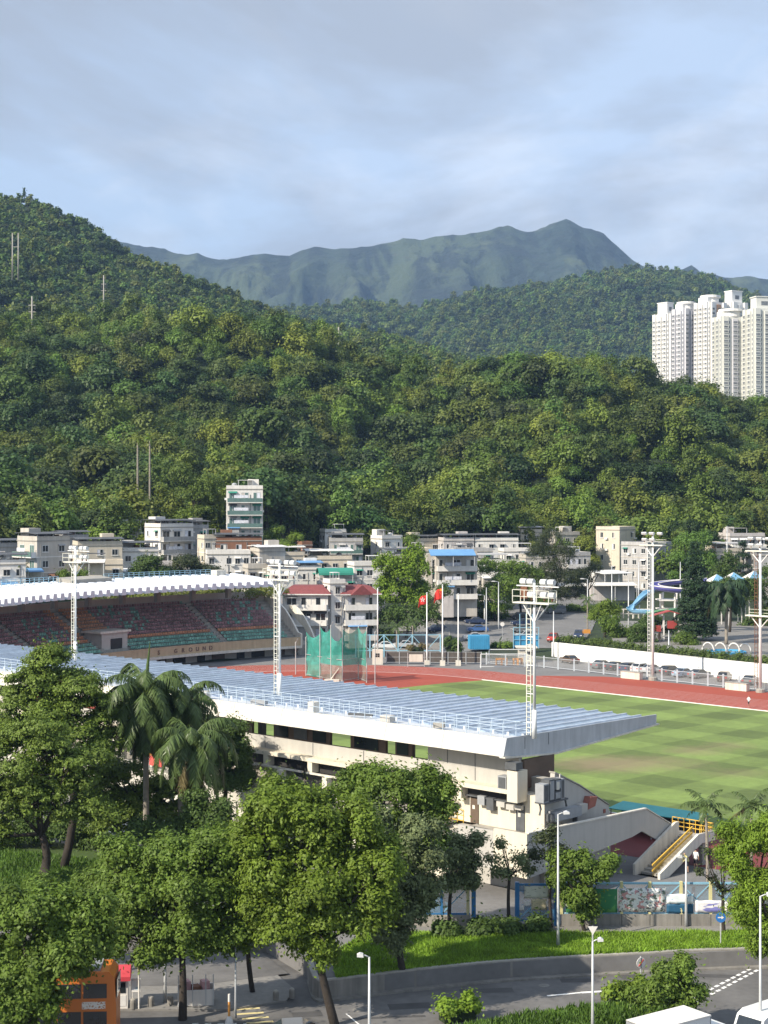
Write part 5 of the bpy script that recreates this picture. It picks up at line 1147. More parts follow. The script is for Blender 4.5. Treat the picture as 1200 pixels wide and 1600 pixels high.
# ================================================================== FLATS BEYOND THE WOOD
M_fw = mat('flat_white', (0.78, 0.76, 0.72), 0.8, 0.05, 0.05)
M_fl = mat('flat_lavender', (0.58, 0.57, 0.59), 0.8, 0.06, 0.05)
M_fc = mat('flat_cream', (0.64, 0.635, 0.58), 0.8, 0.06, 0.05)
M_fo = mat('flat_orange', (0.55, 0.33, 0.20), 0.8, 0.06, 0.05)
M_fwin = mat('flat_window', (0.16, 0.17, 0.18), 0.4, 0.5, 0.5)
def flats(label, px, Y, w_, d_, py_top, rot, main, accent, bays=3, head='box', lower=None, storeys=36):
    w_ *= 1.16; d_ *= 1.1; c = V(px, py_top, Y); H = c.z - 8; t = thing('tower_block', label, 'tower block', (c.x, c.y, 8), R(rot), 'tower blocks beyond the wooded hill')
    core = MB(); core.box(-w_ / 2, w_ / 2, -d_ / 2, d_ / 2, 0, H); core.build('core', main, t)
    wn, sl = MB(), MB(); fh = 2.8
    for face in 'flr':
        L_ = w_ if face == 'f' else d_; nb = max(1, int(bays * L_ / w_ + .5))
        for k in range(nb):
            s = (k + 0.5) / nb - 0.5; x, y, rz = face_pt(face, w_, d_, s); bw2 = L_ / nb * 0.56
            bay = MB().box(-bw2 / 2, bw2 / 2, -1.1, 0.0, 0, H - (1.5 if k % 2 else 0.0)).build('bay', accent if (k % 2 and face != 'l') else main, t, loc=(x, y, 0), rz=rz)
            cs_, sn_ = math.cos(rz), math.sin(rz)
            for f in range(int(H / fh) - 1, max(0, int(H / fh) - storeys), -1):
                z = f * fh - 1.0
                def q(mb, a, b, off, z0, z1): mb.add([(x + u2 * cs_ + off * sn_, y + u2 * sn_ - off * cs_, zz) for u2, zz in ((a, z0), (b, z0), (b, z1), (a, z1))], [(0, 1, 2, 3)])
                q(wn, -bw2 * 0.38, bw2 * 0.38, 1.14, z, z + 1.25)
                sl.obox((x + 1.3 * sn_, y - 1.3 * cs_, z - 0.35), bw2 * 0.9, 0.4, 0.18, rz)
                q(wn, bw2 * 0.62, bw2 * 0.86, 0.05, z - 0.2, z + 1.3)
    tag(wn.build('window_rows', M_fwin, t), kind='stuff'); tag(sl.build('sill_rows', main, t), kind='stuff')
    if head == 'drum':
        MB().lathe((0, 0, H), [(w_ * 0.34, 0), (w_ * 0.34, 3.0), (w_ * 0.42, 3.2), (w_ * 0.42, 4.6), (w_ * 0.34, 4.8)], 18).build('roof_drum', M_fw, t)
        MB().box(-w_ * 0.42, -w_ * 0.1, -d_ * 0.3, d_ * 0.3, H, H + 3.2).build('tank_room', M_fw, t)
    else:
        o = MB().box(-w_ * 0.3, w_ * 0.3, -d_ * 0.3, d_ * 0.3, H, H + 7).build('tank_room', main, t); MB().box(-w_ * 0.12, w_ * 0.12, -d_ * 0.3 - 0.06, -d_ * 0.3, H + 2.2, H + 4.6).build('vent', M_fwin, o); MB().box(-w_ * 0.33, w_ * 0.33, -d_ * 0.33, d_ * 0.33, H + 7, H + 7.6).build('roof', main, o)
    return t
flats('leftmost white tower block beyond the wood', 1040, 1010, 8.5, 12, 492, 38, M_fw, M_fo, 2, 'box', storeys=24)
flats('lavender grey tower block with round roof drum second from the left', 1072, 1000, 12, 10, 484, 30, M_fl, M_fl, 3, 'drum', storeys=24)
flats('tall white tower block with round roof drum in the middle of the cluster', 1110, 990, 13, 12, 474, 34, M_fw, M_fo, 3, 'drum', storeys=26)
flats('white tower block with square roof tank behind the greyish block', 1146, 1000, 12, 10, 474, 30, M_fw, M_fw, 3, 'box', storeys=26)
lowb = flats('greyish green tower block standing before the white cluster', 1142, 960, 15.5, 10, 496, 12, M_fc, M_fl, 3, 'drum', storeys=28)
flats('tall cream tower block with square tank room at the right edge', 1190, 950, 15, 12, 484, 12, M_fc, M_fc, 3, 'box', storeys=32)
# slim towers' ground

# ================================================================== BEYOND THE TRACK
M_tyre = mat('tyre', (0.02, 0.02, 0.02), 0.9, 0.1, 3); M_rim = mat('wheel_rim', (0.35, 0.36, 0.37), 0.4, 0.1, 3, metal=0.5)
M_cglass = mat('car_glass', (0.02, 0.025, 0.03), 0.06, 0.2, 1, spec=0.8)
M_light = mat('car_lamp', (0.75, 0.74, 0.70), 0.2, 0.05, 3); M_tail = mat('tail_lamp', (0.40, 0.02, 0.02), 0.3, 0.05, 3)
def paint(n_, c): return mat('paint_' + n_, c, 0.28, 0.04, 1.0, spec=0.6)
PAINT = {'black': paint('black', (0.02, 0.02, 0.022)), 'grey': paint('grey', (0.14, 0.145, 0.15)), 'silver': paint('silver', (0.45, 0.46, 0.47)), 'white': paint('white', (0.72, 0.72, 0.70)), 'red': paint('red', (0.38, 0.045, 0.03)),
         'blue': paint('blue', (0.05, 0.12, 0.30)), 'pale blue': paint('pale_blue', (0.35, 0.45, 0.55)), 'dark blue': paint('dark_blue', (0.025, 0.04, 0.09)), 'brown': paint('brown', (0.10, 0.065, 0.045))}
def car_meshes(col, kind):
    m = PAINT[col]; L_, Wd = (4.4, 1.78) if kind != 'van' else (4.7, 1.85)
    if kind == 'sedan': prof = [(-2.2, .35), (-2.2, .72), (-1.95, .92), (-1.0, .97), (1.25, .98), (2.1, .95), (2.2, .60), (2.15, .30)]; cab = [(-1.15, .95), (-0.35, 1.42), (0.75, 1.45), (1.6, .97)]
    elif kind == 'hatch': prof = [(-2.05, .35), (-2.05, .75), (-1.8, .98), (-0.95, 1.03), (1.6, 1.05), (2.0, 1.0), (2.05, .6), (2.0, .3)]; cab = [(-1.25, 1.0), (-0.45, 1.55), (1.35, 1.58), (1.98, 1.02)]
    else: prof = [(-2.3, .35), (-2.3, .85), (-2.05, 1.08), (-1.5, 1.12), (2.3, 1.12), (2.35, .6), (2.3, .3)]; cab = [(-1.75, 1.1), (-0.85, 1.84), (2.05, 1.88), (2.32, 1.1)]
    hw = Wd / 2; body = MB()
    def loft(mb, pr, wb, wt, zlo, zhi):
        n = len(pr); wz = lambda z: lerp(wb, wt, max(0, min(1, (z - zlo) / (zhi - zlo))))
        vs = [(x, -wz(z), z) for x, z in pr] + [(x, wz(z), z) for x, z in pr]
        mb.add(vs, [list(range(n))[::-1], list(range(n, 2 * n))] + [(i, (i + 1) % n, n + (i + 1) % n, n + i) for i in range(n)])
    loft(body, prof, hw, hw * 0.94, 0.7, 1.1); z1 = max(c[1] for c in cab); z0 = cab[0][1]; loft(body, cab, hw * 0.93, hw * 0.76, z0, z1)
    out = {'body': body.mesh('body', m, True)}
    for p in out['body'].polygons: p.use_smooth = False
    g = MB(); wz = lambda z: lerp(hw * 0.93, hw * 0.76, (z - z0) / (z1 - z0)) + 0.006
    ins = [(lerp(cab[0][0], cab[1][0], .15) + .16, z0 + .05), (cab[1][0] + .07, z1 - .07), (cab[2][0] - .07, z1 - .07), (cab[3][0] - .22, z0 + .05)]
    for sg in (-1, 1): g.add([(x, sg * wz(z), z) for x, z in ins], [(0, 1, 2, 3)] if sg < 0 else [(3, 2, 1, 0)])
    out['side_window'] = g.mesh('side_window', M_cglass)
    def pane(a, b, off):
        (xa, za), (xb, zb) = a, b; p = lambda t: (lerp(xa, xb, t) + off, lerp(za, zb, t) + 0.008)
        (x0, q0), (x1, q1) = p(.1), p(.93); return MB().add([(x0, -wz(q0) * .92, q0), (x0, wz(q0) * .92, q0), (x1, wz(q1) * .92, q1), (x1, -wz(q1) * .92, q1)], [(0, 1, 2, 3)])
    out['windscreen'] = pane(cab[0], cab[1], -0.012).mesh('windscreen', M_cglass); out['rear_window'] = pane(cab[3], cab[2], 0.012).mesh('rear_window', M_cglass)
    xf, xr = prof[0][0], prof[-2][0]
    out['headlight'] = MB().box(xf - .015, xf + .1, -.22, .22, .60, .74).mesh('headlight', M_light); out['tail_light'] = MB().box(xr - .1, xr + .015, -.16, .16, .66, .86).mesh('tail_light', M_tail)
    out['wheel'] = MB().tube([(0, -.11, 0), (0, .11, 0)], .33, 12).mesh('wheel', M_tyre); out['rim'] = MB().tube([(0, -.118, 0), (0, .118, 0)], .20, 8).mesh('rim', M_rim)
    out['wx'] = (xf + .85, xr - .8); out['hw'] = hw; out['xf'] = xf; out['xr'] = xr; return out
CARS = {}
def car(label, p, heading, col, kind='sedan', group=None, parts=True):
    k = (col, kind)
    if k not in CARS: CARS[k] = car_meshes(col, kind)
    c = CARS[k]; t = thing('parked_car', label, 'car', p, heading, group)
    for nm in ('body', 'side_window', 'windscreen', 'rear_window'): inst(nm, c[nm], t)
    for sy in (-1, 1):
        inst('headlight', c['headlight'], t, (0, sy * (c['hw'] - .32), 0)); inst('tail_light', c['tail_light'], t, (0, sy * (c['hw'] - .28), 0))
        for x in c['wx']: wv = inst('wheel', c['wheel'], t, (x, sy * (c['hw'] - .12), .33)); inst('rim', c['rim'], wv)
    return t
hd = math.atan2(-TV.y, -TV.x)
ROWC = [(890, 1036, 'brown', 'sedan', 1.2, 'dark brown saloon parked alone at the left end of the white wall'), (940, 1044, 'grey', 'sedan', 0, 'first grey saloon right of the brown car by the white wall'), (962, 1046.5, 'black', 'sedan', 0, 'black saloon second in the row by the white wall'), (984, 1049, 'dark blue', 'hatch', 0, 'dark blue hatchback third in the row by the white wall'),
        (1002, 1050, 'white', 'hatch', 0, 'white hatchback beside the floodlight mast'), (1018, 1051, 'silver', 'sedan', 0, 'silver saloon behind the floodlight mast'), (1047, 1054, 'black', 'hatch', 0, 'black hatchback just right of the floodlight mast'), (1068, 1057, 'pale blue', 'sedan', 0, 'pale blue saloon right of the mast'), (1092, 1059, 'grey', 'sedan', 0, 'grey saloon right of the pale blue one'),
        (1132, 1064, 'brown', 'hatch', 0.4, 'brown hatchback alone before the white wall, second from the right end'), (1172, 1069, 'black', 'sedan', 0.3, 'black saloon nearest the right mast by the white wall')]
for px, py, col, kd, dr, lb in ROWC: p = W(px, py); car(lb, p, hd + dr, col, kd, 'cars parked along the white wall')
# white boundary wall with hedge
WL = [(31.0, 296), (46.8, 275.5), (61.4, 257), (92, 221)]
bwall = thing('boundary_wall', 'long white painted wall behind the row of parked cars', 'wall')
pts = resample(WL, 4.0)
for a, b in zip(pts, pts[1:]):
    if a.x < 80: ribbon('wall_panel', [a + (b - a).normalized() * 0.01, b - (b - a).normalized() * 0.01], -0.1, 3.0, 0.25, mat('wall_white', (0.80, 0.79, 0.75), 0.8, 0.05, 0.5, streak=0.10), bwall, side=1)
M_black = mat('black_paint', (0.03, 0.03, 0.03), 0.8, 0.2, 3)
for px in (900, 927):                                      # two small dark emblems, too blurred to read
    c = V(px, 1024, 0)if False else None
    q = min(((abs(p.x / p.y * FOC + 600 - px), i) for i, p in enumerate([pts[0].lerp(pts[-1], k / 400) for k in range(400)])))[1]
poolz = sheet('pool_terrace', [(p.x, p.y) for p in resample([(41, 285)] + WL[1:], 5.0)] + [(120, 330), (70, 352), (48, 345), (44, 310)], 2.96, M_paving)
def hedge(name, label, pts, z, wd, h_, m, seed, n=9000, size=0.22):
    P = [Vector((p[0], p[1], 0)) for p in pts]; rs = np.random.RandomState(seed); lb = []
    tot = sum((b - a).length for a, b in zip(P, P[1:]))
    for a, b in zip(P, P[1:]):
        k = max(2, int((b - a).length / (wd * 0.7)))
        for i in range(k): c = a.lerp(b, (i + rs.rand()) / k); lb.append((c.x - P[0].x, c.y - P[0].y, h_ * (0.45 + 0.1 * rs.rand()), wd * 0.62, wd * 0.62, h_ * 0.55))
    me, _ = crown_mesh('foliage', lb, n, size, m, seed, clump=min(0.4, wd * 0.3), shell=0.5, aspect=0.7)
    t = thing(name, label, 'hedge', (P[0].x, P[0].y, z)); inst('foliage', me, t); mb = MB()
    for a, b in zip(P, P[1:]): mb.beam(a - P[0] + Vector((0, 0, h_ * .3)), b - P[0] + Vector((0, 0, h_ * .3)), wd * 0.6, h_ * 0.55)
    mb.build('stems', M_under, t); return t
hedge('clipped_hedge', 'long clipped hedge growing along the top of the white wall', [(p.x + 1.0, p.y + 1.0) for p in resample(WL, 4.0) if p.x < 70], 2.6, 2.0, 1.6, G_hedge, 4, 15000, 0.26)
# fence along the track
fe = thing('track_fence', 'pale grey post and rail fence along the far edge of the red track', 'fence')
fpx = [(760, 1038), (790, 1040), (820, 1041.5), (850, 1043.5), (872, 1046), (897, 1048.5), (920, 1051), (943, 1053.5), (965, 1056), (988, 1058.5), (1011, 1061), (1034, 1064), (1058, 1066.5), (1082, 1069), (1106, 1071.5), (1130, 1074), (1155, 1076.5), (1180, 1079), (1206, 1082), (1235, 1086)]
FP = [W(a, b) for a, b in fpx]
M_fpost = mat('fence_grey', (0.52, 0.55, 0.58), 0.5, 0.06, 2)
for p in FP: MB().box(p.x - .12, p.x + .12, p.y - .1, p.y + .1, 0, 2.1).build('post', M_fpost, fe)
M_mesh = mat('fence_mesh', (0.35, 0.36, 0.37), 0.6, 0.1, 2, alpha=0.22)
for a, b in zip(FP, FP[1:]):
    for h in (0.25, 1.85): MB().beam(a + Vector((0, 0, h)), b + Vector((0, 0, h)), 0.06, 0.06).build('rail', M_fpost, fe)
    MB().add([a + Vector((0, 0, .28)), b + Vector((0, 0, .28)), b + Vector((0, 0, 1.82)), a + Vector((0, 0, 1.82))], [(0, 1, 2, 3)]).build('mesh_panel', M_mesh, fe)
for px, py, lb in ((987, 1061, 'left of the floodlight mast'), (1152, 1079, 'near the right floodlight mast')):
    t = thing('equipment_box', 'low white equipment box on the track edge ' + lb, 'box', W(px, py), math.atan2(TU.y, TU.x) + PI)
    MB().box(-1.9, 1.9, -0.45, 0.45, 0.05, 1.15).build('body', M_white, t); MB().box(-1.95, 1.95, -0.5, 0.5, 1.15, 1.25).build('lid', M_conc, t)
    for x in (-1.6, 1.6): MB().box(x - .1, x + .1, -.4, .4, 0, .05).build('skid', M_dkmetal, t)
# people
M_skin = mat('skin', (0.42, 0.26, 0.18), 0.6, 0.05, 3); M_hair = mat('hair', (0.02, 0.017, 0.015), 0.6, 0.1, 3)
def person(label, p, rz, joints, top, bottom, shoes, waist=0.95, arm='short', s=1.0):
    """one skinned body: joints = dict name->(x,y,z); facing -y"""
    J = dict(pel=(0, 0, .95), spi=(0, 0, 1.15), che=(0, 0, 1.36), nec=(0, 0, 1.50), hea=(0, -.01, 1.63), crn=(0, 0, 1.73), shL=(.17, 0, 1.42), elL=(.24, .02, 1.15), haL=(.24, -.06, .92), fiL=(.24, -.08, .82), shR=(-.17, 0, 1.42), elR=(-.24, .02, 1.15), haR=(-.24, -.06, .92), fiR=(-.24, -.08, .82),
             hpL=(.09, 0, .90), knL=(.10, -.02, .50), anL=(.10, .02, .09), toL=(.10, -.15, .04), hpR=(-.09, 0, .90), knR=(-.10, -.02, .50), anR=(-.10, .02, .09), toR=(-.10, -.15, .04)); J.update(joints)
    Rd = dict(pel=.145, spi=.13, che=.155, nec=.055, hea=.098, crn=.075, shL=.065, elL=.045, haL=.034, fiL=.028, hpL=.10, knL=.065, anL=.042, toL=.036)
    E = [('pel', 'spi'), ('spi', 'che'), ('che', 'nec'), ('nec', 'hea'), ('hea', 'crn'), ('che', 'shL'), ('shL', 'elL'), ('elL', 'haL'), ('haL', 'fiL'), ('che', 'shR'), ('shR', 'elR'), ('elR', 'haR'), ('haR', 'fiR'), ('pel', 'hpL'), ('hpL', 'knL'), ('knL', 'anL'), ('anL', 'toL'), ('pel', 'hpR'), ('hpR', 'knR'), ('knR', 'anR'), ('anR', 'toR')]
    K = list(J); me = bpy.data.meshes.new('body'); me.from_pydata([J[k] for k in K], [(K.index(a), K.index(b)) for a, b in E], [])
    tmp = bpy.data.objects.new('body', me); COL.objects.link(tmp); tmp.modifiers.new('s', 'SKIN'); sv = me.skin_vertices[0].data
    for i, k in enumerate(K): r = Rd.get(k) or Rd[k[:-1] + 'L']; sv[i].radius = (r, r); sv[i].use_root = (k == 'pel')
    tmp.modifiers.new('u', 'SUBSURF').levels = 1; dg = bpy.context.evaluated_depsgraph_get(); m2 = bpy.data.meshes.new_from_object(tmp.evaluated_get(dg)); bpy.data.objects.remove(tmp)
    m2.materials.clear()
    for m in (M_skin, top, bottom, shoes, M_hair): m2.materials.append(m)
    for f in m2.polygons:
        c = f.center; r_ = abs(c.x); d2 = c.z
        f.use_smooth = True
        f.material_index = 4 if d2 > 1.62 and (c.y > -.04 or d2 > 1.70) else 0 if d2 > 1.49 else (1 if d2 > waist and (r_ < .22 or d2 > 1.18) else (2 if .55 < d2 <= waist and r_ < .20 else (3 if d2 < .10 else 0)))
    t = thing('person', label, 'person', p, rz); t.scale = (s,) * 3; inst('body', m2, t); return t
M_cw = mat('white_shirt', (0.75, 0.74, 0.72), 0.9, 0.06, 4); M_cb = mat('black_cloth', (0.02, 0.02, 0.025), 0.9, 0.1, 4); M_cy = mat('yellow_cloth', (0.55, 0.50, 0.22), 0.9, 0.1, 4)
person('jogger in white shirt and black shorts on the red track at the right', W(1170, 1106), R(-60), dict(knL=(.10, -.22, .58), anL=(.10, -.05, .20), toL=(.10, -.17, .12), knR=(-.10, .02, .48), anR=(-.10, .22, .18), toR=(-.10, .16, .05), elL=(.25, .16, 1.2), haL=(.2, -.05, 1.12), fiL=(.18, -.12, 1.16), elR=(-.25, -.02, 1.17), haR=(-.2, -.22, 1.22), fiR=(-.18, -.28, 1.28)), M_cw, M_cb, M_cb)
person('person in white shirt and black trousers standing behind the blue fence', W(1087, 1360), R(150), dict(), M_cw, M_cb, M_cb)
person('person in black trousers and yellow top bending beside the one in white', W(1074, 1364), R(-70), dict(che=(0, -.12, 1.30), nec=(0, -.2, 1.42), hea=(0, -.26, 1.52), crn=(0, -.28, 1.62), shL=(.17, -.14, 1.34), shR=(-.17, -.14, 1.34), elL=(.2, -.3, 1.12), haL=(.15, -.45, 1.0), fiL=(.13, -.5, .96), elR=(-.2, -.3, 1.12), haR=(-.15, -.45, 1.0), fiR=(-.13, -.5, .96)), M_cy, M_cb, M_cb)

# flagpoles
M_flag = mat('flag_red', (0.62, 0.04, 0.03), 0.8, 0.12, 3); M_star = mat('flag_yellow', (0.75, 0.55, 0.05), 0.8, 0.05, 3)
def flagpole(label, px, ytop, H, flag=None):
    p = W(px, 1040); t = thing('flagpole', label, 'flagpole', p, 0, 'flagpoles beside the track')
    MB().box(-.45, .45, -.45, .45, 0, .9).build('base', M_white, t); MB().tube([(0, 0, .9), (0, 0, 2.2), (0, 0, H)], [.17, .13, .09], 10).build('pole', M_poleW, t, True); MB().lathe((0, 0, H), [(.05, 0), (.16, .12), (.05, .26)], 8).build('finial', M_poleW, t)
    return t, H
def flag(label, px, zt, w_, h_, mark):
    p = W(px, 1040); t = thing('flag', label, 'flag', (p.x, p.y, zt), R(0)); n = 14; m_ = 8; X, Z = np.meshgrid(np.linspace(0, 1, n), np.linspace(0, 1, m_))
    xx = -.15 - X * w_ * (0.85 + 0.15 * Z); yy = 0.16 * np.sin(X * 9 + Z * 2) * (X + .2); zz = -Z * h_ - X * X * h_ * 0.45 - 0.1 * np.sin(X * 7)
    o = inst('cloth', grid_mesh('cloth', xx, yy, zz, M_flag), t); so2 = o.modifiers.new('t', 'SOLIDIFY'); so2.thickness = 0.02
    def at(u_, v_): i = int(u_ * (n - 1)); j = int(v_ * (m_ - 1)); return (xx[j, i], yy[j, i] - 0.035, zz[j, i])
    if mark == 'flower':
        c = at(.5, .5)
        for k in range(5):
            a = 2 * PI * k / 5 + .3; MB().add([(c[0], c[1], c[2]), (c[0] + .30 * math.cos(a - .35), c[1] - .01, c[2] + .30 * math.sin(a - .35)), (c[0] + .48 * math.cos(a), c[1] - .01, c[2] + .48 * math.sin(a)), (c[0] + .30 * math.cos(a + .35), c[1] - .01, c[2] + .30 * math.sin(a + .35))], [(0, 1, 2, 3)]).build('petal', M_hw, t)
    else:
        for (u_, v_, r_) in ((.12, .2, .22), (.3, .1, .08), (.36, .2, .08), (.36, .34, .08), (.3, .45, .08)):
            c = at(u_, v_); MB().add([(c[0] + r_ * (1 if k % 2 == 0 else .42) * math.sin(PI * k / 5), c[1] - .01, c[2] + r_ * (1 if k % 2 == 0 else .42) * math.cos(PI * k / 5)) for k in range(10)], [list(range(10))]).build('star', M_star, t)
flagpole('white flagpole with the flower flag, left of three', 667, 928, 12.7); flagpole('tallest white flagpole with the plain red flag, middle of three', 691.5, 916, 14.1); flagpole('bare white flagpole, right of three', 716, 930, 12.5)
flag('red flag with white flower hanging from the left flagpole', 667, 12.5, 1.4, 1.6, 'flower'); flag('red flag with small yellow stars on the tallest flagpole', 691.5, 13.7, 1.4, 1.9, 'star')
t = thing('signal_cabinet', 'white cabinet with dark grille carrying a tall white pole beside the cage', 'cabinet', W(590, 1038))
MB().box(-.95, .95, -.6, .6, 0, 2.7).build('body', M_white, t)
for i in range(2):
    for j in range(2): MB().box(-.42 + i * .42, -.08 + i * .42, -.64, -.6, 1.35 + j * .36, 1.65 + j * .36).build('vent', M_dark, t)
MB().tube([(0, 0, 2.7), (0, 0, 13.6)], [.13, .08], 8).build('pole', M_poleW, t, True)
# throwing cage with green nets
def net_mat(nm, c, a): return mat(nm, c, 0.9, 0.3, 1.5, alpha=a)
M_net = net_mat('green_net', (0.04, 0.30, 0.24), 0.72); M_net2 = net_mat('grey_net', (0.20, 0.24, 0.21), 0.5)
hc = thing('throwing_cage', 'tall throwing cage of thin posts hung with green netting', 'cage')
cp = [(462, 1050, 6.0), (478, 1052, 7.0), (500, 1056, 9.4), (517, 1060, 9.6), (535, 1062, 9.6), (560, 1058, 9.2), (573, 1063, 9.4), (586, 1064, 8.8)]
CP = [W(a, b + 4) for a, b, h in cp]
for (a, b, h), p in zip(cp, CP): MB().tube([p, p + Vector((0, 0, h - .6)), p + Vector((.35, -.2, h))], .09, 6).build('post', M_steel, hc)
for i in range(1, 6):
    a, b = CP[i], CP[i + 1]; lo, hi = 2.6, 7.4 if i in (1, 3) else 8.6; n = 7
    for (z0, z1, m) in ((0.1, lo, M_net2 if i > 1 else M_net), (lo, hi, M_net)):
        nx, nz = 9, 6; U, Vv = np.meshgrid(np.linspace(0, 1, nx), np.linspace(0, 1, nz)); sag = 0.35 * np.sin(U * PI * 2.0 + i) * np.sin(Vv * PI)
        XX2 = a.x + (b.x - a.x) * U + sag * .6; YY2 = a.y + (b.y - a.y) * U + sag; ZZ2 = z0 + (z1 - z0) * Vv - (0.9 * np.sin(U * PI) * (Vv == 1) if m is M_net and z1 > 5 else 0)
        inst('net_panel', grid_mesh('net_panel', XX2, YY2, ZZ2, m), hc)
    for h in (0.3, 3.6): MB().beam(a + Vector((0, 0, h)), b + Vector((0, 0, h)), .07, .07).build('rail', M_steel, hc)
MB().beam(CP[3] + Vector((0, -1, .4)), CP[3] + Vector((2.4, -1, 3.6)), .14, .14).build('brace', M_white, hc); MB().box(CP[3].x - 1.0, CP[3].x + 1.4, CP[3].y - 1.8, CP[3].y - .9, 0.02, .4).build('ballast', M_white, hc)
# pale blue truss fence behind
M_bl = mat('pale_blue_paint', (0.28, 0.50, 0.62), 0.5, 0.08, 2)
def truss(label, pts, z0, z1, m, base=None):
    t = thing('truss_fence', label, 'fence'); P = [Vector((p[0], p[1], 0)) for p in pts]
    for i, p in enumerate(P):
        MB().box(p.x - .1, p.x + .1, p.y - .1, p.y + .1, 0, z1).build('post', m, t)
        if i + 1 < len(P):
            q = P[i + 1]
            for h in (z0, z1 - .08): MB().beam(p + Vector((0, 0, h)), q + Vector((0, 0, h)), .1, .12).build('rail', m, t)
            MB().beam(p + Vector((0, 0, z0 if i % 2 else z1 - .1)), q + Vector((0, 0, z1 - .1 if i % 2 else z0)), .08, .1).build('brace', m, t)
            if base: MB().add([(p.x, p.y, 0.05), (q.x, q.y, 0.05), (q.x, q.y, z0 - .1), (p.x, p.y, z0 - .1)], [(0, 1, 2, 3)]).build('lower_panel', base, t)
    return t
truss('pale blue braced fence behind the flagpoles and cage', [V(x, 0, 297).xy for x in range(556, 700, 22)], 1.3, 4.3, M_bl, mat('brown_mesh', (0.10, 0.085, 0.075), 0.8, 0.2, 2))
t = thing('notice_board', 'white notice board in a grey frame left of the flagpoles', 'notice board', W(650, 1042))
MB().box(-1.2, 1.2, -.05, .05, .9, 2.2).build('board', M_white, t); MB().box(-1.5, -1.4, -.08, .08, 0, 2.5).build('post', M_steel, t); MB().box(1.4, 1.5, -.08, .08, 0, 2.5).build('post', M_steel, t); MB().box(-1.5, 1.5, -.06, .06, .2, .3).build('rail', M_steel, t)
fe2 = thing('low_fence', 'low grey mesh fence on the track edge behind the flagpoles', 'fence'); LP_ = [W(x, 1037 + (x - 600) * 0.006) for x in (604, 624, 672, 700, 728, 752)]
for a in LP_: MB().box(a.x - .07, a.x + .07, a.y - .07, a.y + .07, 0, 2.2).build('post', M_steel, fe2)
for a, b in zip(LP_, LP_[1:]):
    for h in (.3, 1.2, 2.15): MB().beam(a + Vector((0, 0, h)), b + Vector((0, 0, h)), .06, .06).build('rail', M_steel, fe2)
    MB().add([a + Vector((0, 0, .3)), b + Vector((0, 0, .3)), b + Vector((0, 0, 2.1)), a + Vector((0, 0, 2.1))], [(0, 1, 2, 3)]).build('mesh_panel', MATS['brown_mesh'], fe2)
# goals and booth
def goal(label, p, rz, w_=7.0):
    t = thing('football_goal', label, 'goal', p, rz)
    for x in (-w_ / 2, w_ / 2):
        MB().tube([(x, 0, 0), (x, 0, 2.44)], .07, 8).build('post', M_poleW, t); MB().tube([(x, 0, 2.4), (x, 1.3, 1.7), (x, 1.9, .05), (x, 0, .05)], .05, 6).build('side_frame', M_poleW, t)
    MB().tube([(-w_ / 2, 0, 2.44), (w_ / 2, 0, 2.44)], .07, 8).build('crossbar', M_poleW, t); MB().tube([(-w_ / 2, 1.9, .05), (w_ / 2, 1.9, .05)], .05, 6).build('ground_bar', M_poleW, t)
    MB().add([(-w_ / 2, 0, 2.4), (w_ / 2, 0, 2.4), (w_ / 2, 1.9, .1), (-w_ / 2, 1.9, .1)], [(0, 1, 2, 3)]).build('net', mat('goal_net', (0.7, 0.7, 0.68), 0.9, 0.1, 3, alpha=0.18), t)
goal('white football goal frame standing on the track edge right of the flagpoles', W(788, 1044), 0, 8.2); goal('white goal frame stored behind the first goal', W(800, 1036), 0.05, 8.2)
t = thing('timing_booth', 'small white booth with flat roof and dark window behind the goals', 'booth', W(822, 1034))
MB().box(-1.4, 1.4, -1.2, 1.2, 0, 2.6).build('wall', M_white, t); MB().box(-1.9, 1.9, -1.7, 1.7, 2.6, 2.8).build('roof', M_white, t); window(t, .3, -1.2, 1.3, 1.0, .8)
M_or = mat('orange_plastic', (0.62, 0.28, 0.06), 0.6, 0.1, 3)
for i, (x, lb) in enumerate(((779, 'leftmost orange hurdle stack behind the goal net'), (788, 'second orange hurdle stack behind the goal net'), (806, 'third orange hurdle stack beside the booth'), (812, 'rightmost orange hurdle stack against the booth'))):
    t = thing('hurdle_stack', lb, 'hurdles', W(x, 1039), 0.2 * i)
    for k in range(3): MB().box(-.5, .5, -.3 + k * .25, -.24 + k * .25, .9, 1.05 + .2 * (k % 2)).build('bar', M_or, t)
    for sx in (-.45, .45): MB().box(sx - .04, sx + .04, -.3, .3, 0, 1.2).build('leg', M_or, t)
t = thing('storage_container', 'bright blue storage container beside the dark hedge', 'container', V(748, 1012, 305) - Vector((0, 0, 0.2)), 0.1)
M_cont = mat('container_blue', (0.06, 0.30, 0.52), 0.5, 0.12, 1.2)
MB().box(-1.9, 1.9, -1.2, 1.2, 0, 2.6).build('body', M_cont, t)
for i in range(9): MB().box(-1.8 + i * .42, -1.65 + i * .42, -1.24, -1.2, .15, 2.45).build('rib', M_cont, t)
t = thing('pipe_scaffold', 'pale blue scaffold frame beside the booth', 'scaffold', V(822, 1005, 300), 0.1)
for x in (-2.4, -1.2, 0, 1.2, 2.4): MB().box(x - .06, x + .06, -.06, .06, -1, 3.0 if abs(x) > 1.5 else 5.5).build('post', M_bl, t)
for h in (.6, 1.6, 2.9): MB().box(-2.4, 2.4, -.05, .05, h, h + .1).build('rail', M_bl, t)
MB().box(-2.3, 2.3, .1, .2, -.8, 1.5).build('tarpaulin', M_cont, t)
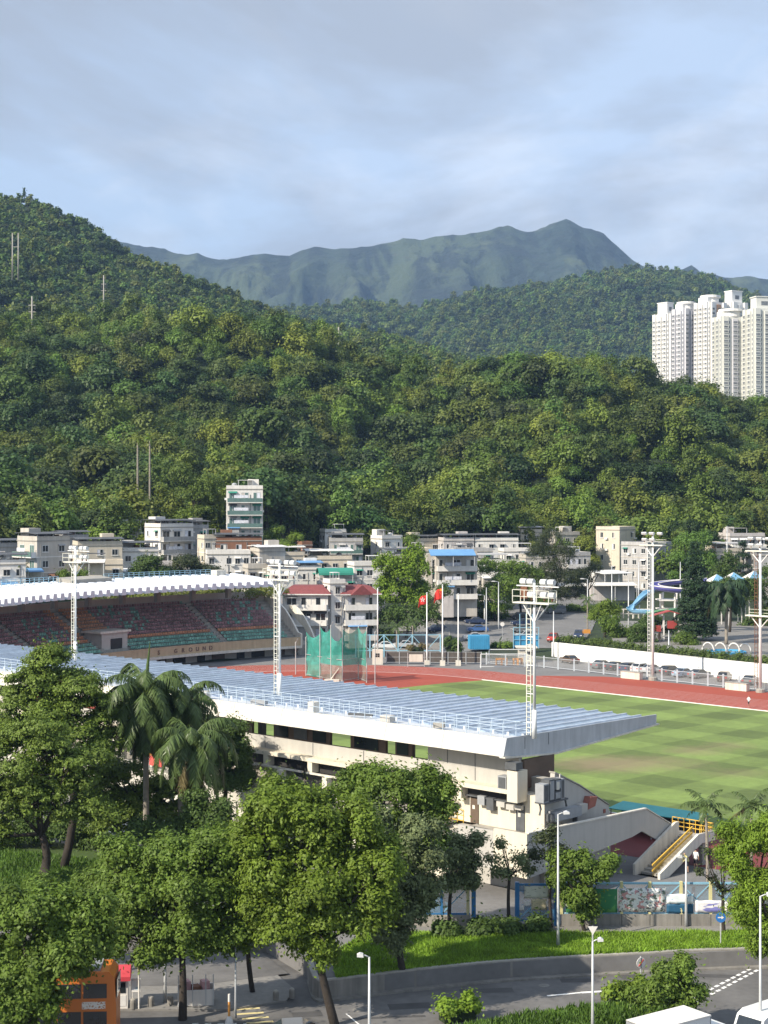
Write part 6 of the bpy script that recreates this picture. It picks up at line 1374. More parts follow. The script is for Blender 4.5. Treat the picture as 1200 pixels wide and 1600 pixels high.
# road behind, with cars
rv = [(775, 1002), (790, 985), (800, 960), (830, 946), (935, 943), (940, 960), (925, 985), (905, 1003)]
def drape(name, pts, m, dz):
    P = [W(a, b, 2.2) for a, b in pts]; c = sum(P, Vector()) / len(P); mb = MB(); n = len(P); rings = 6; vs = []
    for r in range(rings + 1):
        for p in P: q = c.lerp(p, r / rings); vs.append((q.x, q.y, max(float(hill_z(q.x, q.y)), 0.0) + dz))
    mb.add(vs, [(r * n + i, r * n + (i + 1) % n, (r + 1) * n + (i + 1) % n, (r + 1) * n + i) for r in range(rings) for i in range(n)])
    o = mb.build(name, m); 
    if sum(p.normal.z for p in o.data.polygons) < 0: o.data.flip_normals()
    return tag(o, kind='structure')
drape('back_road', rv, M_carpark, 0.10); drape('back_carpark', [(690, 1003), (700, 962), (770, 955), (800, 962), (795, 985), (780, 1003)], M_carpark, 0.07); drape('back_lane', [(600, 985), (700, 968), (705, 1000), (600, 1012)], M_paving, 0.05)
def gcar(lb, px, py, z, h_, col, kd): p = W(px, py, z); p.z = max(ground_z(p.x, p.y), 0) + .13; car(lb, p, h_, col, kd, 'cars parked beyond the track')
BC = [(868, 968, 'grey', 'van', .05, 'dark grey people carrier stopped on the back road'), (864, 998, 'red', 'hatch', 1.3, 'red hatchback on the back road'), (904, 995, 'dark blue', 'hatch', 1.4, 'dark hatchback by the orange barrier on the back road'),
      (736, 972, 'black', 'sedan', .15, 'black saloon at the back of the tree-shaded row'), (742, 979, 'dark blue', 'sedan', .15, 'dark blue saloon second in the tree-shaded row'), (746, 986, 'blue', 'sedan', .15, 'blue saloon third in the tree-shaded row'), (740, 993, 'silver', 'sedan', .15, 'silver saloon at the front of the tree-shaded row'),
      (812, 974, 'black', 'hatch', .2, 'black hatchback at the back of the row beside the scaffold'), (815, 981, 'dark blue', 'sedan', .2, 'dark blue saloon in the row beside the scaffold'), (816, 988, 'grey', 'sedan', .2, 'grey saloon in the row beside the scaffold'), (822, 995, 'silver', 'hatch', .2, 'silver hatchback at the front of the row beside the scaffold'),
      (850, 950, 'silver', 'hatch', .1, 'silver hatchback under the feathery tree'), (878, 948, 'white', 'hatch', .1, 'white hatchback under the feathery tree'), (902, 947, 'pale blue', 'hatch', .1, 'pale blue hatchback under the canopy'), (926, 945, 'white', 'sedan', .1, 'white saloon at the right end under the canopy'), (892, 941, 'dark blue', 'sedan', .1, 'dark blue saloon behind the white hatchback'), (682, 985, 'dark blue', 'hatch', .6, 'dark blue hatchback behind the flagpoles'), (600, 1000, 'white', 'sedan', .1, 'white saloon behind the blue braced fence'), (632, 999, 'silver', 'sedan', .1, 'silver saloon behind the blue braced fence'), (528, 1006, 'black', 'sedan', .1, 'black saloon below the red gabled house')]
for px, py, col, kd, hh, lb in BC: gcar(lb, px, py, 2.0, hh, col, kd)
# coach behind the parked row
p = W(748, 972, 2.4); t = thing('white_minibus', 'white minibus with rounded roof behind the shaded row of cars', 'minibus', (p.x, p.y + 4, max(0, ground_z(p.x, p.y + 4))), R(4))
MB().prism([(-3.6, .4), (-3.7, 1.6), (-3.0, 2.9), (-2.4, 3.15), (3.3, 3.15), (3.7, 2.7), (3.7, .4)], 'y', -1.1, 1.1).build('body', PAINT['white'], t)
for i in range(4): MB().box(-2.1 + i * 1.4, -1.0 + i * 1.4, -1.13, -1.1, 1.6, 2.5).build('window', M_cglass, t)
MB().add([(-3.72, -1.0, 1.62), (-3.72, 1.0, 1.62), (-3.06, 1.0, 2.85), (-3.06, -1.0, 2.85)], [(0, 1, 2, 3)]).build('windscreen', M_cglass, t)
for x in (-2.4, 2.3):
    for y in (-1.0, 1.0): MB().tube([(x, y - .14, .45), (x, y + .14, .45)], .45, 12).build('wheel', M_tyre, t)
# lamp posts and poles
def lamp_post(label, p, H, arm=1.2, adir=0.0, group=None, r=.10, head=True):
    t = thing('lamp_post', label, 'lamp post', p, adir, group)
    MB().tube([(0, 0, 0), (0, 0, 1.2), (0, 0, H)], [r * 1.35, r, r * .62], 8).build('pole', M_steel, t, True)
    if head:
        MB().tube([(0, 0, H - .03), (arm * .5, 0, H + .08), (arm * .8, 0, H + .08)], r * .45, 6).build('arm', M_steel, t, True)
        MB().prism([(arm * .7, H), (arm * .75, H + .17), (arm * 1.15, H + .22), (arm * 1.5, H + .14), (arm * 1.5, H + .02)], 'y', -.16, .16).build('lamp_head', M_lamp, t)
    return t
for (px, py0, py1, Y, hd_, lb) in ((779, 909, 990, 335, True, 'grey street lamp at the edge of the shaded car park'), (760, 918, 990, 330, False, 'bare grey pole in the shaded car park'), (865, 955, 1030, 294, False, 'short white pole at the left end of the white wall'), (956, 884, 966, 345, False, 'white pole left of the concrete block'), (982, 905, 985, 325, False, 'slim white pole above the pool deck'), (998, 878, 940, 340, False, 'white pole against the concrete block'), (1063, 878, 950, 345, False, 'grey pole beside the purple slide'), (918, 905, 990, 330, True, 'grey street lamp beside the back road'), (1136, 822, 900, 370, False, 'thick white pole behind the conifer'), (1045, 985, 1030, 285, False, 'short grey pole above the white wall'), (757, 930, 985, 345, True, 'small street lamp behind the shaded row of cars')):
    b = V(px, py1, Y); a = V(px, py0, Y); lamp_post(lb, b, a.z - b.z, 1.0, PI, 'poles beyond the track', .14, hd_)
t = thing('road_barrier', 'small orange barrier beside the back road', 'barrier', W(917, 992, 2.0) + Vector((0, 0, .0)))
MB().box(-.7, .7, -.1, .1, .3, 1.1).build('panel', M_or, t); MB().box(-.7, -.6, -.3, .3, 0, .3).build('foot', M_dkmetal, t); MB().box(.6, .7, -.3, .3, 0, .3).build('foot', M_dkmetal, t)
t = thing('round_sign', 'round white traffic sign on a thin post by the shaded cars', 'sign', V(785, 995, 318)); MB().tube([(0, 0, -.5), (0, 0, 2.4)], .05, 6).build('post', M_steel, t); MB().tube([(0, -.05, 2.5), (0, .0, 2.5)], .42, 16).build('disc', M_hw, t)

# ---- water slides and pool
M_purp = mat('slide_purple', (0.09, 0.085, 0.30), 0.4, 0.08, 1, spec=0.6); M_lblue = mat('slide_blue', (0.16, 0.34, 0.50), 0.45, 0.08, 1, spec=0.6); M_sgreen = mat('slide_green', (0.16, 0.36, 0.20), 0.4, 0.08, 1); M_sred = mat('play_red', (0.36, 0.06, 0.05), 0.5, 0.1, 1)
def chute(parent, pts, r, m, mr=None):
    P = [Vector(p) for p in pts]; mb = MB(); n = 8; rows = []
    for i, p in enumerate(P):
        d = (P[min(i + 1, len(P) - 1)] - P[max(i - 1, 0)]).normalized(); s = d.cross(Vector((0, 0, 1))).normalized()
        for k in range(n + 1): a = PI + PI * k / n; rows.append(p + s * r * math.cos(a) + Vector((0, 0, r * math.sin(a))))
        for k in range(n + 1): a = 2 * PI - PI * k / n; rows.append(p + s * (r - .08) * math.cos(a) + Vector((0, 0, (r - .08) * math.sin(a))))
    m2 = 2 * (n + 1)
    mb.add(rows, [(i * m2 + k, i * m2 + (k + 1) % m2, (i + 1) * m2 + (k + 1) % m2, (i + 1) * m2 + k) for i in range(len(P) - 1) for k in range(m2)]); mb.build('chute', m, parent, True)
    for sg in (-1, 1):
        ps = []
        for i, p in enumerate(P): d = (P[min(i + 1, len(P) - 1)] - P[max(i - 1, 0)]).normalized(); ps.append(p + d.cross(Vector((0, 0, 1))).normalized() * r * sg)
        MB().tube(ps, .10, 5).build('rim', mr or M_hw, parent, True)
sl = thing('water_slide', 'purple spiral water slide on white columns behind the conifer', 'water slide', V(1058, 955, 318))
c0 = V(1062, 922, 318) - sl.location
chute(sl, [(c0.x + 5.2 * math.cos(t_), 3.6 * math.sin(t_), c0.z + 2.3 - 1.9 * (t_ - .3) / 4.6) for t_ in np.linspace(0.3, 4.9, 26)], .95, M_purp)
for x, y in ((-4, -1), (-3, 2), (-1.4, -2.6), (0, 3.2), (1, -2.8), (3.0, 0), (4.5, 1.5)): MB().tube([(c0.x + x, y, -1.0), (c0.x + x, y, c0.z - .6)], .22, 8).build('column', M_hw, sl)
for z in (0.4, 2.2): MB().box(c0.x - 4.5, c0.x + 1, -2.8, 2.0, z, z + .2).build('deck', M_hw, sl)
s2 = thing('water_slide', 'light blue water slide dropping left from the slide tower', 'water slide', V(1010, 955, 314)); q = lambda px, py, dy=0: V(px, py, 314 + dy) - s2.location
chute(s2, [q(1019, 921, 2), q(1010, 924, 1), q(1000, 933), q(990, 944), q(985, 950), q(992, 953, -1), q(1005, 953.5, -2), q(1016, 954, -3)], .8, M_lblue, M_lblue)
for px, py in ((1012, 930), (999, 940), (989, 951)): b = q(px, py); MB().tube([(b.x, b.y, -1.5), (b.x, b.y, b.z - .7)], .12, 6).build('column', M_hw, s2)
s3 = thing('water_slide', 'dull green water slide under the purple spiral', 'water slide', V(1040, 958, 309)); q3 = lambda px, py, dy=0: V(px, py, 309 + dy) - s3.location
chute(s3, [q3(1012, 957), q3(1030, 954, 1), q3(1050, 952, 2), q3(1072, 949, 3)], .6, M_sgreen, M_sgreen)
for px in (1025, 1055): b = q3(px, 954); MB().tube([(b.x, b.y, -1.5), (b.x, b.y, b.z - .5)], .12, 6).build('column', M_hw, s3)
t = thing('play_structure', 'red and white pool play structure under the slides', 'play structure', V(1045, 1000, 300))
for i, (x, w_, z0, z1, m) in enumerate(((-2.2, 1.3, 1.6, 2.7, M_sred), (0.6, 1.7, 2.2, 3.6, M_sred), (2.4, .8, 1.0, 3.0, M_hw))): MB().box(x - w_ / 2, x + w_ / 2, -.6, .6, z0, z1).build('panel', m, t)
for x in (-3, -1, 1.8, 3): MB().box(x - .15, x + .15, -.3, .3, -.5, 4.6).build('post', M_hw, t)
MB().prism([(-3.6, 4.5), (0, 5.6), (3.6, 4.5), (0, 5.4)], 'y', -1.2, 1.2).build('awning', M_sred, t)
t = thing('pool_railing', 'white railing round the pool deck left of the mast', 'railing', V(985, 966, 318))
for x in np.linspace(-2.4, 4.6, 8): MB().box(x - .1, x + .1, -.1, .1, 0, 1.8).build('post', M_hw, t)
for h in (.8, 1.7): MB().box(-2.5, 4.7, -.08, .08, h, h + .18).build('rail', M_hw, t)
sheet('pool_deck', [V(968, 0, 306).xy, V(1012, 0, 306).xy, V(1015, 0, 322).xy, V(970, 0, 322).xy], 3.4, mat('deck_beige', (0.50, 0.40, 0.30), 0.9, 0.1, 0.6), thick=.5)
# blue canopies and ring slide by the right
for i, (px, py, Y, lb) in enumerate(((1120, 897, 335, 'leftmost blue and white tent canopy behind the palm'), (1146, 894, 338, 'middle blue and white tent canopy behind the palm'), (1178, 892, 340, 'rightmost blue and white tent canopy behind the right mast'))):
    c = V(px, py, Y); t = thing('tent_canopy', lb, 'canopy', (c.x, c.y, 3.2), .2); h_ = c.z - 3.2
    for k in range(4):
        a = [(-1.9, -1.9), (1.9, -1.9), (1.9, 1.9), (-1.9, 1.9)]; p, q_ = a[k], a[(k + 1) % 4]; MB().add([(p[0], p[1], h_ - 1.5), (q_[0], q_[1], h_ - 1.5), (0, 0, h_)], [(0, 1, 2)]).build('sheet', M_lblue if k % 2 == 0 else M_hw, t)
        MB().box(p[0] - .08, p[0] + .08, p[1] - .08, p[1] + .08, -1, h_ - 1.5).build('post', M_hw, t)
t = thing('ring_slide', 'bright blue pool tub with white hoops beside the palm', 'pool slide', V(1135, 1030, 276) + Vector((0, 0, -.2)), -.6)
MB().lathe((0, 0, 0), [(3.2, -1), (3.4, 1.6), (3.0, 1.7), (2.9, .6)], 20).build('tub', M_cont, t)
for x in (-3.0, -1.0, 1.2, 3.0): MB().tube([(x + 1.1 * math.cos(a), .3 * x, 1.5 + 1.5 * math.sin(a)) for a in np.linspace(0, PI, 10)], .12, 6).build('hoop', M_hw, t, True)

# ================================================================== TREES OF THE MIDDLE DISTANCE
def at_ground(px, py, z=0.0):
    p = W(px, py, z); p.z = z; return p
def mtree(name, label, spec, Y, bpx, m, seed, n=7000, size=0.42, k=3, zb=None, clump=0.7, cat='tree', bark=None, trunk=.25, **kw):
    rs = np.random.RandomState(seed); lb = fill_lobes([(q_[0], q_[1], q_[2] * 1.16, q_[3] * 1.14) for q_ in spec], Y, k, rs, .46); n = int(n * 1.45); x = (bpx - 600) / FOC * Y
    base = Vector((x, Y, max(ground_z(x, Y), 0.0) if zb is None else zb)); return tree(name, label, base, lb, n, size, m, seed, trunk, clump, bark=bark, cat=cat, **kw)
mtree('bright_tree', 'bright green double-crowned tree rising before the village houses', [(612, 884, 30, 28), (650, 888, 26, 34), (600, 918, 20, 25), (622, 930, 34, 30), (652, 935, 24, 28), (634, 905, 34, 36)], 326, 634, G_lime, 11, 15000, .5, 4, bark=M_barkp)
mtree('dark_tree', 'dark low tree at the foot of the bright double-crowned tree', [(610, 966, 28, 26), (646, 970, 32, 28), (674, 955, 20, 30), (690, 925, 12, 18), (600, 992, 20, 12)], 318, 645, G_dark, 12, 8000, .42)
mtree('umbrella_tree', 'spreading green tree over the shaded car park left', [(760, 930, 34, 20), (790, 915, 38, 22), (735, 945, 26, 16), (775, 950, 30, 14)], 348, 775, G_mid, 13, 8000, .42)
mtree('umbrella_tree', 'broad spreading tree above the shaded car park right', [(790, 888, 40, 18), (825, 900, 36, 22), (760, 885, 26, 14), (815, 935, 34, 20), (845, 945, 26, 16)], 356, 812, G_mid, 14, 9000, .42)
mtree('feathery_tree', 'tall feathery dark olive tree above the light tower', [(862, 840, 22, 24), (845, 865, 24, 24), (880, 870, 26, 26), (860, 895, 30, 26), (890, 905, 28, 22), (835, 900, 20, 22), (875, 930, 26, 16), (910, 895, 14, 14)], 368, 870, G_olive, 15, 21000, .4, 5, clump=.55, droop=1.2, aspect=.3)
mtree('feathery_tree', 'smaller feathery dark tree right of the tall one', [(915, 905, 16, 18), (930, 890, 14, 16), (905, 925, 14, 14)], 376, 918, G_olive, 16, 4000, .36, droop=1.0, aspect=.35)
mtree('roadside_tree', 'round bushy tree beside the white curved wall', [(955, 985, 18, 22), (972, 995, 16, 16), (945, 975, 12, 12)], 306, 958, G_mid, 17, 5000, .36, zb=2.0)
mtree('roadside_tree', 'dark round shrub tree left of the floodlight mast', [(1003, 985, 20, 20), (1015, 1000, 12, 10), (990, 998, 12, 10)], 296, 1003, G_dark, 18, 5000, .34, zb=2.9)
mtree('slope_bush', 'bright bush on the corner of the pool wall', [(945, 950, 18, 12), (930, 962, 12, 10), (960, 955, 12, 10)], 316, 945, G_bright, 19, 3500, .34, zb=2.0)
mtree('backdrop_tree', 'large mid green tree behind the purple slide', [(1085, 850, 30, 26), (1065, 880, 24, 24), (1100, 885, 28, 26), (1055, 905, 16, 16)], 395, 1080, G_forest, 20, 9000, .45)
mtree('backdrop_tree', 'dark tree right of the conifer', [(1125, 905, 22, 24), (1140, 880, 16, 18), (1110, 935, 18, 22), (1150, 930, 20, 20)], 345, 1128, G_dark, 21, 7000, .42, zb=3)
mtree('backdrop_tree', 'dark tree beside the right floodlight mast', [(1180, 930, 24, 26), (1200, 900, 20, 24), (1195, 965, 24, 24), (1170, 985, 22, 18)], 335, 1190, G_dark, 22, 8000, .42, zb=3)
mtree('layered_conifer', 'thin layered conifer before the pinkish grey house', [(1160, 850, 6, 8), (1160, 868, 12, 6), (1160, 884, 16, 6), (1160, 900, 18, 7), (1160, 918, 20, 7)], 390, 1160, G_conif, 23, 4500, .36, 4, flat=.5)
mtree('backdrop_tree', 'dark bushy tree below the blue tent canopies', [(1112, 925, 16, 20), (1155, 930, 20, 22), (1135, 915, 18, 14), (1172, 915, 14, 16)], 318, 1140, G_dark, 36, 7000, .4, zb=3)
mtree('pool_shrub', 'dark shrubs around the foot of the slide tower', [(1030, 975, 14, 12), (1012, 968, 12, 10), (1052, 985, 12, 10)], 303, 1030, G_dark, 37, 3000, .32, zb=2.95)
mtree('pool_shrub', 'low shrub beside the red play structure', [(1065, 998, 14, 10), (1080, 1008, 12, 8)], 291, 1070, G_mid, 24, 2500, .3, zb=2.95)
mtree('village_tree', 'dark tree before the white villa', [(230, 880, 28, 14), (255, 895, 26, 12), (215, 895, 20, 10)], 318, 238, G_dark, 25, 6000, .38)
mtree('village_tree', 'spreading olive tree above the stand railing', [(290, 880, 28, 14), (320, 890, 26, 10), (275, 895, 22, 10)], 322, 300, G_olive, 26, 6000, .38)
mtree('village_tree', 'round tree left of the tall hillside house', [(300, 775, 34, 28), (285, 745, 26, 22), (322, 755, 22, 24), (310, 800, 26, 14)], 398, 300, G_forest, 27, 9000, .45)
mtree('village_tree', 'bushes under the tall hillside house', [(420, 838, 22, 10), (445, 850, 20, 10), (432, 830, 14, 10), (332, 838, 12, 12)], 384, 430, G_mid, 28, 5000, .38)
mtree('village_tree', 'low bright bushes left of the brick block', [(445, 858, 20, 8), (465, 842, 14, 8)], 372, 450, G_bright, 29, 3500, .36)
mtree('village_tree', 'bushy slope tree between the wood and the white house', [(570, 850, 22, 14), (590, 832, 16, 14), (560, 838, 16, 12)], 432, 572, G_forest3, 30, 5000, .45)
mtree('village_tree', 'green tree behind the blue awning house', [(652, 858, 12, 12), (640, 845, 12, 10)], 400, 645, G_mid, 31, 3500, .4)
mtree('village_tree', 'tall dark tree between the right houses', [(1060, 838, 22, 22), (1078, 826, 18, 18), (1110, 842, 18, 20)], 428, 1080, G_forest2, 32, 7000, .48)
mtree('village_tree', 'green slope left of the cream block', [(915, 850, 20, 18), (925, 875, 16, 14), (905, 872, 14, 14)], 425, 915, G_forest3, 33, 6000, .45)
mtree('village_tree', 'small tree left of the beige balcony house', [(12, 905, 14, 10), (100, 898, 12, 8), (125, 900, 12, 8)], 304, 60, G_mid, 34, 4000, .34)
mtree('village_tree', 'low trees behind the curved stand seen under its roof', [(180, 938, 60, 9), (260, 932, 60, 9), (340, 928, 60, 9), (420, 925, 40, 9)], 312, 300, G_forest3, 35, 9000, .4, 6)
for i, (px, py, Y, h, lb) in enumerate(((32, 915, 300, 7, 'small palm before the green balcony house'), (137, 902, 300, 6, 'small palm behind the left light tower'), (645, 1000, 304, 5.5, 'short bushy palm by the blue braced fence'), (620, 1002, 305, 4.5, 'second short palm by the blue braced fence'), (918, 960, 330, 6, 'slim young palm on the back road verge'))):
    c = V(px, py, Y); palm('fan_palm', lb, (c.x, c.y, max(0, ground_z(c.x, c.y)) if Y < 303 or px > 500 else c.z - 2), h, 11, 2.6, 40 + i, .16, G_palm, 1.0, leaflets=14)
for i, (px, y0, y1, lb) in enumerate(((215, 690, 772, 'left tall pale palm trunk standing out of the hillside wood'), (234, 688, 788, 'right tall pale palm trunk standing out of the hillside wood'))):
    b = V(px, y1 + 12, 395); a = V(px, y0, 395); palm('tall_palm', lb, b, a.z - b.z, 12, 3.0, 60 + i, .24, G_forest3, 1.1, leaflets=16)
# conifer on the pool terrace: tiers of drooping branches
rs = np.random.RandomState(77); cx_ = (1086 - 600) / FOC * 300; lb = []
for z in np.linspace(1.2, 18.0, 26):
    r = 3.9 * (1 - (z / 19.8) ** 1.3) + .25
    for k in range(max(3, int(r * 3.4))): a = rs.uniform(0, 2 * PI); lb.append((r * .66 * math.cos(a), r * .66 * math.sin(a), z + rs.uniform(-.3, .3), r * .45, r * .45, .55))
tree('conifer', 'tall dark conifer standing before the purple slide', (cx_, 300, 2.95), lb, 34000, .4, G_conif, 78, .28, .5, flat=.6, world=False, fork=1.4, nlimbs=4, aspect=.4, droop=.8)
c = V(1135, 930, 292); palm('drooping_palm', 'tall drooping feather palm right of the conifer', (c.x, c.y, 2.95), c.z - 3.6, 34, 6.0, 81, .3, G_conif, 1.6, leaflets=40, width=.55)
hedge('dark_hedge', 'tall dark clipped hedge block between the flagpoles', [V(700, 0, 300).xy, V(718, 0, 299).xy], 0, 2.4, 3.6, G_dark, 91, 4000, .28)
hedge('road_hedge', 'clipped hedge at the back of the shaded car park', [V(690, 0, 348).xy, V(740, 0, 350).xy, V(790, 0, 352).xy], 2.6, 2.0, 2.0, G_mid, 92, 5000, .3)
hedge('road_hedge', 'clipped hedge behind the grey people carrier', [V(850, 0, 366).xy, V(900, 0, 366).xy, V(935, 0, 362).xy], 3.6, 2.0, 1.6, G_mid, 93, 4000, .3)
hedge('verge_hedge', 'low green verge between the two rows of shaded cars', [V(768, 0, 306).xy, V(800, 0, 306).xy], .6, 2.4, 1.4, G_mid, 94, 3000, .28)
hedge('planter', 'reddish planter shrubs behind the white notice board', [V(640, 0, 291).xy, V(662, 0, 291).xy], 1.6, 1.4, 1.6, G_palmd, 95, 1500, .22)
# hill power poles
def power_pole(label, px, y0, y1, Y, twin=False):
    b = V(px, y1 + 14, Y); a = V(px, y0, Y); t = thing('power_pole', label, 'power pole', b, 0, 'power poles on the wooded hills'); H = a.z - b.z
    for x in ((-1.6, 1.6) if twin else (0,)): MB().tube([(x, 0, 0), (x, 0, H)], [.45, .3], 8).build('pole', M_conc, t, True)
    for z in (.66, .8) if not twin else (.7,): MB().box(-1.5, 1.5, -.15, .15, H * z, H * z + .35).build('cross_arm', M_conc, t)
    for x in (-1.3, 1.3): MB().box(x - .15, x + .15, -.15, .15, H * .72, H * .78).build('insulator', M_dkmetal, t)
    return t
power_pole('twin pale power poles high on the left hill', 24, 364, 424, 880, True); power_pole('single power pole near the left edge of the wood', 50, 463, 522, 700); power_pole('single power pole left of centre on the hill', 162, 430, 488, 900); power_pole('small power pole above the crest of the wood', 297, 482, 510, 760); power_pole('power pole at the dip between the two hills', 529, 511, 548, 800)
for i, (x, y, s, lb) in enumerate(((38, 297, 7, 'bare pointed tree on top of the high hill'), (92, 322, 4, 'small pointed tree right of the hilltop one'))):
    c = V(x, y + 12, 1295); t = thing('hilltop_tree', lb, 'tree', c)
    mb_lobes = [(0, 0, s * f_, s * .25 * (1.1 - f_), s * .25 * (1.1 - f_), s * .12) for f_ in (.2, .4, .6, .8, 1.0)]; me, _ = crown_mesh('crown', mb_lobes, 500, 1.0, G_forest2, 5 + i, .8); inst('crown', me, t); MB().tube([(0, 0, -3), (0, 0, s)], .4, 6).build('trunk', M_bark, t)

# ================================================================== FOREGROUND
# verge grass, shrubs and bank
gp = [(p.x + .0, p.y + .25) for p in WALLC if -3.2 < p.x < 60]; gp2 = gp + [(gp[-1][0] - .5, 104.5), (-1, 109.4), (20, 109.6), (60, 110.4)]
tag(sheet('verge_soil', gp2, 0.012, mat('verge_green', (0.085, 0.125, 0.02), .95, .3, .4, .05, 5)), kind='structure')
grass_patch('verge_grass', 'long bright green grass on the verge above the retaining wall', gp2, 0.01, G_grass, 90000, .32, 31)
sheet('footpath', [(-4, 109.6), (62, 110.6), (62, 112.5), (-4, 111.6)], 0.016, M_paving)
grass_patch('bank_grass', 'lush green grass covering the near road island', VERGE_NEAR, ROAD_Z + .16, G_shade, 42000, .42, 32)
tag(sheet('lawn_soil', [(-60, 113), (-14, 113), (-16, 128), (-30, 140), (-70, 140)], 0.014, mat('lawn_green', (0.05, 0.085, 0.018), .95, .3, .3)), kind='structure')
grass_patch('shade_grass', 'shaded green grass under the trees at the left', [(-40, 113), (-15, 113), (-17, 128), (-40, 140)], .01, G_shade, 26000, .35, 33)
hedge('shrub_strip', 'dark leafy shrub strip along the footpath before the blue gate', [W(690, 1466).xy, W(760, 1462).xy, W(840, 1460).xy], 0, 1.5, 1.1, G_dark, 41, 9000, .24)
hedge('shrub_strip', 'low bright shrubs at the near end of the road island', [W(690, 1600, ROAD_Z).xy, W(740, 1592, ROAD_Z).xy], ROAD_Z + .1, 1.2, 1.3, G_lime, 42, 2600, .24)
hedge('shrub_strip', 'leafy shrubs on the far side of the road island', [W(960, 1572, ROAD_Z).xy, W(1010, 1560, ROAD_Z).xy], ROAD_Z + .1, 1.2, 1.2, G_bright, 43, 2600, .24)

def ftree(name, label, spec, Y, bpx, bpy, bz, m, seed, n, size, k=4, clump=.55, sub=.42, g=1.14, **kw):
    rs = np.random.RandomState(seed); lb = fill_lobes([(s[0], s[1], s[2] * g, s[3] * g) for s in spec], Y, k, rs, sub); base = W(bpx, bpy, bz); base = Vector(((bpx - 600) / FOC * Y, Y, bz)); return tree(name, label, base, lb, n, size, m, seed, clump=clump, **kw)
# left group with flat layered foliage
ftree('layered_tree', 'dark leaning layered tree at the left edge over shaded grass', [(20, 1185, 70, 34), (80, 1225, 62, 30), (30, 1255, 60, 30), (118, 1195, 48, 28), (-20, 1240, 60, 55), (60, 1150, 55, 28), (140, 1265, 45, 24), (-10, 1300, 40, 25)], 121, 52, 1385, 0, G_pine, 101, 75513, .24, 6, .55, .36, flat=.5, g=1.3, trunk=.34, lean=(.6, 0), fork=.3)
ftree('layered_tree', 'tall layered tree rising before the far end of the near roof', [(78, 1030, 32, 18), (62, 1062, 45, 22), (112, 1072, 50, 24), (145, 1105, 48, 26), (60, 1108, 55, 26), (105, 1140, 62, 30), (25, 1150, 38, 28), (160, 1160, 30, 24), (30, 1085, 30, 18)], 129, 98, 1345, 0, G_pine, 102, 72230, .24, 6, .55, .36, flat=.5, g=1.3, trunk=.3, fork=.35)
ftree('layered_tree', 'lower layered tree below the royal palms', [(195, 1205, 46, 22), (245, 1232, 46, 22), (205, 1258, 55, 24), (262, 1272, 42, 22), (155, 1238, 40, 26), (288, 1258, 28, 18), (180, 1285, 40, 20)], 134, 255, 1325, 0, G_pine, 103, 49248, .24, 6, .5, .36, flat=.5, g=1.25, trunk=.24)
ftree('round_tree', 'dark round tree right of the royal palms', [(350, 1148, 34, 28), (372, 1180, 26, 32), (335, 1192, 30, 34), (358, 1222, 34, 20), (385, 1215, 16, 18)], 140, 352, 1270, 0, G_dark, 104, 34560, .22, 5, .5, trunk=.22)
for i, (px, py, Y, n_, L_, lb) in enumerate(((228, 1108, 131, 26, 5.2, 'tallest royal palm with upright spear leaf before the near grandstand'), (282, 1125, 133, 22, 4.6, 'middle royal palm with hanging fronds'), (300, 1180, 128, 22, 4.6, 'lowest royal palm in front of the cream balcony'))):
    c = V(px, py, Y); t = palm('royal_palm', lb, (c.x, c.y, 0), c.z, n_ + 16, L_ * 1.08, 111 + i, .24, G_palm, 1.5, leaflets=84, width=.5, thin=.5, elmin=-1.15)
    if i == 0: MB().tube([(0, 0, c.z + .8), (.15, 0, c.z + 3.6), (.35, 0, c.z + 5.6)], [.16, .14, .02], 6).build('spear_leaf', G_palm, t)
ftree('backing_tree', 'dark tree mass behind the left layered trees', [(10, 1290, 50, 40), (70, 1300, 45, 36), (130, 1285, 45, 34), (30, 1230, 40, 34), (150, 1320, 40, 24), (-40, 1270, 40, 50)], 137, 80, 1330, 0, G_dark, 105, 26000, .26, 5, .5, trunk=.2)
ftree('backing_tree', 'dark bushy tree below the lowest royal palm', [(310, 1285, 40, 30), (270, 1300, 40, 26), (345, 1275, 26, 24), (230, 1305, 36, 22), (300, 1250, 26, 22)], 126, 300, 1330, 0, G_dark, 106, 20000, .25, 5, .5, trunk=.2)
# centre trees
ftree('street_tree', 'large bright green tree with a leaning dark trunk in the centre', [(450, 1258, 62, 40), (402, 1308, 50, 44), (500, 1288, 56, 46), (425, 1370, 58, 50), (505, 1375, 74, 56), (450, 1435, 60, 42), (540, 1430, 54, 42), (578, 1350, 46, 52), (560, 1290, 40, 36), (590, 1410, 34, 40), (490, 1478, 44, 26), (400, 1420, 30, 34)], 94, 525, 1605, ROAD_Z, G_bright, 121, 118195, .24, 6, .5, .38, g=1.26, trunk=.24, lean=(-1.0, 0), fork=.22, nlimbs=14)
ftree('backing_tree', 'darker tree behind the bright centre tree, before the cream wall', [(600, 1225, 58, 34), (655, 1232, 44, 36), (690, 1262, 26, 26), (560, 1238, 38, 28), (640, 1290, 46, 38), (610, 1330, 46, 38), (690, 1235, 24, 24), (570, 1280, 40, 40), (660, 1310, 40, 40), (540, 1225, 26, 22)], 107, 622, 1480, 0, G_mid, 122, 62380, .24, 5, .5, .40, trunk=.22)
ftree('grey_tree', 'greyish olive tree at the right of the bright centre tree', [(630, 1365, 36, 46), (652, 1305, 36, 32), (602, 1400, 34, 40), (640, 1430, 36, 38), (612, 1465, 26, 24), (668, 1345, 24, 26), (660, 1400, 26, 40), (585, 1300, 30, 40), (590, 1360, 30, 40)], 101, 630, 1500, 0, G_grey, 123, 45964, .24, 5, .45, .40, trunk=.2)
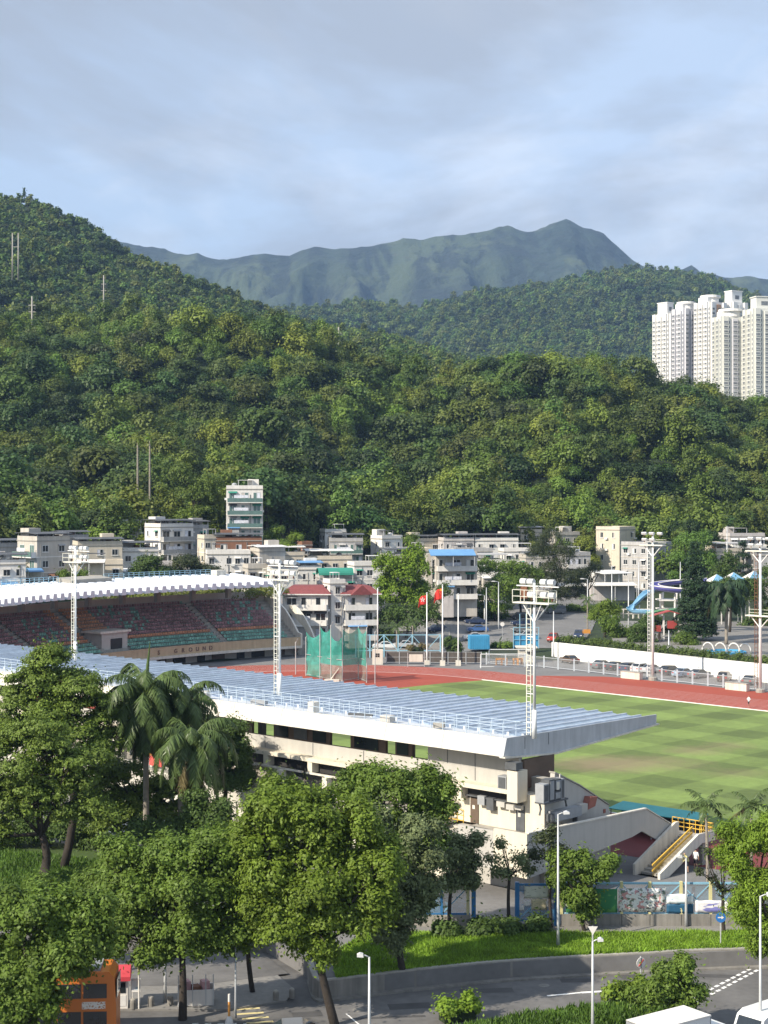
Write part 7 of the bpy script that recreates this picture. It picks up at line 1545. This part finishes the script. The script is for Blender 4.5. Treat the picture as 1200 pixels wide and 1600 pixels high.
ftree('street_tree', 'dense green tree with a forked trunk left of the centre tree', [(268, 1340, 58, 32), (330, 1340, 52, 36), (222, 1388, 50, 36), (300, 1395, 68, 44), (366, 1395, 36, 52), (205, 1435, 42, 34), (285, 1455, 60, 36), (352, 1465, 40, 38), (185, 1470, 26, 26), (240, 1490, 34, 20), (395, 1450, 20, 40), (180, 1330, 30, 24)], 95, 285, 1608, ROAD_Z, G_mid, 124, 101779, .24, 6, .5, .38, g=1.26, trunk=.22, fork=.25, nlimbs=14)
ftree('street_tree', 'broad green tree in the lower left corner over the orange bus', [(60, 1418, 52, 34), (130, 1440, 44, 36), (15, 1445, 46, 46), (92, 1488, 60, 40), (28, 1528, 54, 40), (135, 1480, 34, 26), (40, 1580, 50, 36), (10, 1600, 40, 30)], 86, 40, 1700, ROAD_Z, G_mid, 125, 91929, .24, 6, .5, .38, g=1.24, trunk=.22)
ftree('street_tree', 'narrow green tree filling the gap between the forked tree and the centre tree', [(392, 1360, 30, 40), (380, 1420, 30, 40), (405, 1325, 24, 26)], 100, 396, 1560, ROAD_Z, G_mid, 133, 16000, .24, 5, .5, .4, trunk=.14)
ftree('street_tree', 'bushy green tree between the lawn and the lower left tree', [(170, 1375, 44, 32), (120, 1400, 44, 30), (215, 1350, 34, 26), (60, 1395, 40, 24)], 103, 150, 1500, 0, G_mid, 134, 22000, .24, 5, .5, .4, trunk=.16)
ftree('verge_tree', 'small greyish tree with dark trunk on the verge by the blue fence', [(706, 1320, 34, 24), (690, 1350, 30, 22), (728, 1345, 28, 24), (748, 1312, 14, 12), (702, 1382, 30, 15), (735, 1375, 18, 14)], 110.8, 703, 1452, 0, G_grey, 126, 14400, .24, 4, .4, trunk=.13)
ftree('verge_tree', 'slim sparse tree in front of the blue gate opening', [(775, 1345, 20, 12), (812, 1340, 18, 12), (792, 1366, 24, 12), (826, 1360, 14, 9), (780, 1318, 8, 6)], 111, 797, 1450, 0, G_grey, 127, 2200, .22, 4, .35, trunk=.12)
ftree('verge_tree', 'sparse tree before the shaded end wall of the grandstand', [(850, 1312, 20, 11), (838, 1335, 14, 9), (872, 1332, 20, 11), (860, 1298, 10, 7), (885, 1355, 16, 10)], 111.2, 862, 1450, 0, G_olive, 128, 2600, .22, 4, .35, trunk=.1)
ftree('verge_tree', 'leafy green tree before the green banner', [(905, 1345, 26, 18), (880, 1370, 22, 20), (932, 1368, 30, 24), (906, 1400, 30, 22), (950, 1350, 18, 14), (918, 1425, 16, 13), (872, 1340, 10, 8)], 110.4, 915, 1455, 0, G_mid, 129, 17600, .24, 4, .4, trunk=.13)
ftree('verge_tree', 'nearly bare branching tree behind the blue round sign', [(1130, 1338, 14, 8), (1115, 1372, 10, 9), (1092, 1362, 7, 7), (1150, 1388, 12, 9), (1126, 1392, 10, 12), (1105, 1330, 7, 5)], 109.6, 1132, 1472, 0, G_olive, 130, 1100, .2, 4, .3, trunk=.11, fork=.35, nlimbs=16)
ftree('lime_tree', 'bright lime tree with drooping feathery leaves at the right edge', [(1175, 1318, 40, 30), (1150, 1358, 30, 30), (1192, 1388, 40, 36), (1162, 1420, 28, 30), (1198, 1448, 34, 34), (1140, 1300, 18, 14), (1212, 1300, 46, 36), (1130, 1332, 12, 9), (1185, 1480, 16, 18)], 101, 1212, 1520, 0, G_lime, 131, 49248, .24, 5, .42, .40, trunk=.2, droop=1.2, aspect=.34)
ftree('island_tree', 'small crooked green tree above the white truck', [(1050, 1520, 30, 15), (1030, 1545, 34, 17), (1080, 1550, 26, 15), (1000, 1560, 22, 12), (1060, 1570, 26, 10), (1068, 1505, 14, 9)], 93, 1052, 1612, ROAD_Z, G_mid, 132, 14400, .22, 4, .38, trunk=.13, fork=.3)
for i, (px, py, bx, by, lb) in enumerate(((1103, 1268, 1106, 1388, 'slender palm beside the yellow-railed staircase'), (1174, 1270, 1174, 1386, 'slender palm behind the lime tree'))):
    b = W(bx, by); c = V(px, py, b.y); palm('slender_palm', lb, b, c.z, 10, 2.3, 141 + i, .12, G_palm, .8, leaflets=26, width=.6, lean=(c.x - b.x, 0))

# ================================================================== STREET SIDE
M_bfence = mat('blue_fence', (0.035, 0.16, 0.36), 0.5, 0.12, 1.5); M_bpale = mat('pale_fence', (0.22, 0.42, 0.55), 0.5, 0.1, 1.5); M_ypost = mat('cream_post', (0.60, 0.55, 0.28), 0.6, 0.1, 2)
M_bmesh = mat('blue_mesh', (0.05, 0.20, 0.36), 0.6, 0.15, 1.5, alpha=0.55); M_bmesh2 = mat('blue_mesh_open', (0.10, 0.26, 0.38), 0.6, 0.15, 1.5, alpha=0.28)
FY = 111.8
def fx(px): return (px - 600) / FOC * FY
def fz(py): return EYE - (py - HORIZON) / FOC * FY
def printed(name, base, spots, scale, seed=0):             # a printed sheet: patches of several inks
    m = mat(name, base, 0.7, 0.06, 1.0)
    def f(nt, src, b):
        N = nt.nodes; L = nt.links; geo = N.new('ShaderNodeNewGeometry'); cur = src
        for k, (c, th, s) in enumerate(spots):
            mp = N.new('ShaderNodeMapping'); mp.inputs['Location'].default_value = (seed + k * 7.3, 0, k * 3.1); mp.inputs['Scale'].default_value = s; L.new(geo.outputs['Position'], mp.inputs[0])
            t = N.new('ShaderNodeTexVoronoi' if k % 2 else 'ShaderNodeTexNoise'); t.inputs['Scale'].default_value = scale; L.new(mp.outputs[0], t.inputs['Vector'])
            r = N.new('ShaderNodeMapRange'); r.inputs[1].default_value = th; r.inputs[2].default_value = th + .05; L.new(t.outputs[0], r.inputs[0])
            mx = N.new('ShaderNodeMix'); mx.data_type = 'RGBA'; L.new(r.outputs[0], mx.inputs[0]); L.new(cur, mx.inputs[6]); mx.inputs[7].default_value = (*c, 1); cur = mx.outputs[2]
        L.new(cur, b.inputs['Base Color'])
    return tinted(m, f)
fl = thing('street_fence', 'blue steel fence with yellow posts and cross braces on a concrete plinth', 'fence', (fx(880), FY, 0))
ox = fx(880)
def FX(px): return fx(px) - ox
posts = (877, 924, 971, 1015, 1064, 1110, 1157, 1204, 1250)
for a, b in zip(posts, posts[1:]):
    MB().box(FX(a) + .02, FX(b) - .02, -.2, .25, -.02, .82).build('plinth_panel', M_concd, fl)
    for py in (1380, 1427): MB().box(FX(a), FX(b), -.05, .05, fz(py) - .07, fz(py) + .07).build('rail', M_bpale, fl)
    MB().beam((FX(a), 0.02, fz(1427)), (FX(b), 0.02, fz(1381)), .05, .07).build('brace', M_bpale, fl); MB().beam((FX(a), 0.04, fz(1381)), (FX(b), 0.04, fz(1427)), .05, .07).build('brace', M_bpale, fl)
    MB().add([(FX(a), .07, fz(1427)), (FX(b), .07, fz(1427)), (FX(b), .07, fz(1381)), (FX(a), .07, fz(1381))], [(0, 1, 2, 3)]).build('mesh_panel', M_bmesh2, fl)
for a in posts: MB().box(FX(a) - .1, FX(a) + .1, -.12, .12, .8, fz(1377)).build('post', M_ypost, fl)
f2 = thing('street_fence', 'blue mesh fence on a low tan wall left of the gate opening', 'fence', (fx(690), FY, 0)); ox = fx(690)
MB().box(FX(560), FX(735), -.2, .2, 0, .75).build('plinth', M_conc, f2); MB().box(FX(560), FX(735), -.3, -.2, 0, .3).build('step', M_conc, f2)
for a, b in ((600, 645), (645, 690), (690, 735)):
    MB().add([(FX(a), .0, .78), (FX(b), .0, .78), (FX(b), .0, fz(1381)), (FX(a), .0, fz(1381))], [(0, 1, 2, 3)]).build('mesh_panel', M_bmesh, f2); MB().beam((FX(a), -.03, .8), (FX(b), -.03, fz(1382)), .05, .07).build('brace', M_bpale, f2)
for py in (1380, 1428): MB().box(FX(560), FX(735), -.05, .05, fz(py) - .06, fz(py) + .06).build('rail', M_bfence, f2)
for a in (600, 645, 690, 731): MB().box(FX(a) - .09, FX(a) + .09, -.1, .1, .75, fz(1378)).build('post', M_ypost if a == 731 else M_bfence, f2)
gt = thing('fence_gate', 'blue gate leaf carrying pale notices, standing open beside the gap', 'gate', (fx(808), FY, 0)); ox = fx(808)
for a in (740, 808, 869): MB().box(FX(a) - .15, FX(a) + .15, -.15, .15, 0, fz(1378)).build('post', M_bfence, gt)
for py in (1382, 1438): MB().box(FX(808), FX(869), -.05, .05, fz(py) - .07, fz(py) + .07).build('rail', M_bfence, gt)
MB().beam((FX(809), 0, fz(1437)), (FX(868), 0, fz(1383)), .05, .08).build('brace', M_bpale, gt); MB().add([(FX(808), .03, fz(1438)), (FX(869), .03, fz(1438)), (FX(869), .03, fz(1382)), (FX(808), .03, fz(1382))], [(0, 1, 2, 3)]).build('mesh_panel', M_bmesh, gt)
P_not = printed('notice_print', (0.62, 0.62, 0.52), (((0.25, 0.27, 0.22), .60, (1, 1, 5)),), 3.0, 3); P_not2 = printed('notice_print_tan', (0.55, 0.48, 0.30), (((0.30, 0.28, 0.20), .58, (2, 1, 4)),), 3.0, 5)
P_pic = printed('photo_banner_print', (0.72, 0.73, 0.70), (((0.16, 0.20, 0.14), .55, (1.6, 1, 2.2)), ((0.55, 0.28, 0.27), .62, (1.5, 1, 1.5)), ((0.10, 0.12, 0.16), .60, (3, 1, 4))), 2.2, 1)
P_grn = printed('green_banner_print', (0.035, 0.19, 0.07), (((0.10, 0.30, 0.09), .56, (1, 1, 1.5)), ((0.45, 0.52, 0.35), .72, (1, 1, 1))), 1.2, 2)
P_blw = printed('blue_white_print', (0.70, 0.75, 0.78), (((0.30, 0.48, 0.60), .56, (1, 1, 3)),), 1.6, 7); P_wht = printed('white_banner_print', (0.74, 0.73, 0.70), (((0.25, 0.25, 0.32), .58, (2.0, 1, 2.5)), ((0.50, 0.25, 0.2), .70, (2, 1, 2))), 2.0, 9); P_pur = printed('purple_banner_print', (0.72, 0.70, 0.72), (((0.20, 0.20, 0.48), .50, (.5, 1, 2.6)),), 1.2, 11)
M_navy = mat('navy_sheet', (0.02, 0.09, 0.17), 0.6, 0.2, 1.0)
def banner(label, x0, x1, y0, y1, m, dy=-.16, cat='banner', name='banner'):
    c = (fx((x0 + x1) / 2), FY + dy, fz(y1)); t = thing(name, label, cat, c); w_ = fx(x1) - fx(x0); h_ = fz(y0) - fz(y1); n = 10
    U, Q = np.meshgrid(np.linspace(-.5, .5, n), np.linspace(0, 1, 5)); inst('sheet', grid_mesh('sheet', U * w_, .03 * np.sin(U * 14 + Q * 3), Q * h_ + .03 * np.cos(U * 9) * (Q - .5), m), t).modifiers.new('t', 'SOLIDIFY').thickness = .01
    for sx in (-.5, .5):
        for q in (0, h_): MB().tube([(sx * w_, 0, q), (sx * w_ * 1.03, .06, q + (.05 if q else -.05))], .012, 4).build('tie', M_hw, t)
    return t
banner('wide pale notice board with small print on the gate', 819, 858, 1384, 1403, P_not, -.12); banner('tan poster under the pale notice on the gate', 830, 854, 1404, 1421, P_not2, -.13)
for i, (x, y, lb) in enumerate(((814, 1418, 'small white sheet at the lower left of the gate'), (823, 1411, 'small white sheet left of the tan poster'), (857, 1412, 'small white sheet right of the tan poster'))): banner(lb, x - 5, x + 5, y - 4, y + 4, M_hw, -.12)
banner('green leafy banner on the fence behind the leafy tree', 884, 964, 1388, 1425, P_grn); banner('large white banner crowded with small group photos', 966, 1039, 1387, 1424, P_pic)
banner('pale blue and white banner above a navy sheet', 1041, 1083, 1396, 1411, P_blw); banner('navy sheet under the pale blue banner', 1041, 1083, 1411.5, 1426, M_navy, -.14); banner('white banner with purple block right of the navy sheet', 1086, 1130, 1406, 1425, P_pur); banner('white banner of dark scribbles at the right end of the fence', 1132, 1192, 1407, 1424, P_wht)
# lamp posts and signs
def post_lamp(label, p, H, adir, arm=.55): return lamp_post(label, p, H, arm, adir, None, .09)
post_lamp('slim grey street lamp on the verge before the grandstand end', W(872, 1480), 8.85, 0, .5)
p = Vector(((577 - 600) / FOC * 88, 88, ROAD_Z)); post_lamp('grey street lamp with white head in front of the centre tree', p, 30 - 720 * 88 / FOC - ROAD_Z, PI, .45)
p = Vector(((926 - 600) / FOC * 92, 92, ROAD_Z)); t = post_lamp('grey lamp post with a small triangular sign on top by the road island', p, 5.5, 0, .4)
zt = 30 - (1447 - 775) * 92 / FOC - ROAD_Z
MB().tube([(0, 0, 5.4), (0, 0, zt)], .05, 6).build('sign_post', M_steel, t); MB().add([(-.28, -.07, zt), (.28, -.07, zt), (0, -.07, zt - .5), (-.28, -.09, zt), (.28, -.09, zt), (0, -.09, zt - .5)], [(0, 1, 2), (5, 4, 3), (0, 3, 4, 1), (1, 4, 5, 2), (2, 5, 3, 0)]).build('sign_plate', M_hw, t)
p = Vector(((1188 - 600) / FOC * 90, 90, ROAD_Z)); post_lamp('grey lamp post at the right edge before the lime tree', p, 8.6, 0, .5)
post_lamp('short grey lamp with white head before the white photo banner', W(1072, 1448), 4.8, PI, .4)
p = Vector(((368 - 600) / FOC * 95, 95, ROAD_Z + .12)); lamp_post('thin dark pole on the pavement left of the centre tree', p, 5.0, .5, 0, None, .06, False); p = Vector(((258 - 600) / FOC * 98, 98, ROAD_Z + .12)); lamp_post('grey pole on the pavement beside the forked tree', p, 3.4, .5, 0, None, .09, False)
M_sblue = mat('sign_blue', (0.03, 0.16, 0.45), 0.4, 0.05, 2); M_sredw = mat('sign_rim', (0.55, 0.10, 0.08), 0.5, 0.05, 2)
t = thing('traffic_sign', 'round blue sign with white arrow on a short post on the verge', 'traffic sign', W(1126, 1479)); MB().tube([(0, 0, 0), (0, 0, 2.2)], .045, 8).build('post', M_steel, t); MB().tube([(0, -.06, 1.95), (0, -.03, 1.95)], .34, 20).build('disc', M_sblue, t)
MB().add([(-.2, -.068, 1.91), (.04, -.068, 1.91), (.04, -.068, 1.83), (.22, -.068, 1.95), (.04, -.068, 2.07), (.04, -.068, 1.99), (-.2, -.068, 1.99)], [list(range(7))]).build('arrow', M_hw, t)
t = thing('traffic_sign', 'round pale sign seen from behind at the kerb of the road', 'traffic sign', W(1001, 1541, ROAD_Z), .5); MB().tube([(0, 0, 0), (0, 0, 1.9)], .045, 8).build('post', M_steel, t); MB().tube([(0, -.05, 1.5), (0, -.02, 1.5)], .34, 20).build('disc', M_hw, t); MB().beam((-.2, -.06, 1.3), (.2, -.06, 1.7), .05, .07).build('stripe', M_sredw, t); MB().box(-.03, .03, -.075, -.05, 1.2, 1.8).build('clamp', M_dkmetal, t)
# bus
M_bus = mat('bus_orange', (0.60, 0.17, 0.03), 0.35, 0.06, 0.8, spec=0.6)
b = thing('double_decker_bus', 'orange double-decker bus half hidden under the lower left tree', 'bus', (-20.6, 90.6, ROAD_Z), R(4))
MB().prism([(-5.5, .35), (-5.6, 1.4), (-5.5, 3.9), (-5.2, 4.35), (5.1, 4.4), (5.4, 4.1), (5.5, 2.4), (5.5, .35)], 'y', -1.22, 1.22).build('body', M_bus, b)
for z0, z1 in ((1.35, 2.2), (2.95, 3.75)):
    for i in range(7): MB().box(-4.9 + i * 1.43, -3.6 + i * 1.43, -1.26, -1.22, z0, z1).build('window', M_cglass, b)
MB().box(5.5, 5.54, -1.05, 1.05, 2.9, 3.9).build('rear_window', M_cglass, b); MB().box(3.6, 4.9, -1.245, -1.225, 2.35, 2.75).build('advert_panel', printed('bus_advert', (0.72, 0.68, 0.62), (((0.45, 0.2, 0.1), .55, (3, 1, 5)),), 2.5, 4), b)
MB().box(2.2, 4.6, -1.0, 1.0, 4.4, 4.55).build('roof_unit', M_acgrey, b)
for x in (-3.6, 2.9, 4.0):
    for y in (-1.1, 1.1): wv = MB().tube([(0, -.15, 0), (0, .15, 0)], .5, 14).build('wheel', M_tyre, b, loc=(x, y, .5)); MB().tube([(0, -.16, 0), (0, .16, 0)], .27, 10).build('rim', M_rim, wv)
# kiosks and pavement furniture
M_redr = mat('kiosk_red', (0.55, 0.06, 0.08), 0.5, 0.1, 1)
pz = ROAD_Z + .12
t = thing('kiosk', 'small white kiosk with curved red roof beside the orange bus', 'kiosk', W(186, 1572, pz), .1)
MB().box(-.55, .55, -.5, .5, 0, 1.75).build('wall', M_hw, t); MB().box(-.42, .42, -.53, -.5, .95, 1.6).build('window', M_glass, t); MB().box(-.45, .45, -.52, -.5, .15, .8).build('panel', M_acw, t)
MB().prism([(-.85, 1.75), (-.85, 2.0), (-.6, 2.35), (0, 2.5), (.6, 2.35), (.85, 2.0), (.85, 1.75)], 'x', -.72, .72).build('roof', M_redr, t)
t = thing('stall', 'low white walled stall with pinkish wares behind the forked trunk', 'stall', W(306, 1566, pz), .12)
for a in ((-1.1, 1.1, -.7, -.64), (-1.1, 1.1, .64, .7)): MB().box(*a, 0, .95).build('wall', M_hw, t)
for a in ((-1.1, -1.04), (1.04, 1.1)): MB().box(*a, -.64, .64, 0, .95).build('wall', M_hw, t)
for x in (-1.05, -.2, .6, 1.05): MB().box(x - .03, x + .03, -.75, -.7, 0, 1.9).build('post', M_steel, t)
M_pink = mat('pink_ware', (0.52, 0.30, 0.30), 0.8, 0.25, 4)
for x in (-.6, 0, .55): MB().obox((x, 0, .1), .45, .6, .95 + .5 * abs(x), .3).build('ware', M_pink if x else M_brick, t)
t = thing('info_panel', 'white framed information panel on two legs beside the kiosk', 'sign', W(212, 1574, pz)); MB().box(-.28, .28, -.05, .05, .95, 1.75).build('board', M_acw, t); MB().box(-.2, .2, -.06, -.05, 1.05, 1.65).build('print', P_blw, t)
for x in (-.22, .22): MB().box(x - .04, x + .04, -.04, .04, 0, .95).build('leg', M_hw, t)
t = thing('marker_post', 'tall yellow and white marker post beside the information panel', 'post', W(217, 1576, pz)); MB().tube([(0, 0, 0), (0, 0, 2.1)], .05, 8).build('post', M_hw, t); MB().tube([(0, 0, 2.1), (0, 0, 2.6)], .075, 8).build('cap', M_ypost, t)
t = thing('marker_post', 'white and orange striped reflector post by the yellow stripes', 'post', W(358, 1601, ROAD_Z)); MB().lathe((0, 0, 0), [(.28, 0), (.2, .3), (.08, .5)], 10).build('base', M_hw, t); MB().tube([(0, 0, .5), (0, 0, 1.35)], .07, 8).build('sleeve', M_or, t); MB().tube([(0, 0, 1.35), (0, 0, 1.8)], .07, 8).build('top', M_hw, t)
for i, (px, py, lb) in enumerate(((208, 1576, 'first stone bollard right of the bus'), (236, 1572, 'second stone bollard right of the bus'), (266, 1570, 'stone bollard at the grey pole'), (298, 1570, 'stone bollard before the stall left'), (328, 1568, 'stone bollard before the stall right'), (431, 1562, 'left stone bollard by the junction kerb'), (456, 1559, 'right stone bollard by the junction kerb'))):
    t = thing('bollard', lb, 'bollard', W(px, py, pz), 0, 'stone bollards along the pavement'); MB().lathe((0, 0, 0), [(.19, 0), (.19, .4), (.16, .5)], 10).build('shaft', M_concd, t); MB().lathe((0, 0, .5), [(.17, 0), (.15, .08), (.05, .13)], 10).build('cap', M_conc, t)
car('dark grey car roof just showing at the bottom edge by the yellow stripes', Vector(((452 - 600) / FOC * 90.5, 90.3, ROAD_Z)), .1, 'grey', 'sedan')
# truck and van
dv_ = math.atan2(.57, .82)
t = thing('box_truck', 'white box truck at the bottom edge under the small tree', 'truck', (15.4, 85.9, ROAD_Z - .0), dv_)
bx_ = MB().box(-2.3, 2.0, -1.0, 1.0, .75, 3.1).build('box_body', PAINT['white'], t)
MB().box(-2.3, 2.0, -1.03, 1.03, 3.06, 3.14).build('roof_rim', M_hw, bx_)
for x in (-2.3, 1.94): MB().box(x, x + .06, -1.02, 1.02, .75, 3.12).build('frame', M_acgrey, bx_)
MB().prism([(2.05, .5), (2.05, 2.3), (2.5, 2.45), (3.2, 2.4), (3.75, 1.5), (3.85, .5)], 'y', -.95, .95).build('cab', PAINT['white'], t)
MB().add([(3.26, -.85, 2.33), (3.26, .85, 2.33), (3.76, .85, 1.52), (3.76, -.85, 1.52)], [(0, 1, 2, 3)]).build('windscreen', M_cglass, t)
for sy in (-1, 1): MB().box(2.35, 3.2, sy * .96 - .01, sy * .96 + .01, 1.5, 2.2).build('side_window', M_cglass, t); MB().box(3.3, 3.45, sy * 1.1 - .08, sy * 1.1 + .08, 1.6, 2.0).build('mirror', M_dkmetal, t)
for x in (-1.3, 2.9):
    for y in (-.9, .9): MB().tube([(x, y - .13, .42), (x, y + .13, .42)], .42, 12).build('wheel', M_tyre, t)
t = thing('white_van', 'white van with dark windows in the lower right corner', 'van', (22.2, 91.0, ROAD_Z), dv_ + PI + .1)
MB().prism([(-2.4, .4), (-2.4, 2.0), (-2.2, 2.12), (1.7, 2.15), (2.2, 1.95), (2.6, 1.2), (2.65, .4)], 'y', -.92, .92).build('body', PAINT['white'], t)
MB().add([(2.24, -.78, 1.9), (2.24, .78, 1.9), (2.62, .78, 1.2), (2.62, -.78, 1.2)], [(0, 1, 2, 3)]).build('windscreen', M_cglass, t)
for sy in (-1, 1):
    for i in range(3): MB().box(-2.0 + i * 1.3, -.85 + i * 1.3, sy * .925 - .01, sy * .925 + .01, 1.15, 1.85).build('side_window', M_cglass, t)
for x in (-1.5, 1.7):
    for y in (-.85, .85): MB().tube([(x, y - .12, .36), (x, y + .12, .36)], .36, 12).build('wheel', M_tyre, t)
# teal trackside shelter, hoarding, corridor banner
M_teal = mat('teal_sheet', (0.06, 0.40, 0.38), 0.5, 0.1, 1)
a, b2 = W(962, 1256, 2.4), W(1096, 1280, 2.2); d_ = (b2 - a); t = thing('trackside_shelter', 'long low shelter with teal roof beside the pitch', 'shelter', Vector((a.x, a.y, 0)), math.atan2(d_.y, d_.x)); L2 = d_.length
MB().prism([(-1.2, 2.15), (-1.2, 2.22), (1.2, 2.5), (1.2, 2.43)], 'x', 0, L2).build('roof', M_teal, t); MB().box(0, L2, .95, 1.0, .1, 2.3).build('back_panel', M_dkmetal, t)
for x in np.linspace(.2, L2 - .2, 5): MB().box(x - .04, x + .04, -1.1, -1.02, 0, 2.15).build('post', M_steel, t)
MB().box(.3, L2 - .3, .3, .7, .4, .48).build('bench', M_steel, t)
t = thing('hoarding', 'blue grey corrugated hoarding behind the left trees', 'hoarding', V(165, 1320, 140) * 1.0); t.location.z = 0; M_hoard = mat('hoarding_sheet', (0.24, 0.30, 0.38), 0.6, 0.15, 0.8, streak=.3)
for i in range(12): MB().box(i * .9, i * .9 + .88, 0, .05, 0, 2.3).build('sheet_panel', M_hoard, t); MB().box(i * .9 + .4, i * .9 + .48, -.05, 0, .05, 2.25).build('rib', M_hoard, t)
q = SR(243, 1205, -.3); p = SW(q[0], -.3, 4.72); t = thing('red_banner', 'small red and orange banner on the balcony behind the royal palms', 'banner', p, SRZ); MB().box(-.9, .9, -.03, .03, 0, .9).build('sheet', M_sredw, t); MB().box(-.9, .9, -.03, .03, .95, 1.5).build('upper_sheet', M_or, t); MB().box(-.95, -.9, -.04, .04, -.3, 1.6).build('pole', M_steel, t)

# ------------------------------------------------------------------ haze
mh = bpy.data.materials.new('haze'); mh.use_nodes = True
for n_ in list(mh.node_tree.nodes):
    if n_.type != 'OUTPUT_MATERIAL': mh.node_tree.nodes.remove(n_)
pv = mh.node_tree.nodes.new('ShaderNodeVolumePrincipled'); pv.inputs['Color'].default_value = (0.40, 0.63, 1.0, 1); pv.inputs['Density'].default_value = 0.000073
pv.inputs['Anisotropy'].default_value = 0.0
mh.node_tree.links.new(pv.outputs[0], mh.node_tree.nodes['Material Output'].inputs['Volume'])
tag(MB().box(-8800, 8800, -400, 8800, -2.6, 900).build('haze', mh), kind='stuff')
